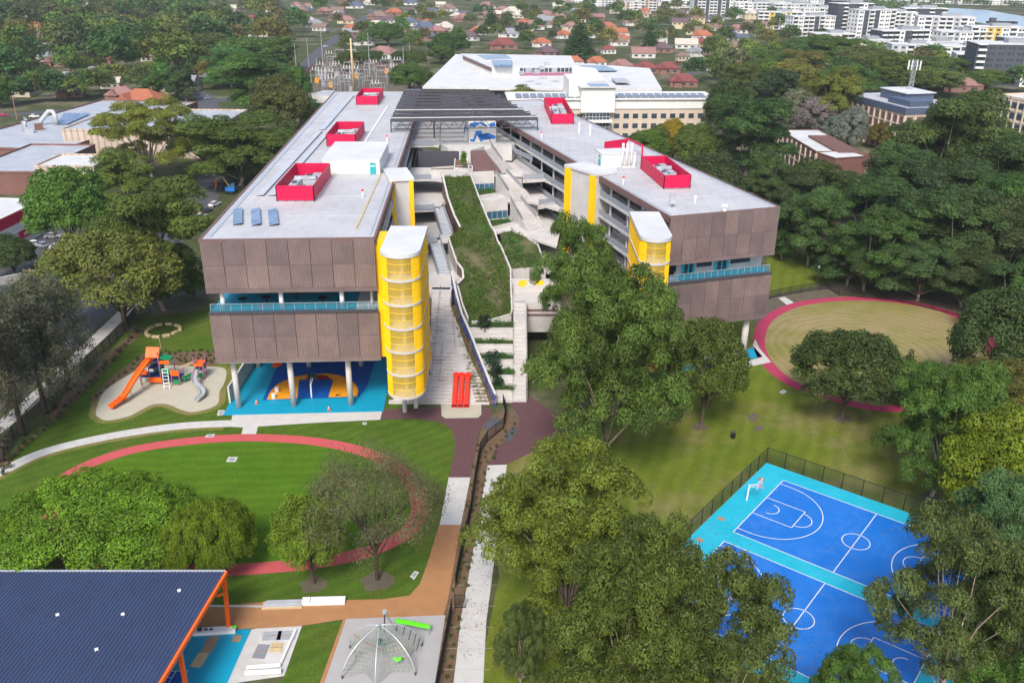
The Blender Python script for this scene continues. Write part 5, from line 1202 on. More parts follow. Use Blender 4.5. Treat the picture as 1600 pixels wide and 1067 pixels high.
MB().add([(tx-1.2, ty-1.2, 5.5), (tx+1.2, ty-1.2, 5.5), (tx+1.2, ty, 7.0), (tx-1.2, ty, 7.0), (tx-1.2, ty-1.2, 5.4), (tx+1.2, ty-1.2, 5.4), (tx+1.2, ty, 6.9), (tx-1.2, ty, 6.9)], [(0, 1, 2, 3), (7, 6, 5, 4), (0, 4, 5, 1), (1, 5, 6, 2), (2, 6, 7, 3), (3, 7, 4, 0)]).build('roof_panel', 'orange', pt)
MB().prism([(tx+1.1, ty-1), (tx+3, ty-1), (tx+3, ty+1), (tx+1.1, ty+1)], [5.2, 4.7, 4.7, 5.2], [5.35, 4.85, 4.85, 5.35]).build('roof_panel', 'kgreen', pt)
MB().box(tx+1.2, tx+3.0, ty-1.15, ty-1.05, 4.2, 4.8).build('panel', 'orange', pt)
MB().cyl(tx+1, ty+1, 6.4, 8.3, .04, 6).build('flag_pole', 'sand', pt)
def trough(path, r, mat, parent, name):
    P = [Vector(p) for p in path]; m = MB(); vs = []; n = 9
    for i, p in enumerate(P):
        t = (P[min(i+1, len(P)-1)]-P[max(i-1, 0)]); t.z = 0; t.normalize(); s = Vector((-t.y, t.x, 0))
        for rr in (r, r-.07):
            for k in range(n): a = math.pi*(1.12*k/(n-1)-.06); vs.append(p+s*math.cos(a)*rr+Vector((0, 0, r-math.sin(a)*rr)))
    fs = []; w2 = 2*n
    for i in range(len(P)-1):
        for k in range(n-1): fs += [(i*w2+k, i*w2+k+1, (i+1)*w2+k+1, (i+1)*w2+k), (i*w2+n+k+1, i*w2+n+k, (i+1)*w2+n+k, (i+1)*w2+n+k+1)]
        for k in (0, n-1): fs.append((i*w2+k, i*w2+n+k, (i+1)*w2+n+k, (i+1)*w2+k))
    m.add(vs, fs); return m.build(name, mat, parent, True)
trough(smooth_path([(tx-.2, ty-1, 4.75), (tx-.6, ty-2.0, 4.6), (tx-1.6, ty-4.7, 3.2), (tx-2.5, ty-7.2, 1.5), (tx-3.0, ty-8.5, .75), (tx-3.6, ty-9.8, .35), (tx-4.1, ty-10.9, .2)], False, 5), .62, 'orange', pt, 'slide')
MB().tube([(tx-2.85, ty-8.1, 1.3), (tx-3.1, ty-8.75, 1.0)], [.66, .66], 12, False).build('slide_hoop', 'orange', pt)
for dx, dy, h in ((-1.4, -3.6, 3.5), (-2.3, -6.6, 1.7)): MB().cyl(tx+dx, ty+dy, 0, h, .07, 6).build('slide_leg', 'sand', pt)
ld = MB()
for v in (1.5, 2.5): ld.tube([(tx+v, ty-1.2, 3.2), (tx+v+.7, ty-3.2, 0)], .06, 6)
for k in range(6): f_ = k/6; ld.tube([(tx+1.5+.7*f_, ty-1.2-2*f_, 3.2-3.2*f_), (tx+2.5+.7*f_, ty-1.2-2*f_, 3.2-3.2*f_)], .05, 5)
ld.build('ladder', 'lgrey', pt)
pt2 = thing('play_tower', 'small mauve and orange climbing tower with a wavy grey slide and ladder bridge', 'play equipment', (-57.2, 149, 0))
sx, sy = -57.4, 149.2
for dx, dy in ((-.8, -.8), (.8, -.8), (.8, .8), (-.8, .8)): MB().cyl(sx+dx, sy+dy, 0, 4.4, .1, 8).build('post', 'purple', pt2)
MB().box(sx-.9, sx+.9, sy-.9, sy+.9, 1.9, 2.0).build('platform', 'navy', pt2)
for a, mat in (((-.8, .8, -.9, -.8, 2.7, 3.3), 'orange'), ((-.8, .8, .8, .9, 2.1, 3.2), 'orange'), ((.85, .95, -.8, .8, 2.1, 3.0), 'purple'), ((-.1, .8, -1.0, -.9, .5, 1.3), 'kgreen')): MB().box(sx+a[0], sx+a[1], sy+a[2], sy+a[3], a[4], a[5]).build('panel', mat, pt2)
trough(smooth_path([(sx-.1, sy-.9, 2.0), (sx-.1, sy-2.6, 1.75), (sx+.5, sy-4.8, 1.2), (sx+2.2, sy-6.6, .8), (sx+2.9, sy-8.2, .45), (sx+2.4, sy-9.9, .15)], False, 5), .5, 'lgrey', pt2, 'slide')
br = MB()
for v in (-.5, .5): br.tube([(tx+4.4, ty+v, 3.0), (sx-.8, sy-.3+v, 3.4)], .07, 6)
for k in range(9): p, q = lerp((tx+4.4, ty-.5, 3.0), (sx-.8, sy-.8, 3.4), k/8), lerp((tx+4.4, ty+.5, 3.0), (sx-.8, sy+.2, 3.4), k/8); br.tube([p, q], .05, 5)
br.build('ladder_bridge', 'sand', pt2)
for k in range(4): p = lerp((tx+4.9, ty-.2, .9), (sx-1.4, sy-.5, .9), k/3); MB().cyl(p[0], p[1], .05, .95, .1, 6).cyl(p[0], p[1], .95, 1.1, .48, 10).build('stepping_pod', 'kgreen', pt2)
# --- sandstone seat ring
for i, ((x, y), l) in enumerate(zip([(-75.29, 172.17), (-74.26, 173.75), (-72.31, 174.32), (-70.27, 173.48), (-69.02, 171.59), (-69.49, 169.71), (-70.66, 168.18), (-72.5, 167.49), (-74.3, 168.12), (-75.38, 169.94)],
        ('in the back of the ring towards the street', 'at the back of the ring left of centre', 'at the back of the ring right of centre', 'at the back of the ring towards the wing', 'at the end of the ring nearest the wing', 'at the front of the ring towards the wing', 'at the front of the ring right of centre', 'at the front of the ring above the slide tower', 'at the front of the ring towards the street', 'at the end of the ring nearest the street'))):
    an = math.atan2(y-(-72.14, 170.85)[1], x-(-72.14, 170.85)[0])+math.pi/2
    r_ = random.uniform(.9, 1.1); o = MB().rbox(0, 0, 1.5*r_, .7, 0, 0, .5); o = o.build('stone_seat', 'sand', origin=(0, 0, 0)); o.location = (x, y, .02); o.rotation_euler.z = an
    bv = o.modifiers.new('bevel', 'BEVEL'); bv.width = .07; bv.segments = 2
    tag(o, 'sandstone seat block '+l, 'stone seat', 'sandstone seat blocks in a ring')
# --- rope dome
dm = thing('rope_dome', 'domed rope climbing net on curved silver arches with lime green slide and seat', 'climbing net', (-14.4, 78.6, 0))
FT = [(-18.19, 74.72), (-14.39, 73.46), (-10.31, 75.31), (-10.01, 79.8), (-18.14, 79.36)]; cx, cy = -14.4, 78.5; AP = (cx, cy, 4.1)
order = [4, 0, 1, 2, 3]; arcs = []
def arch(p, t): # quarter arch from foot (t=0) to apex (t=1)
    a = t*math.pi/2; k = 1-math.sin(a)*0; return (p[0]+(cx-p[0])*(1-math.cos(a)), p[1]+(cy-p[1])*(1-math.cos(a)), AP[2]*math.sin(a))
for i in order: MB().tube([arch(FT[i], k/12) for k in range(13)], .075, 8).build('arch', 'lgrey', dm, True); MB().cyl(*FT[i], 0, .5, .1, 8).build('foot', 'dgrey', dm)
MB().tube([(cx+1.2, cy+3.6, 0), (cx+.4, cy+1.2, 4.9)], .1, 8).build('mast', 'lgrey', dm); MB().tube([(cx-.2, cy+3.4, 0), (cx+.4, cy+1.2, 4.9)], .08, 8).build('mast', 'dgrey', dm)
MB().cyl(cx+.4, cy+1.2, 4.8, 5.1, .28, 10).build('mast_head', 'lgrey', dm)
for i, j in zip(order, order[1:]):
    nt_ = MB(); rows_, cols_ = 11, 9
    def npnt(u, v):
        p, q = Vector(arch(FT[i], .06+.88*v)), Vector(arch(FT[j], .06+.88*v)); s = p.lerp(q, u); inw = Vector((cx, cy, 0))-Vector((s.x, s.y, 0)); s += inw*.28*math.sin(math.pi*u)*(1-v); s.z -= .35*math.sin(math.pi*u); return s
    for a in range(rows_+1): nt_.tube([npnt(k/8, a/rows_) for k in range(9)], .022, 4, False)
    for b in range(1, cols_): nt_.tube([npnt(b/cols_, k/8) for k in range(9)], .022, 4, False)
    nt_.build('rope_net', 'rope', dm, kind='stuff')
inner = MB()
for k in range(6):
    a = k*math.pi/3; inner.tube([(cx, cy, 3.9), (cx+1.3*math.cos(a), cy+1.3*math.sin(a), 1.2)], .022, 4); b = a+math.pi/3
    for z, r in ((3, .43), (2.1, .87), (1.2, 1.3)): inner.tube([(cx+r*math.cos(a), cy+r*math.sin(a), z), (cx+r*math.cos(b), cy+r*math.sin(b), z)], .022, 4)
inner.build('rope_net', 'kgreen', dm, kind='stuff')
trough([(cx+1.4, cy+2.6, 2.2), (cx+2.8, cy+2.9, 1.7), (cx+4.3, cy+3.1, 1.1), (cx+5.2, cy+3.2, .9)], .32, 'lime', dm, 'slide')
for dx in (1.5, 5.0): MB().cyl(cx+dx, cy+3, 0, 1.6, .05, 6).build('slide_leg', 'lgrey', dm)
MB().tube([(cx+1.5, cy-1.6, 1.0), (cx+2.0, cy-1.7, .75), (cx+2.5, cy-1.6, 1.0)], [.16, .3, .16], 10).build('seat', 'lime', dm, True)
MB().box(cx-.5, cx+.1, cy-.2, cy+.3, 1.5, 2.0).build('climbing_node', 'green', dm)
bl = MB()
for k in range(6): bl.tube([(cx+.9+.4*k, cy-.9, 1.3), (cx+.95+.4*k, cy-.9, 1.75)], .06, 6)
bl.build('step_bar', 'sand', dm)
bl = MB()
for k in range(5): t = .2+.13*k; a, b = Vector(arch(FT[3], t)), Vector(arch(FT[2], t)); bl.tube([a, a.lerp(b, .5)], .05, 6)
bl.build('ladder_rung', 'dgrey', dm)
for k in range(5): a = Vector(arch(FT[4], .35)); b = Vector((cx+.3, cy-1, 1.2)); 
MB().tube([tuple(a), tuple(b)], .1, 6).build('timber_beam', 'timber', dm)
# --- blue roofed shelter with orange frame
sh = thing('shelter', 'large blue ribbed metal roof shelter on an orange steel frame', 'shelter', (-50, 74, 0)); ZH = 7.6
SH0, SH1, SH2 = Vector((-58.04, 82.85)), Vector((-32.5, 83.13)), Vector((-33.9, 66.15))
dv = (SH2-SH1).normalized(); uv = (SH0-SH1).normalized(); LU, LV = 48.0, 27.0
Q = lambda a, b: tuple(SH1+uv*a+dv*b)
MB().prism([Q(0, 0), Q(LU, 0), Q(LU, LV), Q(0, LV)], ZH-.12, ZH).build('roof_sheet', 'blueroof', sh)
rb = MB()
for k in range(int(LU/.42)): a = k*.42+.2; rb.beam((*Q(a, 0), ZH+.02), (*Q(a, LV), ZH+.02), .13, .09)
rb.build('roof_rib', 'blueroof', sh, kind='stuff')
MB().beam((*Q(0, -.1), ZH+.02), (*Q(LU, -.1), ZH+.02), .22, .2).build('gutter', 'lgrey', sh)
MB().beam((*Q(-.12, 0), ZH-.15), (*Q(-.12, LV), ZH-.15), .3, .5).build('edge_beam', 'orange', sh)
px_, py_ = (-32.73, 82.3)
MB().beam((*Q(.1, .3), ZH-.4), (px_, py_, 0), .42, .42).build('post', 'orange', sh)
MB().beam((*lerp(Q(.1, .3), (px_, py_), .33), ZH*.66), (*Q(-.1, 2.9), ZH-1.0), .25, .3).build('strut', 'orange', sh)
for a, b in ((0.2, 12), (.2, 24), (14, .5), (28, .5), (42, .5)): MB().beam((*Q(a, b), ZH-.3), (*Q(a, b), 0), .4, .4).build('post', 'orange', sh)
for p in [(-48.13, 75.66), (-41.25, 75.83), (-36.59, 79.74), (-41.8, 70.57)]: MB().rbox(*p, .34, .32, .5, ZH+.02, ZH+.16).build('roof_hatch', 'white', sh)
sf = struct('shelter_floor', MB().sheet([(-48.04, 81.83), (-30.2, 82.33), (-30.37, 70.12), (-50.27, 69.94)], .05), 'floor_cyan')
MB().sheet([(-37.5, 75.57), (-35.3, 75.69), (-35.39, 73.91), (-37.7, 73.79)], .065).build('painted_court', 'floor_blue', sf)
ln = MB()
for a, b in [((-37.5, 75.57), (-35.3, 75.69)), ((-35.3, 75.69), (-35.43, 73.63)), ((-36.59, 75.58), (-36.81, 73.62)), ((-37.52, 74.63), (-36.68, 74.64))]: ln.ribbon([a, b], .07, .08)
ln.build('court_line', 'white', sf)
MB().sheet([(-34.83, 80.9), (-33.45, 81.23), (-33.58, 78.55), (-34.84, 78.44)], .068).build('ground_sheet', 'timber', sf); MB().sheet([(-35.06, 78.44), (-33.77, 78.45), (-34.12, 76.18), (-35.35, 76.27)], .068).build('ground_sheet', 'sand', sf)
MB().sheet([(-31.91, 81.25), (-30.98, 81.36), (-30.88, 80.21), (-31.83, 80.2)], .068).build('drain_grate', 'timber', sf)
struct('concrete_edge', MB().sheet([(-30.13, 82.33), (-28.86, 82.34), (-29.36, 75.56), (-29.41, 71.88), (-30.5, 71.87), (-30.47, 73.86)], .055), 'path')
bn = thing('bench_wall', 'low white bench wall strewn with tools under the shelter edge', 'bench', (-33.97, 81.97, 0))
a, b = (-36.58, 81.52), (-31.82, 81.99)
MB().beam((*a, .25), (*b, .25), .9, .5).build('bench_top', 'white', bn)
for t_, (nm, lb, mt, sz) in zip((.15, .3, .42), (('toolbox', 'dark toolbox on the bench wall nearest the roof edge', 'black', .5), ('toolbox', 'small dark toolbox in the middle of the bench wall', 'dgrey', .35), ('paint_tin', 'black tin on the bench wall towards the orange post', 'black', .3))):
    p = lerp(a, b, t_); o = thing(nm, lb, 'tools', (*p, .5)); MB().box(p[0]-sz/2, p[0]+sz/2, p[1]-sz/3, p[1]+sz/3, .5, .5+sz*.5).build('case', mt, o); MB().tube([(p[0]-sz*.2, p[1], .5+sz*.5), (p[0]-sz*.15, p[1], .58+sz*.5), (p[0]+sz*.15, p[1], .58+sz*.5), (p[0]+sz*.2, p[1], .5+sz*.5)], .02, 5).build('handle', 'lgrey', o)
o = thing('hard_hat', 'yellow hard hat shaped bucket beside the foot of the orange post', 'bucket', (px_+.7, py_-.1, .05)); MB().cyl(px_+.7, py_-.1, .05, .5, .24, 12, .3).build('bucket', 'black', o); MB().cyl(px_+.7, py_-.1, .5, .56, .3, 12, .12).build('lid', 'lime', o)
# stacks by the tan path
t = thing('steel_bundle', 'bundle of silver metal lengths strapped on a pale pallet beside the tan path', 'materials', (-27.46, 86.49, 0))
x, y = (-27.46, 86.49)
MB().rbox(x, y, 4.8, 1.3, .06, .05, .22).build('pallet', 'sand', t)
for k in range(6): MB().rbox(x+.05*k, y-.42+.17*k, 4.5, .13, .06, .22, .4+.06*(k % 3)).build('bar', 'lgrey', t)
t = thing('slab_stack', 'white flat slab stack with a strap beside the tan path', 'materials', (-22.63, 87.12, 0)); x, y = (-22.63, 87.12)
for k in range(2): MB().rbox(x, y, 5.2, 1.1, .05, .05+.22*k, .25+.22*k).build('slab', 'white', t)
MB().rbox(x-1.6, y, .08, 1.14, .05, .04, .5).build('strap', 'timber', t)
struct('stone_edging', MB().sheet([(-36.51, 86.51), (-29.77, 86.46), (-29.68, 86.12), (-36.48, 86.16)], .06), 'path')
for k, (q, l, mt) in enumerate((((-27.46, 81.19), 'grey board sheet lying at the back of the works slab', 'lgrey'), ((-25.79, 81.31), 'second grey board sheet lying beside the white pipe', 'lgrey'), ((-26.49, 79.33), 'pale plywood sheet lying in the middle of the works slab', 'sand'), ((-28.07, 78.7), 'narrow grey plank sheet lying on the works slab', 'grey'))):
    o = thing('board_sheet', l, 'board', (*q, .07), 'board sheets on the works slab'); MB().rbox(*q, 2.1 if k < 2 else 1.4, 1.5 if k != 3 else 2.2, .1-.05*k, .07, .12).build('sheet', mt, o); MB().rbox(q[0], q[1], 1.2, .1, .1, .12, .15).build('batten', 'timber', o)
for (a, b), r, l in zip([((-28.9, 75.94), (-25.27, 76.36)), ((-28.81, 75.09), (-24.97, 75.41)), ((-25.39, 76.56), (-24.92, 82.06))], (.26, .3, .17), ('white roll lying across the works slab, the upper of two', 'white roll lying across the works slab, the lower of two', 'thin white pipe along the edge of the works slab')):
    o = thing('white_roll', l, 'pipe', (*a, 0)); MB().tube([(*a, r+.07), (*b, r+.07)], r, 12).build('roll', 'white', o); MB().tube([(*lerp(a, b, -.01), r+.07), (*a, r+.07)], r*.6, 8).build('core', 'lgrey', o)
# small things
def cone(x, y, l):
    o = thing('traffic_cone', l, 'traffic cone', (x, y, .06)); MB().cyl(x, y, .1, .85, .22, 12, .05).build('cone', 'orange', o); MB().cyl(x, y, .45, .62, .155, 12, .115).build('band', 'white', o); MB().box(x-.27, x+.27, y-.27, y+.27, .06, .12).build('base', 'orange', o)
cone(*(-31.44, 136.7), 'orange and white traffic cone standing on the pale concrete apron')
cone(*(-44.47, 138.88), 'traffic cone by the white column at the edge of the turquoise floor')
o = thing('litter_bin', 'black litter bin standing alone on the park lawn', 'bin', (36.2, 128.12, 0)); x, y = (36.2, 128.12)
MB().cyl(x, y, 0, 1.0, .38, 12, .42).build('body', 'black', o); MB().cyl(x, y, 1.0, 1.12, .44, 12).build('lid', 'dgrey', o)
for k, p in enumerate([(-41.99, 143.38), (-41.95, 140.88)]):
    o = thing('white_tub', ('white tub on the orange court floor, the one further in', 'white tub on the orange court floor, the one nearer the edge')[k], 'tub', (*p, .14)); MB().cyl(*p, .14, .9, .36, 12).build('body', 'white', o); MB().cyl(*p, .9, .97, .4, 12).build('lid', 'offw', o)
o = thing('lamp_globe', 'white globe lamp on a thin pole on the lawn behind the dry oval fence', 'lamp', (72.81, 202.25, 0)); x, y = (72.81, 202.25)
MB().cyl(x, y, 0, 4.2, .07, 8).build('pole', 'dgrey', o); MB().tube([(x, y, 4.1), (x, y, 4.25), (x, y, 4.55), (x, y, 4.8), (x, y, 4.85)], [.1, .32, .42, .25, .05], 12).build('globe', 'white', o, True)
struct('path_link', MB().sheet([(61.11, 192.94), (62.82, 193.81), (64.01, 189.73), (61.96, 188.09)], .045), 'path')
struct('turquoise_floor', MB().sheet([(32.72, 160.45), (40.29, 160.58), (48.88, 164.77), (49.9, 160.74), (40.54, 155.83), (31.54, 153.4)], .05), 'floor_cyan')
struct('concrete_apron', MB().sheet([(49.92, 169.0), (49.62, 164.15), (50.25, 157.75), (39.93, 152.97), (40.17, 155.25), (49.24, 160.12), (48.6, 165.72)], .055), 'path')
# young plants set out in the mulch
yp = [make_shrub(31, 90, .16, .7, .9, 5)]; ypm = [c.data for c in yp[0][0].children if c.name.startswith('foliage')][0]
for c in list(yp[0][0].children): bpy.data.objects.remove(c)
bpy.data.objects.remove(yp[0][0])
def seedling(p, s, l, g, col, z=.03):
    o = bpy.data.objects.new('young_plant', ypm); COL.objects.link(o); o.location = (p[0], p[1], z); o.scale = (s, s, s*random.uniform(.8, 1.3)); o.rotation_euler.z = random.uniform(0, 6); o.color = (*col, 1); tag(o, l, 'young plant', g)
for p in [(-73.2, 140.7), (-73.0, 142.2), (-72.9, 144.5), (-72.5, 146.6), (-72.6, 149.0), (-72.0, 150.6), (-71.5, 152.3), (-70.7, 153.7), (-72.1, 154.6), (-68.0, 155.1), (-69.1, 155.2), (-57.6, 155.7), (-70.2, 155.5), (-62.4, 155.7), (-66.2, 155.7), (-58.7, 155.9), (-63.6, 156.1), (-61.4, 156.2), (-71.9, 156.2), (-68.0, 156.4), (-60.7, 157.1), (-57.5, 157.1), (-69.4, 157.0), (-63.2, 157.2), (-64.7, 157.2), (-59.4, 157.4), (-71.0, 157.3), (-65.8, 157.4), (-66.9, 157.5), (-68.2, 158.1), (-61.8, 158.3), (-70.5, 158.2), (-64.4, 158.4), (-58.9, 158.6), (-60.7, 158.7), (-63.4, 158.8), (-66.8, 159.3), (-65.8, 159.4), (-70.0, 159.4), (-68.8, 159.7), (-59.8, 160.2), (-58.5, 160.4), (-63.7, 160.3), (-65.2, 160.4), (-68.2, 160.6), (-62.7, 160.8), (-61.4, 161.0)]: seedling(p, random.uniform(.7, 1.1), 'young plant in the playground mulch bed', 'young plants round the playground', (.07, .1, .02))
for p in [(-7.1, 89.3), (-6.6, 90.7), (-6.5, 91.8), (-6.4, 93.4), (-6.2, 94.7), (-6.3, 96.2), (-5.8, 97.2), (-6.3, 98.2), (-5.8, 99.3), (-6.7, 100.1), (-5.5, 100.6), (-6.6, 101.8), (-5.4, 102.1), (-6.2, 103.5), (-5.7, 104.9), (-5.4, 106.5), (-6.2, 107.7), (-5.1, 107.9), (-6.1, 108.9), (-5.1, 109.7), (-5.6, 110.9), (-5.0, 112.1), (-5.9, 113.1), (-5.0, 114.0), (-5.3, 115.3), (-5.2, 117.2), (-5.8, 118.3), (-4.8, 119.4), (-5.0, 121.2), (-5.4, 123.2), (-5.4, 124.8)]: seedling(p, random.uniform(.6, .95), 'young tussock on the tan path side strip', 'young plants in the fence strip', (.1, .12, .03))
for p in [(-5.4, 90.1), (-5.8, 91.6), (-5.4, 93.6), (-5.2, 95.0), (-5.1, 96.5), (-5.0, 98.2), (-5.0, 99.4), (-4.8, 101.3), (-4.8, 102.5), (-4.5, 104.0), (-4.6, 105.7), (-4.3, 107.9), (-4.2, 109.2), (-4.2, 111.2), (-4.2, 113.0), (-3.9, 114.3), (-4.0, 116.3), (-3.5, 117.7), (-3.7, 119.9), (-2.8, 120.8), (-4.0, 121.2), (-2.5, 122.4), (-4.0, 122.7), (-3.3, 123.7), (-2.3, 124.5), (-1.5, 126.6), (-0.8, 127.8), (0.1, 128.7), (-0.9, 129.3), (0.2, 130.2), (0.5, 131.9)]: seedling(p, random.uniform(.6, .95), 'young tussock on the pale path side strip', 'young plants beside the pale path', (.1, .12, .03))
for p in [(-6.9, 74.8), (-7.5, 75.7), (-6.7, 76.4), (-7.4, 77.4), (-6.5, 77.9), (-7.5, 78.3), (-6.4, 79.7), (-7.5, 79.7), (-7.0, 81.2), (-6.1, 82.3), (-6.9, 83.0), (-7.5, 83.9), (-6.0, 84.0)]: seedling(p, random.uniform(.6, .9), 'young tussock below the gate', 'young plants below the gate', (.1, .12, .03))
# street fence planting
for p in [(-76.3, 115.2), (-77.1, 116.8), (-76.3, 117.3), (-77.6, 119.2), (-77.5, 120.3), (-77.2, 122.2), (-77.3, 124.0), (-77.0, 125.3), (-77.0, 127.4), (-76.6, 128.7), (-77.0, 130.1), (-76.8, 131.3), (-76.1, 132.7), (-76.5, 134.2), (-76.9, 136.8), (-76.8, 138.7), (-77.0, 140.6), (-76.7, 142.0), (-76.7, 144.5), (-76.3, 146.0), (-76.4, 147.9), (-77.2, 150.6), (-76.8, 152.1), (-76.9, 153.6), (-76.4, 155.6), (-76.5, 157.1), (-76.9, 159.8), (-77.2, 161.5), (-76.7, 162.5), (-77.3, 165.2), (-77.4, 166.8), (-77.6, 169.9), (-76.8, 170.5)]: seedling(p, random.uniform(.9, 1.5), 'low shrub along the street fence', 'low shrubs along the street fence', (.08, .09, .03))
# grass and herbs on the planted slope and rows
def tufts(name, quads, n, leaf, rng, cols):
    C = []
    for q, zf in quads:
        xs = [p[0] for p in q]; ys = [p[1] for p in q]; k = 0; t = 0
        while k < n*len(q)//len(q) and t < n*8:
            t += 1; x, y = rng.uniform(min(xs), max(xs)), rng.uniform(min(ys), max(ys)); c = False
            for (a, b), (d, e) in zip([(p[0], p[1]) for p in q], [(p[0], p[1]) for p in q[1:]+q[:1]]):
                if (b > y) != (e > y) and x < (d-a)*(y-b)/(e-b)+a: c = not c
            if c and (math.sin(x*.9+2*math.sin(y*.35))+math.sin(y*.6+x*.3)+rng.uniform(-1, 1.3) > -.6):
                r = rng.uniform(.3, .75); C.append((x, y, (zf(y) if callable(zf) else zf)+.15, r, r, rng.uniform(.3, .7), rng.uniform(.6, 1.3))); k += 1
    V, T = leaf_cloud(C, 34, leaf, rng, up=-.1, asp=.16, fill=.2, droop=-1.4, flat=.3)
    o = leaf_object(name, V, T, None, rng, .22); o.color = cols; o['kind'] = 'stuff'; return o
rng_ = np.random.default_rng(5)
tufts('tall_grass', [([(p[0], p[1]) for p in GO], zg)], 2300, .3, rng_, (.115, .17, .03, 1))
tufts('tall_grass', [([(p[0], p[1]) for p in lowslope], lambda y: zg(y)-.3)], 380, .3, rng_, (.1, .16, .03, 1))
tufts('bed_grass', plant_strips, 75, .28, rng_, (.075, .15, .03, 1))
tufts('bank_grass', [([(-6.0, 139.6), (-3.3, 139.6), (-10.3, 163.4), (-12.2, 163.4)], lambda y: (y-139.3)*.375+.1)], 220, .25, rng_, (.16, .15, .05, 1))
tufts('bank_grass', [([(-19.0, 143), (-15.4, 143), (-15.3, 168), (-20.5, 168)], lambda y: (y-141)*.37+.4)], 160, .25, rng_, (.11, .12, .04, 1))
for (x, y, z), l, s in zip([(-17.57, 163.51, 9.22), (-17.32, 160.41, 8.04), (-17.15, 156.89, 6.7), (-5.23, 156.67, 6.62), (-3.46, 147.53, 3.16), (-2.71, 144.99, 2.2), (-2.45, 142.95, 1.42)], ('dark upright shrub highest on the bank beside the yellow tower', 'dark upright shrub in the middle of the bank beside the yellow tower', 'dark upright shrub lowest on the bank beside the yellow tower', 'dark shrub in the top planting row beside the mural wall', 'dark shrub in the middle planting rows against the mural wall', 'dark bushy shrub low in the planting rows against the mural wall', 'lowest dark shrub in the planting rows at the foot of the mural wall'), (1.7, 1.6, 1.6, 1.8, 1.9, 1.7, 1.4)):
    plant(SH, 0, x, y, 2.0*s, 1.5*s, (.03, .06, .025), 'shrub', l, 'shrub', z=z-.3)
plant(SH, 0, *(-12.02, 217.47, 24.21)[:2], 4.2, 1.8, (.12, .24, .02), 'shrub', 'fresh light green young tree in the walled planter under the canopy', 'young tree', z=24.2)

# fallen leaves and twigs under the gums, control joints in the concrete
def litter(name, pts, spread, n, col, z=.1):
    rng = np.random.default_rng(8); V = []
    for x, y in pts:
        for k in range(n):
            a, r = rng.uniform(0, 6.28), spread*math.sqrt(rng.random()); px, py = x+r*math.cos(a), y+r*math.sin(a); t = rng.uniform(0, 6.28); s = rng.uniform(.05, .13); c, q = math.cos(t)*s, math.sin(t)*s
            V += [(px-c, py-q, z), (px+q*.4, py-c*.4, z+.02), (px+c, py+q, z+.01), (px-q*.4, py+c*.4, z)]
    V = np.array(V); T = np.repeat(rng.uniform(.5, 1.4, len(V)//4), 4); o = leaf_object(name, V, T, None, rng, .3); o.color = (*col, 1); o['kind'] = 'stuff'
litter('leaf_litter', [(26.5, 97.96), (28.13, 90.17), (31.99, 81.15), (39.04, 80.18), (49.26, 89.18), (55.22, 99.69), (35.54, 76.18), (29.36, 85.48), (28.24, 102.27)], 5.0, 190, (.2, .14, .06))
litter('leaf_litter', [(-4.66, 92.31), (-4.51, 99.0), (-3.44, 85.14), (-4.54, 80.79), (-7.24, 109.65), (5.11, 120.48), (3.18, 124.37), (-16.35, 94.77), (-19.87, 96.06)], 3.2, 120, (.17, .12, .05))
litter('leaf_litter', [(9.64, 113.25), (15.61, 115.98), (20.82, 118.8), (31.07, 131.49), (56.31, 134.76), (61.37, 112.2), (-79.25, 170.04), (-78.18, 141.06), (-77.96, 132.79)], 4.5, 160, (.17, .13, .06))
jt = MB(); sp = smooth_path([(-80.01, 110.74), (-77.2, 116.02), (-73.37, 122.12), (-65.37, 127.11), (-56.15, 130.45), (-48.02, 131.66), (-44.23, 131.5)], False, 8)
for a, b in zip(sp[::2], sp[1::2]): t = Vector((b[0]-a[0], b[1]-a[1])).normalized(); jt.ribbon([(a[0]-t.y*1.12, a[1]+t.x*1.12), (a[0]+t.y*1.12, a[1]-t.x*1.12)], .06, .05)
for p, q in [((-4.11, 115.01), (-0.8, 115.05)), ((-4.8, 109.35), (-0.99, 109.4)), ((-5.44, 104.12), (-1.18, 104.17)), ((-6.04, 99.27), (-1.35, 99.32)), ((-6.59, 94.74), (-1.5, 94.8)), ((-7.11, 90.53), (-1.65, 90.58)), ((-7.59, 86.58), (-1.79, 86.64)), ((-8.04, 82.88), (-1.92, 82.94)), ((-8.47, 79.4), (-2.04, 79.47)), ((-8.87, 76.13), (-2.15, 76.2)), ((-9.25, 73.05), (-2.26, 73.12))]: jt.ribbon([p, q], .05, .052)
struct('path_joint', jt, 'kerb')

for x, y, r in [(*p, r) for p, r in zip([(-16.69, 91.29), (-24.57, 90.46), (31.44, 131.71), (56.39, 134.99), (14.76, 117.24), (61.26, 110.85), (-80.32, 172.08)], (2.0, 1.6, 1.3, 1.5, 1.6, 1.4, 1.7))]:
    struct('bare_ring', MB().sheet([(x+r*(1+.18*math.sin(k*2.3))*math.cos(k*.35), y+r*(1+.18*math.sin(k*1.7))*math.sin(k*.35)) for k in range(18)], .045), 'dirt')
for q in [[(40.4, 135.67), (42.01, 136.86), (42.21, 135.01), (40.62, 133.4)], [(40.51, 131.62), (41.96, 132.31), (41.84, 130.99), (40.4, 130.32)], [(7.37, 122.05), (8.62, 122.85), (9.35, 121.5), (8.12, 120.9)], [(34.07, 150.66), (37.39, 152.37), (39.34, 150.19), (35.44, 148.51)], [(0.14, 116.32), (1.31, 117.06), (2.27, 115.62), (0.72, 114.54)]]:
    struct('bare_patch', MB().sheet(smooth_path(q, True, 5), .04), 'dirt')

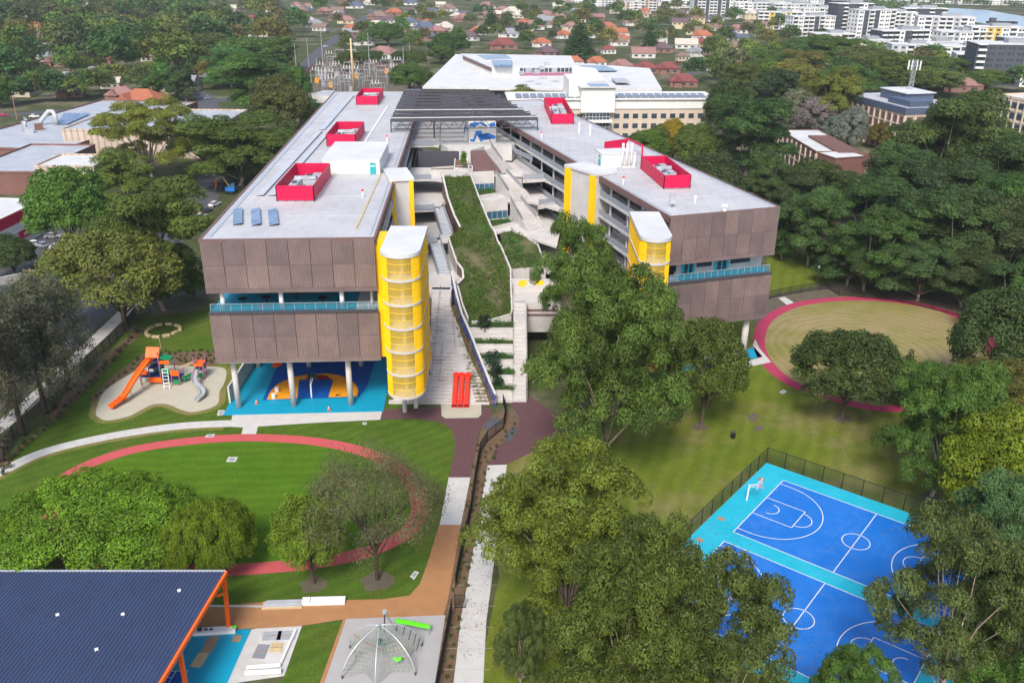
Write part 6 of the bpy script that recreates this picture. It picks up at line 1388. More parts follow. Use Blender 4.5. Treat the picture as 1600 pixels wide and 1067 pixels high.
# ================================================================ buildings round about
def RCW2(A, B, dep):
    A, B = Vector(A), Vector(B); d = (B-A).normalized(); n = Vector((-d.y, d.x)); L = (B-A).length
    return A, B, d, n, L, (lambda a, b: tuple(A+d*a+n*b))
def block(name, label, cat, A, B, dep, h, wall, roof, floors=0, bays=0, wfrac=(.2, .8), hfrac=(.3, .8), win='glass', parapet=.5, side=True, fins=None, group=None, joined=False, sill=None, z0=0):
    A, B, d, n, L, P = RCW2(A, B, dep)
    root = thing(name, label, cat, (*((A+B)/2), 0), group)
    MB().prism([P(0, 0), P(L, 0), P(L, dep), P(0, dep)], z0, h).build('wall', wall, root)
    MB().prism([P(.3, .3), P(L-.3, .3), P(L-.3, dep-.3), P(.3, dep-.3)], h, h+.06).build('roof', roof, root)
    if parapet:
        m = MB()
        for a, b in ((P(0, 0), P(L, 0)), (P(L, 0), P(L, dep)), (P(L, dep), P(0, dep)), (P(0, dep), P(0, 0))): m.beam((*a, h+parapet/2-.1), (*b, h+parapet/2-.1), .34, parapet)
        m.build('parapet', sill or wall, root)
    if floors:
        fh = (h-z0-.4)/floors; jm = MB(); faces = [(P(0, 0), P(L, 0), bays)]
        if side: sb = max(2, int(bays*dep/L)); faces += [(P(0, dep), P(0, 0), sb), (P(L, 0), P(L, dep), sb)]
        for a, b, nb in faces:
            a, b = Vector(a), Vector(b); u = (b-a).normalized(); o = Vector((u.y, -u.x)); bw = (b-a).length/nb; mesh = None; rot = math.atan2(u.y, u.x)
            for f in range(floors):
                for k in range(nb):
                    w2 = bw*(wfrac[1]-wfrac[0]); zb = z0+fh*(f+hfrac[0]); zt = z0+fh*(f+hfrac[1])
                    c = a+u*bw*(k+(wfrac[0]+wfrac[1])/2)+o*.03
                    if joined: jm.beam((*(c-u*w2/2), (zb+zt)/2), (*(c+u*w2/2), (zb+zt)/2), .1, zt-zb)
                    else:
                        if mesh is None:
                            t = MB().box(-w2/2, w2/2, -.08, .05, 0, zt-zb).build('window', win); mesh = t.data; bpy.data.objects.remove(t)
                            if sill: s_ = MB().box(-w2/2-.1, w2/2+.1, -.25, .03, -.12, 0).build('sill', sill); sm_ = s_.data; bpy.data.objects.remove(s_)
                        wv = inst(mesh, 'window', root, (*c, zb), rot); wv['_o'] = (c.x, c.y, zb)
                if fins:
                    pass
            if fins:
                fm = MB()
                for k in range(nb+1): c = a+u*bw*k+o*.25; fm.beam((*c, z0), (*c, h-.5), .5, .5)
                fm.build('fin', fins, root, kind='stuff')
                fm = MB()
                for f in range(1, floors): fm.beam((*(a+o*.15), z0+fh*f), (*(b+o*.15), z0+fh*f), .35, .4)
                fm.build('floor_band', fins, root, kind='stuff')
        if joined: jm.build('window', win, root, kind='stuff')
    return root, P, L
# --- cream office building behind the wing
ob, P, L = block('office_building', 'cream three storey office block with rows of square windows behind the oval side wing', 'office building', (-2.0, 375.93), (83.87, 381.63), 19, 16.5, 'cream', 'greyroof', 4, 22, (.22, .8), (.3, .78), 'glass', .9, True, None, None, False, 'offw')
MB().prism([P(0, -.4), P(L, -.4), P(L, 0), P(0, 0)], 13.2, 16.4).build('parapet_band', 'offw', ob)
MB().prism([P(-.6, -1.2), P(L+.6, -1.2), P(L+.6, 20), P(-.6, 20)], 16.9, 17.3).build('roof_eave', 'offw', ob)
for k in range(26):
    a = 3+k*(L-6)/26
    if .36 < a/L < .47: continue
    MB().add([(*P(a, 1), 17.5), (*P(a+2.6, 1), 17.5), (*P(a+2.6, 8.5), 18.3), (*P(a, 8.5), 18.3)], [(0, 1, 2, 3)]).build('solar_panel', 'slatesolar', ob)
mid = L*.43
MB().prism([P(mid-7.5, -2.5), P(mid+6.5, -2.5), P(mid+6.5, 8), P(mid-7.5, 8)], 12, 22).build('entrance_tower', 'offw', ob)
MB().prism([P(mid-8.3, -3.6), P(mid+7.3, -3.6), P(mid+7.3, 8.5), P(mid-8.3, 8.5)], 22, 22.5).build('tower_roof', 'roof2', ob)
MB().prism([P(mid-4, -2), P(mid+4, -2), P(mid+4, 5), P(mid-4, 5)], 22.55, 22.7).build('solar_panel', 'solar', ob)
cw_ = MB().prism([P(mid-5.5, -2.9), P(mid+4.5, -2.9), P(mid+4.5, 0), P(mid-5.5, 0)], 0, 11.8).build('curtain_wall', 'glass', ob)
mu = MB()
for k in range(8): mu.beam((*P(mid-5.5+k*10/7, -3.0), 0), (*P(mid-5.5+k*10/7, -3.0), 11.8), .12, .1)
for z in (2.2, 4.2, 6.2, 8.4, 10.4): mu.beam((*P(mid-5.5, -3.0), z), (*P(mid+4.5, -3.0), z), .12, .12)
mu.build('mullion', 'offw', cw_)
MB().prism([P(mid-6.5, -4.5), P(mid+5.5, -4.5), P(mid+5.5, 0), P(mid-6.5, 0)], 8.2, 9.2).build('entrance_canopy', 'offw', ob)
MB().prism([P(mid-12, 3), P(mid-5, 3), P(mid-5, 22), P(mid-12, 22)], 17, 24.5).build('lift_overrun', 'offw', ob)
# --- white roofed hall
hb = thing('sports_hall', 'broad low hall with a huge white sloping roof behind the canopy', 'hall', (0, 440, 0))
A, B, C_, D_ = [(-43.73, 441.57), (70.68, 440.76), (73.67, 505.48), (-34.35, 551.19)]
MB().prism([A, B, C_, D_], [11.6, 11.6, 13.6, 15.4], [13, 13, 15, 17]).build('roof', 'roof2', hb)
ins = lambda q, t: lerp(q, (16, 485), t)
MB().prism([ins(A, .06), ins(B, .06), ins(C_, .06), ins(D_, .06)], 0, [11.6, 11.6, 13.6, 15.4]).build('wall', 'brick', hb)
a, b = ins(A, .04), ins(B, .04)
for k in range(16): p, q = lerp(a, b, .08+k*.056), lerp(a, b, .08+k*.056+.05); MB().beam((p[0], p[1], 9.2), (q[0], q[1], 9.2), .2, 3.4).build('window', 'glass', hb)
S_ = [(-11.06, 472.53), (31.34, 477.39), (31.08, 521.23), (-29.57, 532.17)]
MB().prism(S_, [12.5]*4, [18.5, 18.5, 19, 18.6]).build('clerestory_wall', 'offw', hb)
MB().prism([lerp(p, (8, 480), -.03) for p in S_], [18.5, 18.5, 19, 18.6], [19, 19, 19.5, 19.1]).build('clerestory_roof', 'roof2', hb)
a, b = S_[0], S_[1]
for k in range(13): p, q = lerp(a, b, .33+k*.05), lerp(a, b, .33+k*.05+.042); MB().beam((p[0], p[1]-.2, 17.2), (q[0], q[1]-.2, 17.2), .15, 1.9).build('window', 'glass', hb)
MB().beam((*lerp(a, b, .33)[:1], lerp(a, b, .33)[1]-.2, 15.2), (b[0], b[1]-.2, 15.2), .15, 1.4).build('balustrade', 'purple', hb)
a, b = S_[3], S_[0]
for k in range(10): p, q = lerp(a, b, .05+k*.095), lerp(a, b, .05+k*.095+.085); MB().beam((p[0]-.2, p[1], 17.2), (q[0]-.2, q[1], 17.2), .2, 1.6).build('window', 'brown', hb)
MB().prism([(-10.01, 469.61), (-0.96, 470.12), (-1.02, 492.19), (-11.83, 491.54)], 18.9, 20.2).build('solar_rack', 'solar', hb); MB().prism([(-14.87, 503.12), (-1.06, 507.0), (-4.75, 529.0), (-20.89, 524.68)], 18.9, 19.3).build('solar_rack', 'solar', hb)
for k, q in enumerate([(3.69, 443.5), (6.89, 453.66), (10.79, 446.36), (13.74, 464.48), (19.72, 454.4), (17.08, 478.36)]): MB().rbox(*q, 2.4, 2, .2, 18.9, 20.3+.2*(k % 3)).build('roof_unit', 'lgrey', hb)
MB().prism([(26.38, 402.57), (40.69, 415.19), (40.36, 460.23), (29.16, 469.75)], 12, 20).build('stair_block', 'offw', hb)
MB().prism([(41.13, 489.45), (54.69, 490.23), (50.03, 512.95), (35.88, 512.1)], 15.2, 15.5).build('solar_rack', 'solar', hb); MB().prism([(49.4, 448.59), (56.59, 448.97), (55.07, 463.17), (48.63, 462.82)], 14.6, 15.0).build('solar_rack', 'greyroof', hb)
# --- blocks on the treed right side
cb, P, L = block('college_building', 'cream college block with a dark blue roof band and phone masts on top', 'college building', (143.85, 395.49), (153.11, 356.85), 26, 15.2, 'cream', 'roof', 4, 10, (.25, .85), (.1, .85), 'brown', .2, True, 'cream')
MB().prism([P(-.5, -.5), P(L+.5, -.5), P(L+.5, 26.5), P(-.5, 26.5)], 15.3, 17.6).build('roof_band', 'slate', cb)
MB().prism([P(.3, .3), P(L-.3, .3), P(L-.3, 25.7), P(.3, 25.7)], 17.6, 17.75).build('roof', 'roof', cb)
MB().prism([P(L*.3, 7), P(L*.72, 7), P(L*.72, 20), P(L*.3, 20)], 17.7, 21.3).build('plant_room', 'slate', cb); MB().prism([P(L*.28, 6.7), P(L*.74, 6.7), P(L*.74, 20.3), P(L*.28, 20.3)], 21.3, 21.6).build('roof', 'roof2', cb)
MB().prism([P(L*.62, 2), P(L*.98, 2), P(L*.98, 12), P(L*.62, 12)], 17.7, 20).build('plant_room', 'slate', cb)
ms = thing('phone_mast', 'cluster of grey phone antennas on a lattice mast above the blue banded block', 'antenna mast', (*P(L*.5, 15), 21.5))
x, y = P(L*.5, 15); lt = MB()
for dx, dy in ((-.7, -.7), (.7, -.7), (.7, .7), (-.7, .7)): lt.beam((x+dx, y+dy, 21.5), (x+dx*.7, y+dy*.7, 33), .16, .16)
for k in range(6):
    z = 22+k*2; lt.beam((x-.7, y-.7, z), (x+.7, y-.7, z+1.8), .1, .1); lt.beam((x+.7, y+.7, z), (x-.7, y+.7, z+1.8), .1, .1)
lt.build('lattice', 'lgrey', ms)
for k in range(8):
    an = k*math.pi/4; MB().rbox(x+2.4*math.cos(an), y+2.4*math.sin(an), .5, .35, an, 29.5, 33).build('antenna', 'offw', ms); MB().beam((x, y, 31), (x+2.4*math.cos(an), y+2.4*math.sin(an), 31), .12, .12).build('antenna_arm', 'lgrey', ms)
block('office_building', 'long low white roofed building behind the blue banded block', 'office building', (200.76, 431.59), (214.77, 399.54), 30, 9, 'offw', 'roof2', 2, 12, (.2, .8), (.3, .8), 'glass', .3)
block('tower_block', 'pale concrete tower cut by the right frame edge with dark window strips', 'building', (174.99, 332.5), (181.58, 310.77), 16, 26, 'cream', 'roof2', 7, 7, (.1, .9), (.25, .8), 'glass', .8, True, 'cream')
bb, P, L = block('brick_building', 'brown and cream three storey block with deep window bays among the gum trees', 'college building', (102.94, 349.94), (104.39, 309.05), 15, 10, 'brick', 'roof2', 3, 8, (.2, .85), (.12, .88), 'brown', .4, True, 'cream')
MB().prism([P(L*.35, 6), P(L*1.1, 6), P(L*1.1, 14), P(L*.35, 14)], 10.1, 10.8).build('upper_roof', 'brick', bb)
block('brick_stair_hall', 'blind red brick stair hall at the end of the brown and cream block', 'building', (103.66, 305.52), (106.75, 296.37), 12, 10.5, 'brick', 'roof2', parapet=.3)
pg_, P, L = block('pergola_building', 'low cream building with an open red timber pergola roof beside the brick hall', 'building', (113.26, 313.66), (122.65, 294.7), 11, 5.2, 'cream', 'brick', 1, 6, (.2, .75), (.2, .9), 'brown', .2)
for k in range(9): MB().beam((*P(L*k/8, -1), 8.0), (*P(L*k/8, 12), 8.0), .4, .5).build('pergola_beam', 'brick', pg_)
for b in (-.5, 5.5, 11.5): MB().beam((*P(0, b), 7.6), (*P(L, b), 7.6), .4, .5).build('pergola_beam', 'timber', pg_)
for k in range(5): MB().beam((*P(L*k/4, -.5), 0), (*P(L*k/4, -.5), 7.6), .5, .5).build('pergola_post', 'cream', pg_)
# --- warehouses on the left
WH = [
 ('warehouse', 'beige precast warehouse with a pale parapet roof next to the yellow green gum', (-169.65, 339.47), (-113.3, 339.01), 48, 10, 'beige', 'greyroof'),
 ('warehouse', 'grey roofed low factory with rooftop ducts left of the beige warehouse', (-209.13, 326.92), (-161.95, 321.68), 112, 6, 'brick', 'greyroof'),
 ('warehouse', 'pale blue roofed shed in front of the ducted factory', (-175.49, 282.34), (-152.19, 282.17), 44, 7, 'brick', 'greyroof'),
 ('warehouse', 'white roofed box with a dark blue fascia facing the street', (-154.28, 286.82), (-135.16, 286.5), 18, 8, 'beige', 'roof2')]
for nm, lb, A, B, dp, h, wl, rf in WH: block(nm, lb, 'warehouse', A, B, dp, h, wl, rf, parapet=.7)
x, y = (-134.75, 286.51); nf = thing('shop_fascia', 'dark blue fascia with white sign block on the side of the white roofed box', 'fascia', (x, y, 0))
MB().beam((x, y, 4.5), (x+5, y+20, 4.5), .3, 7).build('fascia_panel', 'navy', nf)
for k in range(4): p = lerp((x+.3, y), (x+5.3, y+20), .62+.06*k); MB().beam((p[0], p[1], 6.5), (p[0]+.2, p[1]+.9, 6.5), .1, 1.0).build('sign_letter', 'white', nf)
for k in range(6): p = lerp((x+.25, y), (x+5.2, y+20), .05+.09*k); MB().beam((p[0], p[1], 2.4), (p[0]+.3, p[1]+1.2, 2.4), .1, 3.2).build('window', 'glass', nf)
# ducts and solar on the factory roof
dk = thing('roof_duct', 'tall blue grey bent duct with rust red mouth on the factory roof', 'duct', (-193.85, 359.25, 6))
x, y = (-193.17, 357.9); MB().tube([(x, y, 6), (x, y, 10), (x+1, y, 11)], 1.0, 8).build('pipe', 'lgrey', dk, True); MB().rbox(x+3, y-3, 3, 3, .5, 6, 8.2).build('hood', 'lgrey', dk); MB().rbox(x+3.5, y+4, 3, 2.5, .5, 6, 8.4).build('hood', 'brick', dk)
dk = thing('roof_duct', 'pale arched duct beside the blue solar field on the factory roof', 'duct', (-191.35, 378.24, 6)); x, y = (-188.57, 372.34)
MB().tube([(x+1, y, 6), (x+1, y, 10), (x, y+1, 11.4), (x-2, y+1.5, 11.4), (x-5, y, 8), (x-6, y, 6)], .9, 8).build('pipe', 'lgrey', dk, True); MB().cyl(x+1, y, 6, 6.3, 1.4, 10).build('flange', 'grey', dk)
sa = thing('solar_array', 'blue solar field on the factory roof behind the beige warehouse', 'solar panels', (-186.23, 384.64, 6)); q = [(-187.8, 372.37), (-183.15, 372.56), (-184.57, 397.67), (-196.09, 397.19)]
for i in range(6):
    for j in range(3): MB().add([(*lerp(lerp(q[0], q[1], (j+.03)/3), lerp(q[3], q[2], (j+.03)/3), (i+.04)/6), 6.5), (*lerp(lerp(q[0], q[1], (j+.97)/3), lerp(q[3], q[2], (j+.97)/3), (i+.04)/6), 6.5), (*lerp(lerp(q[0], q[1], (j+.97)/3), lerp(q[3], q[2], (j+.97)/3), (i+.96)/6), 6.9), (*lerp(lerp(q[0], q[1], (j+.03)/3), lerp(q[3], q[2], (j+.03)/3), (i+.96)/6), 6.9)], [(0, 1, 2, 3)]).build('panel', 'court_blue' if 0 else 'solar', sa)
# red, white and blue shopfront
shp, P, L = block('shop', 'flat roofed shop with red, white and blue painted fascia bands on the street', 'shop', (-131.65, 211.26), (-130.0, 242.16), 34, 9, 'offw', 'roof2', parapet=.3)
for a, b, z0, z1, mt in ((0, .68, 6.2, 9.0, 'red'), (.68, 1, 6.2, 9.0, 'solar'), (0, .8, 3.9, 6.1, 'white'), (.8, 1, 3.9, 6.1, 'sand'), (.55, .8, 1.8, 3.8, 'red'), (.8, 1, 1.8, 3.8, 'navy')):
    MB().prism([P(L*a, -.25), P(L*b, -.25), P(L*b, -.02), P(L*a, -.02)], z0, z1).build('fascia_panel', mt, shp)
for k in range(3): MB().prism([P(L*(.86+.04*k), -.32), P(L*(.885+.04*k), -.32), P(L*(.885+.04*k), -.24), P(L*(.86+.04*k), -.24)], 2.1, 3.5).build('sign_letter', 'white', shp)
for k in range(5): MB().prism([P(L*(.62+.03*k), -.32), P(L*(.64+.03*k), -.32), P(L*(.64+.03*k), -.24), P(L*(.62+.03*k), -.24)], 2.4, 3.0+.3*(k % 2)).build('sign_letter', 'white', shp)
hg = thing('hedge', 'clipped green hedge along the street side of the car park', 'hedge', (-114.12, 204.28, 0))
a, b = (-113.13, 191.13), (-116.87, 221.17); hc = []
for k in range(26): p = lerp(a, b, k/25); hc.append((p[0]-hg.location.x, p[1]-hg.location.y, 1.0, 1.5, 1.5, 1.4, random.uniform(.7, 1.2)))
V, T = leaf_cloud(hc, 70, .26, np.random.default_rng(3), up=-.5); o = leaf_object('foliage', V, T, hg, np.random.default_rng(3)); o.color = (.05, .1, .02, 1)
MB().beam((a[0], a[1], .4), (b[0], b[1], .4), .5, .8).build('stem', 'bark', hg)
cwl = thing('concrete_wall', 'grey concrete retaining wall beside the car park at the left edge', 'wall', (-117.62, 197.0, 0))
MB().beam((*(-124.11, 193.85), .9), (*(-116.72, 201.47), .9), .4, 1.8).build('wall', 'kerb', cwl); MB().beam((*(-124.11, 193.85), 1.85), (*(-116.72, 201.47), 1.85), .5, .12).build('coping', 'concrete', cwl)

# --- houses
def house(x, y, wd, rot, roofc, wallc, st, style, label, group):
    dp = wd*random.uniform(.65, .85); h = 3.2*st+.3; rh = wd*.2+.6
    root = thing('house', label, 'house', (x, y, 0), group, 0); c, s = math.cos(rot), math.sin(rot); L = lambda a, b: (x+c*a-s*b, y+s*a+c*b)
    o = MB().rbox(x, y, wd, dp, rot, 0, h).build('wall', 'render', root); o.color = (*wallc, 1)
    e = .6; W2, D2 = wd/2+e, dp/2+e; rr = W2-D2*(.95 if style == 0 else -.0)
    c4 = [L(-W2, -D2), L(W2, -D2), L(W2, D2), L(-W2, D2)]
    m = MB()
    if style == 0: r0, r1 = L(-max(.5, rr), 0), L(max(.5, rr), 0)
    else: r0, r1 = L(-W2, 0), L(W2, 0)
    v = [(*p, h-.12) for p in c4]+[(*r0, h+rh), (*r1, h+rh)]
    m.add(v, [(0, 1, 5, 4), (1, 2, 5), (2, 3, 4, 5), (3, 0, 4), (3, 2, 1, 0)])
    o = m.build('roof', 'tile', root); o.color = (*roofc, 1)
    if style == 0 and wd > 13:      # a projecting gabled bay
        g = MB(); a0, a1, b0, b1 = -W2*.75, -W2*.1, -D2-2.2, 0
        p = [L(a0, b0), L(a1, b0), L(a1, b1), L(a0, b1)]; q = [L((a0+a1)/2, b0), L((a0+a1)/2, b1)]
        g.add([(*p[0], h-.1), (*p[1], h-.1), (*p[2], h-.1), (*p[3], h-.1), (*q[0], h+rh*.75), (*q[1], h+rh*.75)], [(0, 4, 5, 3), (4, 1, 2, 5), (0, 1, 4)])
        o = g.build('gable_roof', 'tile', root); o.color = (*roofc, 1)
        o = MB().rbox(*L((a0+a1)/2, (b0+b1)/2+.3), (a1-a0)*.85, (b1-b0)-.9, rot, 0, h-.15).build('bay_wall', 'render', root); o.color = (*wallc, 1)
    for k in range(3): a, b = L(wd*(-.4+.3*k), -dp/2-.03), L(wd*(-.25+.3*k), -dp/2-.03); MB().beam((*a, h-1.7), (*b, h-1.7), .1, 1.3).build('window', 'glass', root)
    if random.random() < .6: MB().rbox(*L(wd*.2, dp*.1), .8, .8, rot, h, h+rh+1).build('chimney', 'brick', root)
    return root
RO = {'p': (.12, .075, .085), 'b': (.08, .1, .15), 'n': (.2, .13, .1), 'o': (.36, .115, .055), 'r': (.2, .05, .045), 'k': (.27, .14, .12), 'g': (.24, .25, .27), 'c': (.5, .45, .38), 't': (.12, .22, .14)}
WA = {'w': (.62, .6, .56), 'c': (.55, .47, .36), 'b': (.25, .13, .1), 'y': (.6, .5, .32)}
HL = [(-186.4, 461.1, 22.3, -0.1, 'o', 'w', '0'), (-204.4, 479.4, 15.0, 0.2, 'k', 'b', '0'), (-187.9, 513.0, 23.6, 0.0, 'g', 'y', '1'), (-184.5, 583.6, 22.9, 0.1, 'b', 'w', '0'), (-258.1, 535.5, 17.1, -0.2, 'g', 'w', '0'), (-265.9, 492.4, 16.9, 0.1, 'n', 'c', '0'), (-236.6, 491.4, 13.4, 0.3, 'p', 'b', '0'), (-374.4, 819.9, 16.8, 0.4, 'k', 'b', '0'), (-563.6, 1080.7, 40.1, 0.0, 'r', 'b', '0'), (-548.1, 1151.0, 43.8, 0.2, 'r', 'b', '0'), (-464.1, 908.8, 26.3, 0.0, 'o', 'b', '0'), (-198.4, 1075.7, 26.6, 0.1, 'p', 'b', '0'), (-217.9, 1311.8, 30.4, 0.0, 'b', 'w', '0'), (-156.9, 1101.0, 35.0, -0.1, 'n', 'b', '0'), (-147.7, 1170.5, 22.0, 0.2, 'o', 'b', '0'), (-137.8, 945.1, 31.5, 0.0, 'c', 'c', '0'), (-114.8, 923.7, 20.0, 0.1, 'p', 'b', '0'), (-88.1, 933.7, 26.9, 0.0, 'b', 'c', '0'), (-70.5, 935.2, 14.8, 0.5, 'c', 'c', '1'), (-82.1, 842.7, 25.5, 0.1, 'b', 'b', '0'), (-39.5, 839.7, 18.1, 0.0, 'p', 'w', '0'), (-127.9, 791.2, 20.7, 0.2, 'p', 'w', '0'), (-96.5, 693.6, 20.1, -0.4, 'k', 'w', '0'), (-69.9, 665.8, 12.5, 0.9, 'k', 'w', '1'), (-56.6, 1069.4, 27.6, 0.1, 'k', 'b', '0'), (-9.0, 767.0, 22.0, 0.1, 'r', 'b', '0'), (18.7, 967.0, 29.1, 0.0, 'k', 'w', '0'), (22.9, 785.4, 15.8, 0.0, 'o', 'w', '0'), (24.7, 710.5, 17.4, -0.2, 'p', 'b', '0'), (41.5, 649.0, 13.1, 0.1, 'o', 'w', '0'), (57.3, 646.2, 13.1, 0.0, 'o', 'w', '0'), (71.8, 625.1, 15.4, 0.1, 'k', 'b', '0'), (97.1, 706.2, 17.4, 0.0, 'k', 'w', '1'), (86.4, 612.0, 15.1, 0.1, 'r', 'b', '0'), (100.9, 612.8, 15.2, 0.0, 'r', 'b', '0'), (73.5, 732.4, 10.6, 0.2, 'r', 'w', '0'), (138.9, 718.0, 13.6, 0.3, 'g', 'w', '0'), (145.2, 622.3, 13.8, 0.3, 'k', 'w', '1'), (161.8, 710.4, 9.4, 0.1, 'r', 'w', '0'), (100.0, 548.4, 16.1, 0.0, 'r', 'b', '0'), (123.6, 686.2, 9.0, 0.2, 'n', 'c', '0'), (233.0, 817.8, 20.7, 0.2, 'k', 'w', '0'), (232.5, 854.4, 16.5, 0.1, 'k', 'b', '0'), (258.6, 542.9, 28.6, 0.1, 'k', 'b', '0'), (191.8, 348.7, 14.4, 0.4, 't', 'b', '1'), (129.6, 1029.4, 20.8, 0.1, 'k', 'w', '0'), (219.9, 936.9, 19.3, 0.1, 'k', 'w', '0'), (238.2, 908.9, 17.5, 0.0, 'o', 'w', '0'), (-38.6, 1318.3, 28.3, 0.1, 'k', 'w', '0'), (-87.3, 1254.8, 27.0, 0.2, 'n', 'w', '0'), (-153.6, 1400.8, 28.2, 0.0, 'b', 'w', '0'), (-2.9, 1211.2, 26.0, 0.1, 'c', 'w', '0'), (48.7, 1122.0, 22.5, 0.1, 'k', 'c', '0'), (-254.3, 1440.9, 27.2, 0.2, 'n', 'b', '0'), (45.1, 865.8, 14.9, 0.2, 'o', 'w', '0'), (-28.8, 979.5, 18.2, 0.0, 'n', 'w', '0'), (-266.8, 1182.0, 26.0, 0.1, 'n', 'b', '0'), (-242.6, 960.3, 24.1, 0.2, 'g', 'w', '0'), (-256.1, 567.3, 13.4, 0.0, 'g', 'c', '0'), (-228.3, 523.7, 10.7, 0.1, 'c', 'c', '1'), (-292.1, 707.8, 12.1, 0.1, 'k', 'w', '0'), (-283.2, 640.8, 13.1, 0.2, 'r', 'b', '0'), (-256.7, 658.2, 11.2, 0.2, 'k', 'c', '0'), (-335.3, 657.3, 23.3, 0.1, 'g', 'w', '0'), (-250.4, 793.5, 13.1, 0.1, 'n', 'b', '0')]
CN = {'p': 'purple brown', 'b': 'blue grey', 'n': 'brown', 'o': 'bright orange', 'r': 'dark red', 'k': 'pinkish', 'g': 'grey', 'c': 'cream', 't': 'pale green'}
HLAB = {0: 'house with a bright orange red hip roof and white gable next to the beige warehouse', 1: 'low house with a faded pink roof behind the orange roofed house', 2: 'cream weatherboard house with a grey gable roof beside the side street', 3: 'house with a blue grey roof under the trees above the side street',
        44: 'brick house with a pale green roof at the right edge beyond the gum forest', 43: 'long pinkish tiled roof between the tower and the city flats', 39: 'dark red roofed house just right of the office building roof'}
placed = []
for i, (x, y, wd, rot, rc, wc, sty) in enumerate(HL):
    far = math.hypot(x, y) > 420
    lb = HLAB.get(i) or '%s roofed %s house %s' % (CN[rc], {'w': 'white', 'c': 'cream', 'b': 'brick', 'y': 'yellow'}[wc], ('west of the substation' if x < -130 else 'behind the substation' if x < -5 else 'beyond the white hall roof' if x < 110 else 'below the white city flats'))
    random.seed(i+50); house(x, y, min(wd, 24), rot, RO[rc], WA[wc], 1, 1 if sty == '1' else 0, lb, 'suburban houses'); placed.append((x, y, wd*.75))
for i, (x, y) in enumerate([(149.8, 697.9), (134.1, 707.6), (152.1, 721.7), (164.4, 727.1), (116.1, 745.3), (179.6, 761.9), (113.0, 768.9), (142.9, 781.0), (127.8, 792.6), (156.9, 795.9), (191.9, 800.6), (88.7, 800.4), (100.4, 801.5), (107.9, 804.5), (85.3, 812.6), (164.7, 827.1), (125.3, 824.3), (129.1, 826.0), (95.1, 828.3), (196.5, 841.0), (-61.8, 825.3), (129.0, 840.8), (119.7, 840.2), (92.9, 851.4), (95.4, 853.7), (59.1, 858.6), (42.1, 864.6), (199.5, 885.7), (68.1, 876.0), (-4.6, 873.9), (100.8, 888.5), (-233.9, 864.6), (-151.6, 873.8), (-225.7, 868.2), (-34.5, 899.8), (175.0, 919.5), (-73.2, 900.8), (79.4, 914.8), (63.1, 914.4), (54.8, 925.6), (-8.7, 921.5), (-242.9, 902.5), (-157.7, 916.2), (8.9, 932.0), (251.6, 956.9), (83.8, 944.1), (-100.8, 935.0), (-133.5, 935.4), (-190.7, 931.0), (203.2, 966.6), (-82.6, 943.0), (-94.5, 947.7), (95.1, 967.2), (-190.9, 942.6), (17.6, 965.0), (-69.6, 958.8), (-241.2, 945.8), (-51.2, 962.7), (173.1, 988.2), (-163.4, 959.7), (-281.9, 952.0), (-242.5, 958.9), (-203.3, 968.2), (-37.9, 983.2), (41.8, 992.4), (-15.3, 989.2), (-131.7, 987.0), (-292.7, 974.6), (253.6, 1027.4), (-141.1, 992.5), (-24.9, 1004.7), (-245.8, 989.1), (-109.9, 1003.6), (9.9, 1017.0), (129.4, 1037.4), (-140.6, 1014.5), (-125.7, 1018.1), (35.6, 1045.6), (-98.8, 1033.8), (204.4, 1063.5), (-181.6, 1029.7), (-228.7, 1039.8), (73.7, 1075.6), (-290.7, 1043.6), (193.1, 1093.2), (232.3, 1099.2), (235.3, 1104.4), (32.1, 1088.5), (197.8, 1106.6), (-239.9, 1065.3), (-262.4, 1071.6), (96.3, 1107.9), (82.5, 1114.0), (216.3, 1129.4), (282.9, 1139.6), (280.5, 1139.9), (-67.3, 1109.4), (-168.9, 1099.3), (173.7, 1135.6), (261.6, 1153.7), (-34.1, 1130.4), (4.0, 1135.0), (-129.0, 1122.7), (-61.9, 1133.3), (246.7, 1166.2), (-179.1, 1128.0), (156.4, 1164.7), (38.5, 1157.8), (-102.4, 1145.3), (-21.8, 1155.2), (-108.9, 1148.1), (209.2, 1194.1), (-329.9, 1150.3), (210.1, 1217.3), (-9.6, 1195.3), (-103.3, 1192.9), (-340.9, 1172.9), (-236.1, 1184.5), (168.5, 1233.0), (79.7, 1223.5), (300.9, 1250.8), (234.2, 1245.3), (-132.5, 1210.0), (133.1, 1240.5), (-222.9, 1204.5), (-9.0, 1233.1), (-266.5, 1216.3), (-16.2, 1246.3), (165.4, 1267.3), (330.9, 1286.3), (-311.0, 1213.4), (-361.7, 1223.1), (-94.1, 1259.3), (-197.6, 1295.8), (-279.3, 1290.0), (-33.4, 1321.1), (62.1, 1335.2), (200.5, 1353.8), (-237.5, 1302.4), (-60.2, 1325.9), (-32.4, 1329.8), (228.4, 1361.5), (-300.8, 1319.3), (102.2, 1371.0), (-104.5, 1355.6), (76.3, 1412.7), (368.4, 1452.7), (67.6, 1415.0), (235.2, 1439.3), (-211.6, 1391.2), (-306.3, 626.1), (-278.5, 742.6), (-272.5, 782.9), (-387.8, 782.6), (-369.1, 806.2), (-320.9, 814.3), (-411.9, 832.4), (-371.3, 938.8), (-309.9, 968.2), (-487.0, 994.0), (-520.2, 1001.6), (-546.4, 1043.4), (-505.5, 1057.5), (-489.3, 1073.7), (-576.5, 1076.3), (-522.8, 1131.6), (-620.1, 1195.2), (-410.7, 1232.9), (-483.2, 1284.4), (-573.2, 1298.1), (-513.6, 1313.2), (-474.1, 1348.5)]):
    random.seed(i+400)
    if not all((x-a)**2+(y-b)**2 > (c+9)**2 for a, b, c in placed): continue
    rc, wc = random.choice('ppbnnokkrgcc'), random.choice('wwcby')
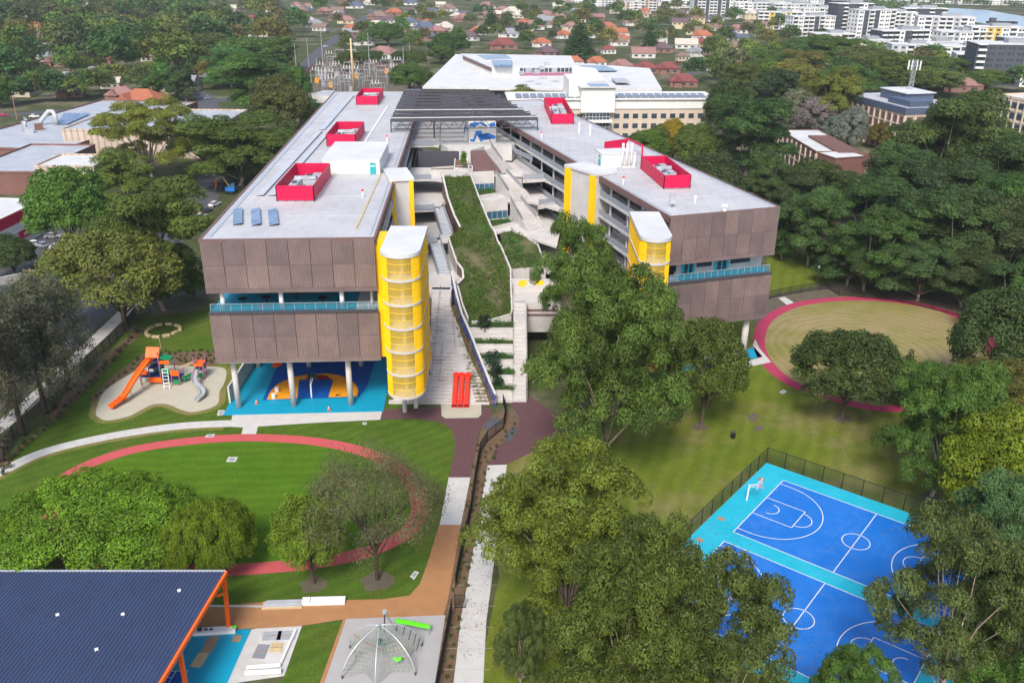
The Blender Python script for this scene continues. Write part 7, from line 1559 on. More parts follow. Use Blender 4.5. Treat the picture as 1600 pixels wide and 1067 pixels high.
    lb = '%s roofed %s house %s' % (CN[rc], {'w': 'white', 'c': 'cream', 'b': 'brick', 'y': 'yellow'}[wc], ('west of the substation' if x < -130 else 'behind the substation' if x < -5 else 'beyond the white hall roof' if x < 110 else 'below the white city flats'))
    house(x, y, random.uniform(13, 19), random.uniform(-.3, .3), RO[rc], WA[wc], 1 if random.random() < .85 else 2, random.choice((0, 0, 1)), lb, 'suburban houses'); placed.append((x, y, 11))
# --- flats of the far city
def flats(x, y, wd, dp, fl, rot, c1, c2, label):
    fl += 1; fh = 3.4; h = fl*fh; root = thing('apartment_block', label, 'apartment block', (x, y, 0), 'city apartment blocks'); c, s = math.cos(rot), math.sin(rot); L = lambda a, b: (x+c*a-s*b, y+s*a+c*b)
    o = MB().rbox(x, y, wd, dp, rot, 0, h).build('wall', 'render', root); o.color = (*c1, 1)
    ac = MB(); sl = MB(); wn = MB(); nb = max(3, int(wd/5)); bw = wd/nb
    for k in range(nb):
        r = random.random()
        for f in range(fl):
            z = f*fh; a = -wd/2+bw*k; y0 = -dp/2
            p, q = L(a+bw*.12, y0-.05), L(a+bw*.88, y0-.05)
            if r < .4: sl.rbox(*L(a+bw/2, y0-.8), bw*.9, 1.6, rot, z+fh-.25, z+fh); sl.beam((*L(a+bw*.08, y0-1.55), z+.55), (*L(a+bw*.92, y0-1.55), z+.55), .1, 1.0); wn.beam((*p, z+1.35), (*q, z+1.35), .12, 2.2)
            elif r < .75:
                wn.beam((*L(a+bw*.2, y0-.05), z+1.6), (*L(a+bw*.5, y0-.05), z+1.6), .12, 1.5); wn.beam((*L(a+bw*.62, y0-.05), z+1.6), (*L(a+bw*.85, y0-.05), z+1.6), .12, 1.5)
            else: ac.beam((*L(a+bw*.06, y0-.08), z+fh/2), (*L(a+bw*.94, y0-.08), z+fh/2), .2, fh); wn.beam((*L(a+bw*.3, y0-.16), z+1.6), (*L(a+bw*.7, y0-.16), z+1.6), .12, 1.4)
    ns = max(2, int(dp/5))
    for sx_ in (-1, 1):
        for k in range(ns):
            for f in range(fl): b = -dp/2+dp*(k+.3)/ns; wn.beam((*L(sx_*(wd/2+.04), b), f*fh+1.6), (*L(sx_*(wd/2+.04), b+dp*.35/ns), f*fh+1.6), .12, 1.5)
    if sl.v: sl.build('balcony', 'offw', root, kind='stuff')
    if ac.v: o = ac.build('accent_panel', 'render', root, kind='stuff'); o.color = (*c2, 1)
    wn.build('window', 'glass', root, kind='stuff')
    MB().rbox(x, y, wd+.8, dp+.8, rot, h, h+.5).build('roof', 'roof2', root); MB().rbox(*L(wd*.1, 0), wd*.35, dp*.4, rot, h+.5, h+2.8).build('plant_room', 'grey', root)
W_, G_, D2_, Y_, T_ = (.78, .77, .75), (.42, .42, .44), (.07, .075, .09), (.6, .4, .06), (.45, .3, .2)
FL = [(275.3, 989.8, 44.1, 4, 'W', 'Y'), (271.0, 870.3, 41.8, 5, 'W', 'D'), (339.8, 1151.6, 60.1, 4, 'W', 'G'), (312.1, 886.9, 35.0, 8, 'D', 'W'), (318.6, 848.4, 36.4, 7, 'W', 'D'), (385.7, 1112.8, 45.5, 6, 'D', 'W'), (347.7, 876.3, 40.5, 6, 'W', 'G'), (376.6, 878.6, 38.3, 7, 'D', 'W'), (369.2, 816.2, 44.9, 6, 'W', 'G'), (311.4, 758.4, 47.0, 4, 'D', 'W'), (357.4, 751.5, 47.7, 4, 'W', 'G'), (311.2, 693.8, 36.0, 3, 'W', 'D'), (319.3, 661.9, 34.8, 3, 'W', 'D'), (381.3, 753.1, 39.9, 5, 'W', 'Y'), (376.0, 697.8, 34.1, 4, 'D', 'W'), (299.3, 567.1, 44.3, 6, 'D', 'W'), (265.0, 708.1, 27.1, 3, 'W', 'T'), (132.8, 1403.2, 60.5, 4, 'W', 'G'), (177.5, 1314.1, 37.9, 4, 'W', 'T'), (237.6, 1383.2, 50.2, 5, 'W', 'G'), (244.9, 1188.3, 50.4, 5, 'W', 'D'), (296.3, 1170.0, 51.8, 4, 'W', 'G'), (319.2, 1461.8, 53.5, 4, 'W', 'G'), (256.5, 764.8, 32.4, 3, 'T', 'W'), (97.0, 1507.1, 43.2, 3, 'W', 'G'), (415.4, 1438.8, 85.7, 3, 'W', 'G'), (576.2, 1494.9, 103.1, 4, 'W', 'G'), (678.2, 1546.0, 84.5, 3, 'W', 'G'), (757.6, 1518.3, 109.2, 3, 'W', 'G'), (505.4, 1523.1, 68.8, 4, 'W', 'G'), (322.8, 1002.5, 45.2, 5, 'W', 'G'), (368.3, 1006.5, 41.4, 5, 'W', 'D'), (403.7, 984.4, 45.7, 5, 'W', 'G'), (308.1, 611.0, 39.3, 3, 'W', 'D'), (285.8, 675.6, 31.6, 3, 'W', 'G'), (336.8, 1174.2, 52.4, 4, 'W', 'D'), (289.8, 1513.7, 66.1, 4, 'W', 'G'), (295.5, 1270.9, 37.3, 4, 'W', 'T'), (220.3, 1523.8, 55.0, 4, 'W', 'G'), (148.6, 1254.3, 32.5, 3, 'W', 'T')]
PC = {'W': W_, 'G': G_, 'D': D2_, 'Y': Y_, 'T': T_}; PN = {'W': 'white', 'G': 'grey', 'D': 'charcoal', 'Y': 'mustard', 'T': 'tan'}
for i, (x, y, wd, fl_, a, b) in enumerate(FL):
    random.seed(i+7); dp = random.uniform(14, 20)
    where = 'across the river' if y > 1150 else 'by the river' if x > 330 else 'in the far suburb' if x < 200 else 'in the city cluster'
    flats(x, y, wd, dp, fl_, random.choice([-.25, -.12, .1, .2]), PC[a], PC[b], '%s %s and %s flats %s' % ('tall' if fl_ > 5 else 'mid height' if fl_ > 3 else 'low', PN[a], PN[b], where)); placed.append((x, y, wd*.6))

# --- substation
for i, (bx, by, ty_) in enumerate([tuple(map(int, q.split(','))) for q in "464,118,68 483,109,60 505,104,45 497,128,91 557,112,68 578,116,50 613,129,88 631,112,72 641,105,68 606,110,58 533,112,70".split()]): pass
for x, y, h, dd in [(-137.16, 586.28, 19.3, 1.7), (-135.84, 616.54, 19.8, 1.8), (-130.11, 634.96, 24.4, 1.9), (-117.89, 556.89, 13.7, 1.6), (-103.05, 608.03, 17.6, 1.8), (-92.35, 595.25, 25.7, 1.7), (-73.11, 556.36, 15.1, 1.6), (-72.24, 609.8, 16.0, 1.8), (-70.72, 634.8, 15.4, 1.8)]:
    t = thing('lightning_mast', 'thin grey mast in the substation yard', 'mast', (x, y, 0), 'substation masts'); MB().cyl(x, y, 0, h, .32, 8, .12).build('pole', 'lgrey', t); MB().box(x-.6, x+.6, y-.6, y+.6, 0, .5).build('footing', 'concrete', t)
(x, y, h, dd), = [(-88.66, 510.43, 29.0, 1.5)]
t = thing('steel_pole', 'tall thick straw coloured pole rising behind the small crimson pen', 'pole', (x, y, 0)); MB().cyl(x, y, 0, h, .75, 12, .45).build('pole', 'sand', t, True)
for dz in (3, 6): MB().beam((x-2, y, h-dz), (x+2, y, h-dz), .3, .3).build('crossarm', 'lgrey', t)
def gantry(x, y, k):
    t = thing('switchgear_bay', 'grey switchgear frame in the substation yard', 'switchgear', (x, y, 0), 'substation switchgear')
    fr = MB(); w2 = 3.0; h = 6+1.5*(k % 3)
    for dx in (-w2, w2): fr.beam((x+dx, y, 0), (x+dx, y, h), .35, .35)
    fr.beam((x-w2, y, h), (x+w2, y, h), .4, .4); fr.beam((x-w2, y, h*.6), (x+w2, y, h*.6), .25, .25); fr.build('frame', 'grey', t)
    for dx in (-1.8, 0, 1.8): MB().cyl(x+dx, y, h+.2, h+2.0, .28, 6, .16).build('insulator', 'brick' if k % 2 else 'offw', t)
    if k % 4 == 0: MB().box(x-1.2, x+1.2, y+1.5, y+3.5, 0, 3).build('transformer', 'floor_orange' if k % 8 == 0 else 'lgrey', t)
for k, (x, y) in enumerate([(-75.5, 504.6), (-101.8, 503.9), (-99.3, 505.0), (-73.8, 507.7), (-90.8, 513.0), (-94.1, 516.0), (-104.4, 521.7), (-95.5, 525.2), (-105.4, 530.3), (-84.9, 536.5), (-92.9, 536.6), (-76.9, 539.9), (-111.4, 538.6), (-99.5, 541.1), (-98.0, 545.5), (-91.3, 547.5), (-117.5, 550.5), (-68.9, 558.8), (-115.1, 556.5), (-99.7, 558.4), (-117.8, 565.5), (-92.7, 568.5), (-73.8, 570.5), (-88.4, 570.7), (-97.7, 570.6), (-82.3, 575.2), (-87.0, 576.9), (-116.6, 579.0), (-111.0, 581.3), (-100.1, 582.8), (-113.6, 583.4), (-104.9, 592.1), (-82.1, 596.6), (-94.5, 605.1), (-75.8, 606.7), (-119.6, 611.6), (-110.6, 626.4), (-105.8, 628.9), (-124.3, 628.6), (-113.4, 636.3), (-110.2, 642.4), (-122.3, 655.8)]): gantry(x, y, k)
fence('yard_fence', 'rust brown sheet fence round the back of the substation', [(-132.05, 574.03), (-133.12, 661.87), (-109.99, 659.3), (-87.5, 626.5), (-71.55, 638.47)], 3.0, 8.0, 'brick')
block('control_building', 'small grey roofed control building beside the substation yard', 'building', (-104.75, 476.71), (-90.46, 472.89), 14, 4, 'offw', 'greyroof', parapet=.3)
# --- poles and wires
def pole(x, y, h, l):
    t = thing('power_pole', l, 'power pole', (x, y, 0), 'street power poles'); MB().cyl(x, y, 0, h, .2, 8, .13).build('pole', 'timber', t)
    for dz in (.4, 1.4): MB().beam((x-1.2, y-.2, h-dz), (x+1.2, y+.2, h-dz), .14, .14).build('crossarm', 'timber', t)
    return (x, y, h)
pp = [pole(x, y, h, l) for (x, y, h, d), l in zip([(-228.47, 418.25, 10.9, 1.0), (-116.38, 219.06, 7.5, 0.6), (-112.81, 223.96, 3.6, 0.6), (-101.57, 178.46, 10.9, 0.5), (-186.54, 654.56, 13.7, 1.5)], ('timber power pole by the white car behind the factory', 'timber power pole in the car park by the shop', 'timber power pole beside the street nearest the hedge', 'timber power pole at the near end of the street wires', 'timber power pole on the side street by the gum trees'))]
wr = thing('overhead_wire', 'thin overhead wires sagging along the street past the hedge', 'wires', pp[1])
wm = MB()
for a, b in ((pp[1], pp[3]), (pp[2], pp[3]), (pp[2], (-80, 232, 12))):
    for dx in (-1, 0, 1): wm.tube([(a[0]+(b[0]-a[0])*k/8+dx, a[1]+(b[1]-a[1])*k/8, a[2]-.4+(b[2]-a[2])*k/8-1.2*math.sin(math.pi*k/8)) for k in range(9)], .025, 4)
wm.build('wire', 'black', wr)
# --- cars
def car_proto():
    t = thing('parked_car', 'x', 'car', (0, 0, 0)); sec = [(-2.2, .35, .62), (-2.15, .3, .95), (-1.0, .28, 1.02), (.9, .28, .98), (2.0, .3, .8), (2.2, .36, .6)]
    b = MB(); vs = []
    for x, z0, z1 in sec: vs += [(x, -.86, z0), (x, .86, z0), (x, .84, z1), (x, -.84, z1)]
    n = len(sec); b.add(vs, [(3, 2, 1, 0), (4*n-4, 4*n-3, 4*n-2, 4*n-1)]+[(4*i+k, 4*i+(k+1) % 4, 4*i+4+(k+1) % 4, 4*i+4+k) for i in range(n-1) for k in range(4)]); b.build('body', 'paint', t)
    def cab(s, z0, z1): return [(-1.75*s, -.76*s, z0), (1.0*s, -.76*s, z0), (1.0*s, .76*s, z0), (-1.75*s, .76*s, z0), (-1.3, -.62*s, z1), (.35, -.62*s, z1), (.35, .62*s, z1), (-1.3, .62*s, z1)]
    F = [(0, 1, 5, 4), (1, 2, 6, 5), (2, 3, 7, 6), (3, 0, 4, 7), (4, 5, 6, 7)]
    MB().add(cab(1, .95, 1.45), F).build('window_glass', 'glass', t); MB().add([(-1.32, -.64, 1.43), (.38, -.64, 1.43), (.38, .64, 1.43), (-1.32, .64, 1.43), (-1.25, -.58, 1.5), (.28, -.58, 1.5), (.28, .58, 1.5), (-1.25, .58, 1.5)], F).build('roof', 'paint', t)
    for x in (-1.35, 1.35):
        for y in (-.8, .8): MB().tube([(x, y-.1, .32), (x, y+.1, .32)], .32, 12).build('wheel', 'tyre', t)
    for y in (-.6, .6): MB().box(2.12, 2.23, y-.18, y+.18, .6, .75).build('headlight', 'white', t); MB().box(-2.24, -2.16, y-.18, y+.18, .7, .85).build('tail_light', 'red', t)
    return t
cp_ = car_proto(); first = True
CARS = [((-92.01, 270.19), 1.25, (.75, .75, .76), 'white car parked in the street beside the brown wing roof edge'), ((-91.93, 256.42), 1.2, (.7, .7, .7), 'white car just below another white car on the bend of the street'), ((-161.88, 485.83), 1.0, (.4, .45, .52), 'silver blue car on the side street by the cream house'),
 ((-224.02, 425.37), .05, (.75, .75, .75), 'white car parked behind the ducted factory'), ((-239.9, 428.27), .1, (.35, .01, .03), 'dark red car at the left edge behind the factory'), ((-209.32, 502.17), .1, (.7, .7, .72), 'white car in the yard between the houses at upper left'),
 ((-127.66, 228.62), 2.6, (.75, .75, .75), 'white car in the car park by the red fascia shop'), ((-124.76, 227.56), 2.6, (.3, .33, .4), 'grey car in the middle of the car park row'), ((-119.62, 226.0), .2, (.8, .8, .8), 'white van like car at the street end of the car park'), ((-125.52, 235.65), .1, (.3, .3, .32), 'grey car parked close to the shop wall'),
 ((-117.22, 251.02), .9, (.78, .78, .78), 'white car driving on the street below the dense street tree'), ((-119.4, 248.32), .9, (.02, .02, .025), 'black car parked along the street kerb'), ((-117.2, 226.61), .9, (.3, .02, .02), 'dark red car by the power pole in the car park'),
 ((-116.88, 192.73), .6, (.05, .06, .08), 'dark car at the left edge by the concrete wall'), ((-153.95, 767.25), 1.0, (.75, .75, .75), 'white car on the street behind the substation'), ((-178.44, 903.32), 1.0, (.08, .08, .1), 'dark car on the street behind the substation, further up'), ((-174.49, 983.44), .8, (.75, .75, .76), 'white car near the top of the street behind the substation'),
 ((-92.43, 262.77), 1.2, (.1, .1, .12), 'dark car between two white cars on the bend of the street'), ((-90.02, 242.63), 1.15, (.7, .7, .72), 'white car under the gum beside the brown wing'), ((-80.64, 201.32), .95, (.75, .75, .75), 'white car in the street behind the big olive tree'), ((130.47, 621.42), .2, (.7, .7, .7), 'white car on the street right of the office building'), ((125.66, 673.89), .3, (.6, .6, .62), 'silver car near the grey roofed house'), ((117.97, 669.37), .3, (.3, .02, .02), 'red car near the grey roofed house'), ((135.08, 614.78), .2, (.2, .22, .25), 'grey car further along the street right of the office building')]
for (x, y), a, col, lb in CARS:
    t = cp_ if first else copy_tree(cp_); first = False; t.location = (x, y, .05); t.rotation_euler.z = a; t['label'] = lb; t['_o'] = (x, y, .05); t['group'] = 'parked cars'
    for c in t.children:
        if c.name.startswith(('body', 'roof')): c.color = (*col, 1)
ex = thing('excavator', 'blue excavator with an orange arm working beside the wing on the street', 'excavator', (-91.51, 286.21, 0)); x, y = (-91.51, 286.21)
MB().box(x-1.4, x+1.4, y-2, y-.9, 0, .8).build('track', 'black', ex); MB().box(x-1.4, x+1.4, y+.9, y+2, 0, .8).build('track', 'black', ex); MB().box(x-1.6, x+1.4, y-1.3, y+1.3, .9, 2.2).build('body', 'court_blue', ex); MB().box(x+.2, x+1.5, y-1.2, y, 2.2, 3.4).build('cab', 'bluegl', ex)
MB().tube([(x-.5, y+.3, 2), (x-2.5, y+.3, 5.4), (x-4.6, y+.3, 4.6)], .28, 6).build('boom', 'sand', ex); MB().tube([(x-4.6, y+.3, 4.6), (x-5.0, y+.3, 1.6)], .22, 6).build('arm', 'orange', ex); MB().box(x-5.5, x-4.7, y-.3, y+.9, .7, 1.7).build('bucket', 'dgrey', ex)
MB().beam((*(-55.47, 67.39), .1), (*(-54.82, 67.4), .1), .2, .2).build('kerb_stone', 'kerb', kind='structure')

# ================================================================ the wider woods
def woods(items, pools, col, label, group, cat='tree', name='gum_tree'):
    for i, (x, y, h, d) in enumerate(items):
        pool = pools[i % len(pools)]; c = tuple(v*random.uniform(.85, 1.2) for v in col)
        plant(pool, i, x, y, h, d, c, name, label, cat, group); placed.append((x, y, d*.4))
random.seed(77)
woods([(126.62, 259.26, 36.9, 29.3), (125.26, 277.62, 28.2, 25.4), (133.83, 243.1, 28.2, 27.3), (94.2, 230.38, 18.7, 20.1), (89.37, 258.31, 18.4, 22.0), (98.25, 269.27, 12.3, 15.7), (96.6, 209.69, 22.7, 23.8), (82.63, 198.03, 19.6, 18.3), (74.97, 216.6, 19.3, 17.8), (69.85, 221.65, 13.1, 12.1), (104.65, 202.9, 22.9, 23.6), (114.84, 198.69, 21.1, 23.7), (130.04, 215.29, 26.3, 23.0), (154.04, 259.96, 15.9, 24.3), (92.45, 191.91, 13.0, 17.5), (100.93, 188.05, 13.8, 17.5), (103.6, 173.34, 17.1, 17.4), (79.9, 202.39, 12.2, 14.6), (79.83, 244.91, 17.7, 16.1), (76.82, 268.71, 18.1, 15.3), (108.49, 248.79, 24.1, 22.8), (111.87, 230.79, 24.4, 22.5), (141.67, 278.06, 28.9, 18.1), (100.61, 160.39, 16.0, 12.8), (121.48, 222.81, 23.5, 22.3)], [G2], (.068, .112, .028), 'tall gum in the wood right of the wing', 'gums of the right hand wood')
woods([(82.69, 316.04, 27.7, 30.8), (59.87, 264.6, 17.9, 19.9), (77.48, 261.49, 12.0, 15.0), (85.68, 367.4, 25.8, 20.4), (120.54, 425.53, 24.2, 30.3)], [G2, B2], (.06, .1, .026), 'dark tree behind the oval side wing', 'trees behind the oval side wing')
woods([(122.08, 389.36, 20.1, 21.2), (130.03, 350.19, 19.3, 13.5), (124.18, 375.42, 19.0, 17.1), (130.62, 368.98, 12.9, 14.2)], [B2], (.19, .2, .15), 'silver grey tree by the brick block', 'silver trees', name='silver_tree')
woods([(137.42, 400.35, 20.9, 24.4), (132.89, 382.63, 30.0, 26.3), (143.31, 477.92, 23.4, 28.7), (168.52, 543.71, 21.6, 28.6), (148.78, 367.0, 10.3, 12.0)], [B2, G2], OL, 'olive tree around the brick block', 'olive trees by the brick block', name='broadleaf_tree')
plant(B2, 1, *(58.54, 328.67, 17.6, 11.2), (.32, .25, .015), 'autumn_tree', 'golden yellow autumn tree in front of the cream office block', 'tree')
woods([(48.49, 324.13, 14.1, 17.9), (64.93, 318.5, 17.4, 16.5), (43.4, 330.34, 11.3, 12.1), (53.8, 328.52, 15.4, 12.1)], [B2], MID, 'green tree before the cream office block', 'trees before the office block', name='broadleaf_tree')
plant(B2, 2, *(4.81, 442.16, 13.8, 18.5), OL, 'broadleaf_tree', 'olive topped tree peeping over the canopy before the white hall', 'tree')
woods([(205.64, 502.96, 24.1, 37.1), (233.32, 536.32, 19.2, 35.7), (215.09, 568.57, 21.4, 41.4), (215.03, 626.26, 22.1, 45.1), (205.28, 651.23, 20.0, 36.7), (275.0, 577.64, 13.4, 29.9), (288.55, 584.41, 15.8, 22.5), (173.81, 479.29, 21.5, 31.2), (232.94, 516.13, 15.5, 32.6), (159.28, 565.65, 19.4, 33.8), (134.2, 511.42, 19.8, 30.4), (119.85, 487.68, 19.6, 25.3), (277.86, 543.81, 10.9, 26.3)], [B2, G2], MID, 'tree between college blocks and city flats', 'trees of the far belt', name='broadleaf_tree')
woods([(-122.52, 433.16, 29.1, 37.3), (-93.4, 367.64, 27.0, 26.0), (-161.3, 527.11, 22.7, 33.7), (-195.67, 602.73, 23.3, 43.2), (-94.22, 403.87, 14.4, 19.5), (-125.67, 476.48, 21.4, 30.1), (-88.16, 320.87, 14.2, 20.6), (-158.6, 563.53, 24.8, 39.9), (-151.41, 605.26, 21.4, 29.1), (-107.92, 456.54, 20.0, 16.9), (-83.16, 324.17, 16.5, 14.6)], [G2, B2], (.09, .145, .032), 'green tree beside the long playground side roof', 'trees beside the long roof')
woods([(-56.9, 502.32, 16.8, 22.6), (-54.09, 527.26, 13.0, 15.3)], [B2], MID, 'round tree between the substation and the white hall', 'trees by the white hall', name='broadleaf_tree')
woods([(-47.66, 688.08, 17.9, 30.7), (-105.07, 781.66, 17.1, 29.4), (-65.0, 617.14, 13.0, 15.2), (-108.03, 607.75, 12.8, 18.6), (-99.87, 652.03, 8.6, 20.8), (-50.84, 655.03, 12.9, 18.9), (-80.79, 661.11, 7.8, 14.3)], [B2], (.075, .135, .02), 'bright tree beside the substation houses', 'trees behind the substation', name='broadleaf_tree')
plant(N1, 0, *(47.32, 677.22, 30.6, 22.4), DK, 'pine_tree', 'tall dark symmetrical pine behind the white hall, the wider of two', 'tree')
plant(N1, 0, *(107.68, 744.46, 24.0, 12.9), DK, 'pine_tree', 'narrow dark pine right of the wide one behind the hall', 'tree')
plant(N1, 0, *(-471.08, 939.72, 26.2, 18.0), DK, 'pine_tree', 'dark column pine at the top left among red roofs', 'tree')
plant(N1, 0, *(-22.7, 947.23, 25.8, 16.3), DK, 'pine_tree', 'dark pine at the top edge above the white hall', 'tree')
def clear(x, y, r): return all((x-a)**2+(y-b)**2 > (r+c)**2 for a, b, c in placed)
FAR = [make_far(s, 0) for s in (41, 42, 43, 44)]
def far_trees(pts, label, group, cols, hs, nm='tree'):
    for i, (x, y) in enumerate(pts):
        h = random.uniform(*hs); d = h*random.uniform(.75, 1.15)
        if not clear(x, y, d*.12): continue
        col = random.choice(cols); c = tuple(v*random.uniform(.85, 1.2) for v in col)
        D = math.hypot(x, y)
        if D < 520: plant(B2 if i % 2 else G2, i, x, y, h, d, c, nm, label, 'tree', group)
        else:
            me, h0, d0 = FAR[i % 4]; o = inst(me, nm, None, (x, y, 0), random.uniform(0, 6.28), (d/d0, d/d0, h/h0), c); tag(o, label, 'tree', group)
        placed.append((x, y, d*.12))
GN = [MID, DK, (.1, .15, .03), OL, (.12, .145, .05), (.075, .12, .026), (.13, .18, .03)]
far_trees([(-282.5, 517.2), (-293.9, 527.4), (-268.3, 558.7), (-300.6, 560.8), (-314.1, 561.7), (-241.7, 570.5), (-206.3, 575.8), (-297.3, 572.0), (-201.0, 583.3), (-223.9, 589.9), (-243.8, 590.8), (-256.2, 604.2), (-264.8, 604.3), (-221.0, 609.2), (-291.5, 612.2), (-205.9, 620.0), (-304.4, 616.9), (-313.9, 617.7), (-329.4, 620.5), (-322.0, 622.7), (-250.9, 632.6), (-357.7, 631.9), (-312.9, 643.6), (-300.5, 649.2), (-324.7, 655.7), (-283.2, 661.0), (-231.5, 668.3), (-313.5, 663.8), (-342.3, 665.4), (-243.5, 673.2), (-324.8, 673.7), (-261.4, 679.4), (-380.1, 672.3), (-221.7, 684.6), (-274.8, 686.8), (-315.8, 684.4), (-222.2, 707.8), (-319.2, 703.2), (-311.2, 705.5), (-371.2, 707.9), (-237.7, 717.9), (-342.8, 714.9), (-277.6, 725.0), (-266.1, 734.5), (-305.1, 734.8), (-413.4, 732.3), (-336.2, 738.2), (-329.4, 745.4), (-257.4, 751.0), (-351.4, 747.5), (-360.0, 748.4), (-279.9, 755.3), (-409.5, 748.7), (-307.2, 756.5), (-286.3, 758.1), (-403.9, 751.7), (-252.3, 770.0), (-331.9, 770.7), (-434.0, 772.8), (-315.3, 809.8), (-440.8, 807.3), (-421.1, 811.1), (-360.0, 828.2), (-262.3, 838.5), (-374.9, 830.4), (-413.3, 833.6), (-311.4, 845.7), (-473.1, 836.4), (-276.5, 854.7), (-391.9, 848.5), (-293.1, 859.3), (-275.1, 867.9), (-476.0, 868.6), (-319.1, 881.8), (-488.4, 877.0), (-381.5, 891.0), (-291.2, 900.9), (-436.9, 899.7), (-421.2, 903.6), (-486.1, 898.5), (-318.9, 914.0), (-361.5, 924.0), (-311.9, 929.3), (-460.2, 922.1), (-404.3, 943.3), (-419.8, 954.6), (-339.8, 962.6), (-376.9, 964.2), (-401.6, 966.5), (-387.9, 973.1), (-456.2, 974.0), (-381.9, 990.0), (-520.3, 977.2), (-442.9, 989.2), (-431.3, 990.8), (-344.0, 1000.6), (-362.9, 1002.3), (-510.7, 994.9), (-462.3, 1001.9), (-425.8, 1005.9), (-561.7, 1010.5), (-377.4, 1033.5), (-518.7, 1021.9), (-352.4, 1038.4), (-398.0, 1035.3), (-369.1, 1045.0), (-344.2, 1050.8), (-490.1, 1044.3), (-413.1, 1057.2), (-547.6, 1052.3), (-525.1, 1069.1), (-434.9, 1078.8), (-491.6, 1078.3), (-553.9, 1072.7), (-375.5, 1103.6), (-437.4, 1098.4), (-450.4, 1122.2), (-516.5, 1116.3), (-529.9, 1132.6), (-382.7, 1151.1), (-457.0, 1155.3), (-508.8, 1168.8), (-596.4, 1175.1), (-613.8, 1178.6), (-572.6, 1184.9), (-390.2, 1214.7), (-641.1, 1194.8), (-661.0, 1193.8), (-520.5, 1237.5), (-654.8, 1228.5), (-425.0, 1266.5), (-519.1, 1258.9), (-647.5, 1263.8), (-623.8, 1268.6), (-663.6, 1266.0), (-562.6, 1284.5), (-454.7, 1303.9), (-553.4, 1298.5), (-549.6, 1305.7), (-651.8, 1301.6), (-627.2, 1305.7), (-659.7, 1304.9), (-671.6, 1311.1), (-700.4, 1331.3), (-538.6, 1366.5), (-550.8, 1368.3), (-501.4, 1396.4), (-510.8, 1397.8), (-439.2, 1417.4), (-642.1, 1397.1)], 'hillside tree at the top left', 'trees at the top left', [DK, DK, (.08, .12, .03), MID, OL], (19, 30), 'hillside_tree')
far_trees([(-276.2, 488.0), (-235.1, 501.3), (-232.0, 503.8), (-265.6, 504.1), (-186.6, 508.2), (-228.4, 506.7), (-243.2, 509.6), (-223.3, 510.9), (-253.9, 509.5), (-214.3, 513.1), (-176.8, 515.8), (-265.5, 511.6), (-173.0, 519.9), (-208.7, 518.8), (-293.8, 523.0), (-201.7, 528.8), (-229.6, 530.4), (-276.3, 529.8), (-258.7, 531.9), (-209.1, 537.2), (-289.6, 533.2), (-238.2, 538.6), (-229.2, 539.7), (-216.3, 541.5), (-178.6, 543.6), (-188.6, 543.3), (-285.3, 541.9), (-275.5, 545.4), (-302.3, 549.3), (-309.3, 553.3), (-229.2, 559.4), (-192.8, 565.1), (-239.9, 568.1), (-293.8, 565.5), (-217.8, 574.2), (-269.1, 572.7), (-203.2, 580.3), (-193.9, 582.6), (-321.5, 579.5), (-210.8, 591.1), (-273.3, 591.5), (-250.6, 597.1), (-267.9, 600.8), (-274.4, 605.4), (-227.5, 609.0), (-202.6, 610.6)], 'garden tree among the houses at upper left', 'garden trees at upper left', GN, (9, 15))
far_trees([(-215.0, 693.9), (-194.4, 736.8), (-218.0, 736.4), (-187.1, 752.1), (-208.6, 757.6), (-200.8, 784.8), (-233.5, 800.7), (-215.4, 819.0), (-193.8, 848.6), (-236.0, 855.2), (-230.4, 863.6), (-272.3, 892.5), (-207.9, 900.3), (-227.1, 906.0), (-264.0, 921.7), (-212.7, 944.4), (-237.3, 965.4), (-258.6, 964.8), (-306.3, 1003.4), (-277.2, 1023.5), (-253.0, 1032.8), (-241.1, 1037.0), (-284.6, 1104.4), (-316.0, 1115.3), (-234.1, 1148.2), (-295.6, 1167.7), (-322.0, 1184.7), (-274.8, 1195.8), (-246.5, 1215.1), (-362.2, 1265.2), (-338.8, 1271.3), (-357.1, 1297.0), (-339.0, 1300.3), (-308.2, 1374.0), (-393.4, 1380.7), (-290.9, 1400.3)], 'tree left of the substation street', 'trees left of the substation street', [DK, MID, OL, (.1, .13, .05)], (17, 26))
far_trees([(-256.9, 449.6), (-252.5, 450.4), (-253.0, 458.6), (-250.3, 462.3), (-249.3, 468.5), (-264.0, 469.3), (-269.9, 469.6), (-241.0, 471.4), (-225.7, 472.6), (-246.9, 472.3), (-236.9, 473.0), (-192.3, 475.1), (-170.4, 476.4), (-175.3, 476.9), (-230.9, 474.7), (-210.2, 478.5), (-184.2, 481.5), (-227.0, 483.0), (-189.9, 484.8), (-208.7, 484.7), (-221.8, 487.0), (-251.3, 486.9), (-205.0, 489.1), (-271.2, 486.3), (-266.8, 486.6), (-262.8, 487.5), (-276.7, 486.9), (-245.9, 488.4), (-184.0, 491.4), (-234.5, 489.1), (-177.7, 492.0), (-259.1, 488.3), (-201.6, 491.3), (-241.9, 490.2), (-219.7, 491.6), (-198.2, 493.6)], 'dark tree behind the warehouses', 'trees behind the warehouses', [DK, MID], (11, 16))
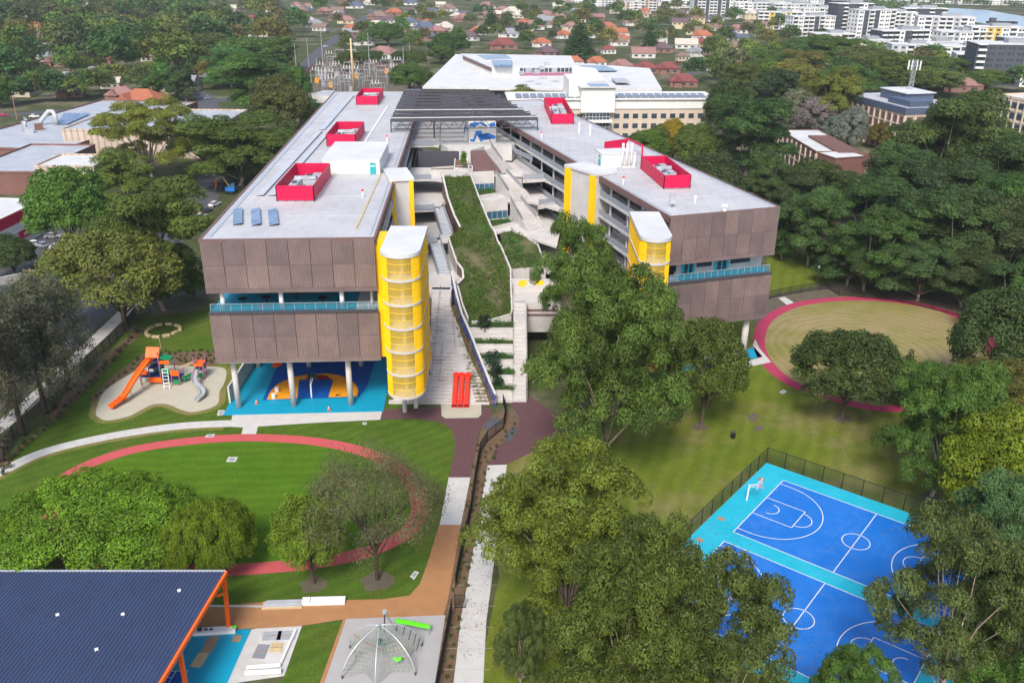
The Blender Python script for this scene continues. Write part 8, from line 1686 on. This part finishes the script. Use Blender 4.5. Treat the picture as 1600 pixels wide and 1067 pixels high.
far_trees([(-126.7, 709.1), (45.7, 724.8), (-75.0, 729.4), (-83.2, 739.5), (-49.7, 744.0), (8.3, 759.9), (-44.7, 760.0), (-121.4, 756.1), (-135.7, 756.9), (-2.1, 778.6), (52.2, 782.9), (-134.7, 776.1), (-83.1, 780.0), (11.4, 796.1), (-51.2, 792.5), (-75.7, 792.9), (-131.7, 789.8), (-47.1, 805.6), (33.2, 815.0), (55.0, 818.6), (-15.0, 825.1), (-122.2, 817.4), (-27.8, 827.8), (7.0, 838.4), (-87.6, 835.1), (-114.9, 837.8), (-46.9, 843.3), (-100.8, 854.5), (-141.2, 855.1), (-106.2, 861.8), (-138.2, 862.0), (-132.3, 872.0), (18.4, 885.6), (-123.8, 876.6), (40.5, 903.5), (-34.9, 901.7), (-10.9, 908.6), (-107.7, 917.6), (24.0, 936.5), (45.5, 940.1), (-137.2, 931.4), (-149.9, 930.6), (56.9, 950.0), (33.8, 962.8), (-156.6, 947.5), (-45.4, 963.8), (-30.7, 972.6), (-115.3, 965.4), (-180.4, 969.0), (-5.9, 991.7), (-89.1, 987.9), (18.3, 1001.3), (-28.7, 1004.6), (5.0, 1020.2), (35.2, 1036.2), (13.7, 1039.6), (-77.6, 1031.7), (-7.8, 1042.5), (-120.1, 1039.8), (-39.9, 1060.7), (48.8, 1093.0), (-116.7, 1081.3), (26.8, 1112.4), (-70.3, 1108.4), (-133.4, 1107.2), (-42.9, 1116.8), (-109.5, 1111.4), (-142.7, 1110.4), (61.0, 1169.1), (9.6, 1176.3), (66.8, 1188.7), (24.7, 1196.0), (-37.2, 1189.7), (-115.6, 1181.9), (-149.8, 1181.5), (77.8, 1230.8), (-109.6, 1230.2), (-148.4, 1238.3), (-81.5, 1258.1), (-167.1, 1249.3), (-220.8, 1244.7), (61.4, 1297.7), (5.0, 1293.8), (-189.1, 1287.2), (-168.1, 1292.0), (-179.3, 1291.4), (45.6, 1370.2), (-229.6, 1346.0), (-132.6, 1375.3), (-67.2, 1393.4), (86.1, 1416.8), (-160.2, 1406.0), (-116.9, 1412.8), (-121.4, 1418.9), (-14.5, 1500.7)], 'garden tree behind the white hall', 'garden trees behind the hall', GN, (11, 17), 'garden_tree')
far_trees([(120.5, 542.8), (109.6, 563.3), (123.4, 576.2), (139.2, 584.6), (150.5, 612.6), (159.6, 642.0), (143.8, 644.2), (137.2, 650.5), (144.6, 675.2), (174.4, 685.5), (173.8, 708.7), (140.9, 711.9), (163.9, 715.1), (171.3, 737.2), (112.5, 734.9), (68.3, 735.7), (74.6, 743.6), (158.9, 753.0), (121.8, 761.8), (189.2, 769.4), (148.3, 770.0), (136.1, 771.5), (174.5, 779.6), (208.7, 784.8), (142.7, 788.4), (187.2, 793.6), (80.7, 793.2), (124.3, 802.9), (62.2, 803.1), (70.0, 806.3), (137.2, 812.8), (212.4, 819.7), (85.8, 812.5), (181.7, 823.8), (114.2, 821.8), (103.9, 827.8), (162.1, 835.4), (172.6, 843.7), (71.8, 836.2), (141.2, 857.0), (115.9, 858.7), (213.7, 867.0), (122.4, 861.5), (160.8, 872.5), (187.6, 888.3), (90.2, 885.0), (237.2, 917.0), (131.9, 915.6), (198.9, 934.7), (178.8, 936.0), (242.6, 947.5), (122.2, 970.4), (114.7, 978.9), (154.6, 984.8), (71.4, 988.9), (65.4, 996.6), (156.6, 1014.3), (245.0, 1025.6), (124.9, 1017.6), (142.4, 1019.4), (197.4, 1031.1), (235.9, 1039.9), (182.1, 1038.7), (173.6, 1052.3), (204.0, 1082.5), (253.1, 1099.5), (176.8, 1093.6), (85.5, 1087.3), (226.5, 1102.5), (261.3, 1109.9), (125.3, 1144.4), (268.4, 1160.1), (84.4, 1154.9), (288.4, 1177.5), (153.2, 1171.7), (121.3, 1176.6), (247.4, 1200.0), (264.5, 1213.0), (131.0, 1200.5), (193.2, 1222.5), (277.6, 1242.3), (95.3, 1226.0), (210.3, 1239.0), (243.2, 1265.2), (86.8, 1255.2), (148.0, 1266.4), (251.0, 1302.9), (96.8, 1288.4), (241.0, 1309.7), (104.4, 1312.7), (252.2, 1343.2), (213.1, 1355.3), (185.3, 1352.4), (213.9, 1388.0), (169.8, 1399.6)], 'garden tree before the city flats', 'garden trees by the flats', GN+[(.17, .21, .05)], (12, 20))
far_trees([(176.3, 640.3), (221.0, 646.4), (210.2, 646.6), (203.9, 651.3), (207.2, 686.3), (219.8, 691.1), (239.6, 702.5), (205.7, 703.0), (194.3, 703.1), (234.5, 721.5), (230.0, 728.0), (254.5, 735.8), (221.9, 772.4), (209.3, 771.8), (234.8, 798.1), (247.1, 810.4), (266.8, 819.0), (248.4, 833.4), (279.0, 858.9), (235.9, 864.1), (256.6, 936.3), (269.2, 961.5), (276.1, 1011.2), (288.3, 1013.1), (294.8, 1083.5), (304.7, 1129.9)], 'tree under the nearest flats', 'trees under the city flats', GN, (12, 18))
far_trees([(290.0, 528.3), (298.5, 554.3), (288.4, 553.9), (273.3, 565.5), (287.3, 574.0), (315.5, 578.1), (305.0, 585.0), (277.1, 587.1), (295.0, 599.0), (273.4, 599.1), (305.9, 603.8), (322.8, 607.0), (265.6, 609.9), (318.8, 617.5), (294.9, 616.3), (289.4, 620.3), (311.6, 628.5), (263.6, 627.8), (245.6, 630.0), (253.5, 632.5), (282.2, 643.2), (290.8, 645.7), (238.9, 658.2), (275.2, 666.2), (284.9, 669.5), (250.1, 670.6), (269.6, 679.9), (265.6, 689.8), (252.1, 704.1)], 'tree below the charcoal flats', 'trees at the foot of the charcoal flats', GN, (12, 17))
far_trees([(99.8, 413.6), (111.1, 423.4), (133.8, 432.2), (123.4, 435.9), (103.4, 447.8), (137.7, 461.7), (119.9, 462.9), (158.8, 472.9), (110.0, 484.3), (137.9, 487.1), (159.6, 497.6), (180.2, 502.5), (122.6, 504.1), (153.6, 508.9), (134.6, 519.8), (178.1, 526.2), (145.5, 527.7), (122.5, 536.1), (173.4, 543.8), (193.4, 548.9), (147.8, 558.3), (158.9, 563.4), (194.4, 572.0), (176.2, 573.4), (195.1, 598.2), (222.5, 622.0)], 'tree behind the brick block', 'trees behind the brick block', [DK, MID, (.075, .11, .03), OL], (13, 18))
# far banks: one mass of woodland and one scatter of tiny roofs
def mass(name, pts, hs, col, n=14):
    rng = np.random.default_rng(9); C = []
    for x, y in pts:
        h = random.uniform(*hs)
        for k in range(5): r = h*random.uniform(.28, .45); C.append((x+random.uniform(-h, h)*.6, y+random.uniform(-h, h)*.6, h*random.uniform(.35, .75), r, r, r*.8, random.uniform(.65, 1.25)))
    V, T = leaf_cloud(C, n*.6, 1.1, rng, asp=.7); V2 = V; o = leaf_object(name, V, T, None, rng); o.color = (*col, 1); o['kind'] = 'stuff'; return o
mass('far_woodland', [(154.6, 1484.7), (-738.9, 1372.9), (-611.0, 1400.7), (-549.9, 1413.8), (-726.9, 1392.8), (39.9, 1501.0), (-564.2, 1423.8), (-682.0, 1409.3), (-645.1, 1418.3), (-1.8, 1508.0), (-216.0, 1479.2), (151.3, 1532.3), (-173.9, 1488.6), (-82.4, 1504.3), (94.1, 1528.6), (-412.8, 1460.2), (-523.6, 1445.7), (-289.9, 1479.2), (-616.4, 1435.5), (-786.3, 1415.7), (-371.0, 1473.9), (-720.3, 1425.8), (-603.2, 1443.2), (185.3, 1552.3), (197.1, 1556.3), (-382.1, 1476.4), (-328.3, 1484.1), (-280.9, 1491.2), (48.1, 1536.9), (-709.6, 1432.1), (-269.6, 1493.5), (-695.6, 1435.0), (-559.4, 1455.1), (-582.0, 1452.2), (-460.0, 1471.9), (-450.0, 1478.0), (-595.4, 1457.7), (-656.1, 1450.5), (-679.2, 1451.9), (106.8, 1562.9), (-113.2, 1532.2), (3.8, 1549.6), (-791.2, 1438.1), (-784.0, 1440.8), (-690.6, 1455.7), (-307.0, 1512.6), (-371.2, 1503.6), (-499.1, 1486.9), (-592.0, 1476.5), (53.6, 1568.0), (-490.4, 1493.7), (-227.6, 1531.8), (-484.5, 1496.9), (-356.9, 1517.1), (-444.2, 1505.4), (-450.2, 1507.0), (-335.9, 1528.4), (61.6, 1589.9), (108.7, 1597.3), (-218.7, 1555.4), (-810.1, 1478.3), (-793.8, 1480.9), (-117.5, 1580.0), (-286.9, 1562.6), (-137.1, 1589.2), (-756.0, 1501.2), (126.5, 1632.4), (-839.0, 1494.5), (38.3, 1627.2), (-253.7, 1585.0), (-211.4, 1591.8), (-243.6, 1588.4), (-115.0, 1607.7), (-442.6, 1560.7), (-133.6, 1612.0), (-157.8, 1610.4), (-304.7, 1602.2), (-834.2, 1524.7), (-415.6, 1588.1), (-213.6, 1618.5), (47.6, 1659.1), (184.2, 1680.0), (-567.6, 1567.9), (-687.8, 1557.5), (-314.5, 1616.5), (-598.0, 1576.8), (114.7, 1689.7), (-563.6, 1588.1), (-759.4, 1558.7), (-807.7, 1555.8), (-510.0, 1601.4), (-817.9, 1558.3), (-269.1, 1642.1), (151.4, 1706.3), (-411.7, 1621.2), (55.2, 1692.4), (-506.2, 1606.9), (-787.8, 1564.9), (-538.6, 1604.1), (-552.5, 1604.9), (5.3, 1692.3), (-744.9, 1579.0), (-697.4, 1589.4), (-602.1, 1604.4), (76.8, 1716.0), (-259.1, 1668.6), (-169.2, 1684.0), (-102.1, 1696.0), (12.3, 1715.0), (-855.7, 1580.5), (-693.2, 1608.2), (105.0, 1734.2), (-153.2, 1694.9), (-318.7, 1670.9), (-250.4, 1684.3), (-454.2, 1652.7), (54.9, 1734.2), (9.2, 1731.6), (-210.4, 1701.5), (-508.9, 1657.8), (-739.9, 1629.9), (101.6, 1764.9), (-55.6, 1741.9), (-848.2, 1619.0), (-852.9, 1618.6), (-44.2, 1753.9), (-509.2, 1682.0), (-724.5, 1648.9), (-311.3, 1716.8), (-209.2, 1734.3), (-700.0, 1656.9), (-713.4, 1655.9), (-541.3, 1688.3), (226.7, 1815.0), (-802.8, 1650.8), (-102.9, 1763.5), (-708.4, 1666.3), (-632.2, 1684.0), (-432.6, 1716.8), (-553.4, 1697.5), (-600.7, 1691.6), (56.0, 1804.7), (-363.6, 1736.8), (-246.4, 1762.3), (-452.2, 1732.3), (-437.3, 1736.7), (-187.9, 1777.8), (-739.5, 1687.8), (-422.1, 1740.9), (-429.7, 1739.9), (73.3, 1826.2), (-49.8, 1808.6), (-311.1, 1766.8), (-798.3, 1689.4), (-935.5, 1666.9), (-907.9, 1671.6), (-174.8, 1801.5), (-769.7, 1705.0), (-469.6, 1760.4), (-670.9, 1728.6), (-918.5, 1687.8), (-411.8, 1778.2), (59.7, 1859.5), (-630.3, 1746.7), (-809.6, 1718.8), (-770.4, 1726.7), (-614.4, 1753.0), (-868.6, 1722.4), (-577.5, 1776.2), (-970.2, 1715.2), (893.4, 1530.2), (886.3, 1546.3), (912.0, 1556.8), (817.9, 1556.5), (860.7, 1614.3), (856.5, 1618.8), (517.5, 1587.6), (759.0, 1620.8), (664.0, 1611.8), (780.1, 1645.0), (336.4, 1584.5), (728.3, 1639.7), (1002.8, 1679.8), (992.0, 1678.9), (889.6, 1665.9), (839.3, 1663.9), (326.8, 1608.9), (798.2, 1677.4), (316.0, 1615.5), (407.0, 1631.3), (562.3, 1654.8), (586.4, 1663.9), (306.7, 1625.7), (899.6, 1715.0), (724.2, 1691.2), (909.3, 1723.0), (633.6, 1683.9), (940.3, 1731.1), (952.4, 1738.3), (688.6, 1705.2), (517.4, 1685.2), (372.9, 1668.6), (848.4, 1748.3), (401.5, 1684.1), (742.0, 1735.1), (879.1, 1765.9), (291.7, 1694.5), (468.9, 1724.5), (873.5, 1789.2), (1002.0, 1808.5), (406.1, 1719.7), (793.2, 1787.6), (748.1, 1786.5), (309.4, 1720.5), (962.8, 1820.7), (320.3, 1738.4), (905.1, 1829.1), (1099.4, 1867.2), (971.9, 1859.0), (702.6, 1821.6), (336.7, 1765.2), (948.2, 1863.4), (874.2, 1852.8), (1115.1, 1902.9), (515.2, 1811.0), (411.2, 1797.2), (889.5, 1875.7), (751.0, 1856.8), (353.6, 1798.4), (299.6, 1795.1), (1110.0, 1930.7), (413.6, 1822.9), (888.3, 1899.5), (1152.5, 1947.4), (688.4, 1873.8), (1129.5, 1946.0), (518.9, 1858.7), (550.9, 1865.7), (306.6, 1827.9), (640.9, 1889.1), (832.1, 1927.3), (388.6, 1860.7), (942.1, 1952.6), (946.2, 1956.4), (312.7, 1853.8), (1171.7, 1999.7), (617.0, 1915.3), (403.7, 1890.2), (765.5, 1951.6), (359.7, 1885.0), (664.4, 1935.8), (578.5, 1922.1), (898.8, 1976.9), (1146.2, 2019.9), (957.2, 1989.9), (774.2, 1959.9), (639.4, 1940.7), (713.6, 1955.5), (875.1, 1994.5), (1042.0, 2031.9), (706.6, 1175.9), (714.1, 1189.7), (696.5, 1193.3), (719.0, 1210.8), (712.8, 1214.7), (706.9, 1219.8), (721.6, 1223.5), (700.7, 1229.3), (718.2, 1238.2), (744.0, 1244.1), (739.5, 1245.0), (716.6, 1244.7), (750.6, 1268.8), (724.5, 1267.1), (719.7, 1285.2), (752.3, 1289.9), (717.7, 1289.3), (753.5, 1304.1), (708.7, 1318.2), (721.3, 1320.5), (585.4, 1309.1), (720.0, 1325.8), (714.9, 1332.1), (729.4, 1334.1), (740.3, 1335.4), (738.2, 1342.1), (742.5, 1346.9), (711.9, 1362.6), (583.5, 1349.0), (717.7, 1381.4), (589.5, 1371.1), (556.7, 1379.9), (583.0, 1419.0), (701.1, 1435.0), (711.4, 1437.1), (565.2, 1424.7), (703.4, 1469.2), (662.0, 1476.3), (717.4, 1483.5), (579.9, 1470.8), (703.5, 1492.3), (709.5, 1496.3), (653.1, 1494.0), (633.0, 1516.1), (670.5, 1525.8), (704.1, 1532.5), (605.3, 1525.7), (638.0, 1537.2), (694.8, 1552.9), (699.5, 1555.8), (622.7, 1547.8), (642.2, 1556.9), (714.9, 1569.2), (584.3, 1551.8), (629.8, 1567.4), (712.0, 1581.7), (688.2, 1586.0), (600.4, 1579.0), (715.5, 1594.8), (620.6, 1583.2), (681.5, 1594.7), (599.1, 1587.2), (591.2, 1591.5), (643.9, 1599.0), (685.3, 1620.4), (637.0, 1614.5), (601.9, 1609.9), (582.6, 1642.4), (594.3, 1648.9), (571.6, 1651.1), (480.1, 1234.3), (487.4, 1240.0), (475.2, 1250.4), (502.1, 1253.9), (509.4, 1257.0), (514.4, 1262.6), (492.0, 1263.0), (509.1, 1267.1), (516.5, 1271.8), (511.7, 1277.9), (476.7, 1276.1), (483.0, 1282.3), (515.7, 1293.5), (519.3, 1297.0), (485.3, 1295.5), (500.6, 1301.0), (506.1, 1303.4), (489.0, 1309.2), (480.3, 1314.4), (494.5, 1321.4), (509.2, 1332.4), (518.5, 1333.5), (494.4, 1345.9), (527.3, 1351.2), (521.3, 1350.5), (516.1, 1367.2), (497.6, 1370.4), (510.6, 1372.7), (504.6, 1377.3), (525.5, 1397.4)], (9, 16), (.1, .15, .05), 3)
bg_ = thing('barge', 'dark flat barge moored on the river', 'barge', (564.07, 1099.27, 0.2)); x, y = (564.07, 1099.27)
MB().rbox(x, y, 32, 9, -.1, .1, 2.2).build('hull', 'black', bg_); MB().rbox(x-11, y, 6, 6, -.1, 2.2, 6).build('wheelhouse', 'dgrey', bg_)

# ---------------------------------------------------------------- the air: far things fade a little
hz = MB().box(-2600, 2600, -60, 4200, -1.0, 76).build('haze', [], kind='stuff')
hm = bpy.data.materials.new('haze'); hm.use_nodes = True; hn = hm.node_tree; hn.nodes.remove(hn.nodes['Principled BSDF'])
pv = hn.nodes.new('ShaderNodeVolumePrincipled'); pv.inputs['Color'].default_value = (.9, .95, 1, 1); pv.inputs['Density'].default_value = .00009; pv.inputs['Anisotropy'].default_value = .2
hn.links.new(pv.outputs[0], hn.nodes['Material Output'].inputs['Volume']); hz.data.materials.append(hm)

# ---------------------------------------------------------------- labels of look-alikes: say where each stands, row by row from the camera
ORD = ['first', 'second', 'third', 'fourth', 'fifth', 'sixth', 'seventh', 'eighth', 'ninth', 'tenth', 'eleventh', 'twelfth', 'thirteenth', 'fourteenth', 'fifteenth', 'sixteenth', 'seventeenth', 'eighteenth']
def place_labels():
    by = {}
    for o in bpy.data.objects:
        if o.parent is None and 'label' in o: by.setdefault(o['label'], []).append(o)
    inv = cam.matrix_world.inverted()
    for lb, L in by.items():
        if not 2 <= len(L) <= 170: continue
        P = []
        for o in L:
            q = inv @ Vector(o.location); P.append((q.y/-q.z, q.x/-q.z, o))
        P.sort(key=lambda t: t[0]); nr = math.ceil(len(P)/11); per = math.ceil(len(P)/nr)
        for r in range(nr):
            row = sorted(P[r*per:(r+1)*per], key=lambda t: t[1])
            for k, t in enumerate(row):
                pos = ('leftmost' if k == 0 else 'rightmost' if k == len(row)-1 else ORD[k]+' from left')
                t[2]['label'] = lb+', '+pos+('' if nr == 1 else ' in row %s' % ('nearest' if r == 0 else ORD[r])+(' back' if r else ''))
place_labels()

# ---------------------------------------------------------------- tidy up working properties
for o in list(bpy.data.objects):
    if '_o' in o: del o['_o']
for pool in (G1, G2, G3, B1, B0, B2, S1, C1, N1, SH):
    for e in pool:
        root = e[0]
        if id(e) not in _used:
            for c in list(root.children): bpy.data.objects.remove(c)
            bpy.data.objects.remove(root)
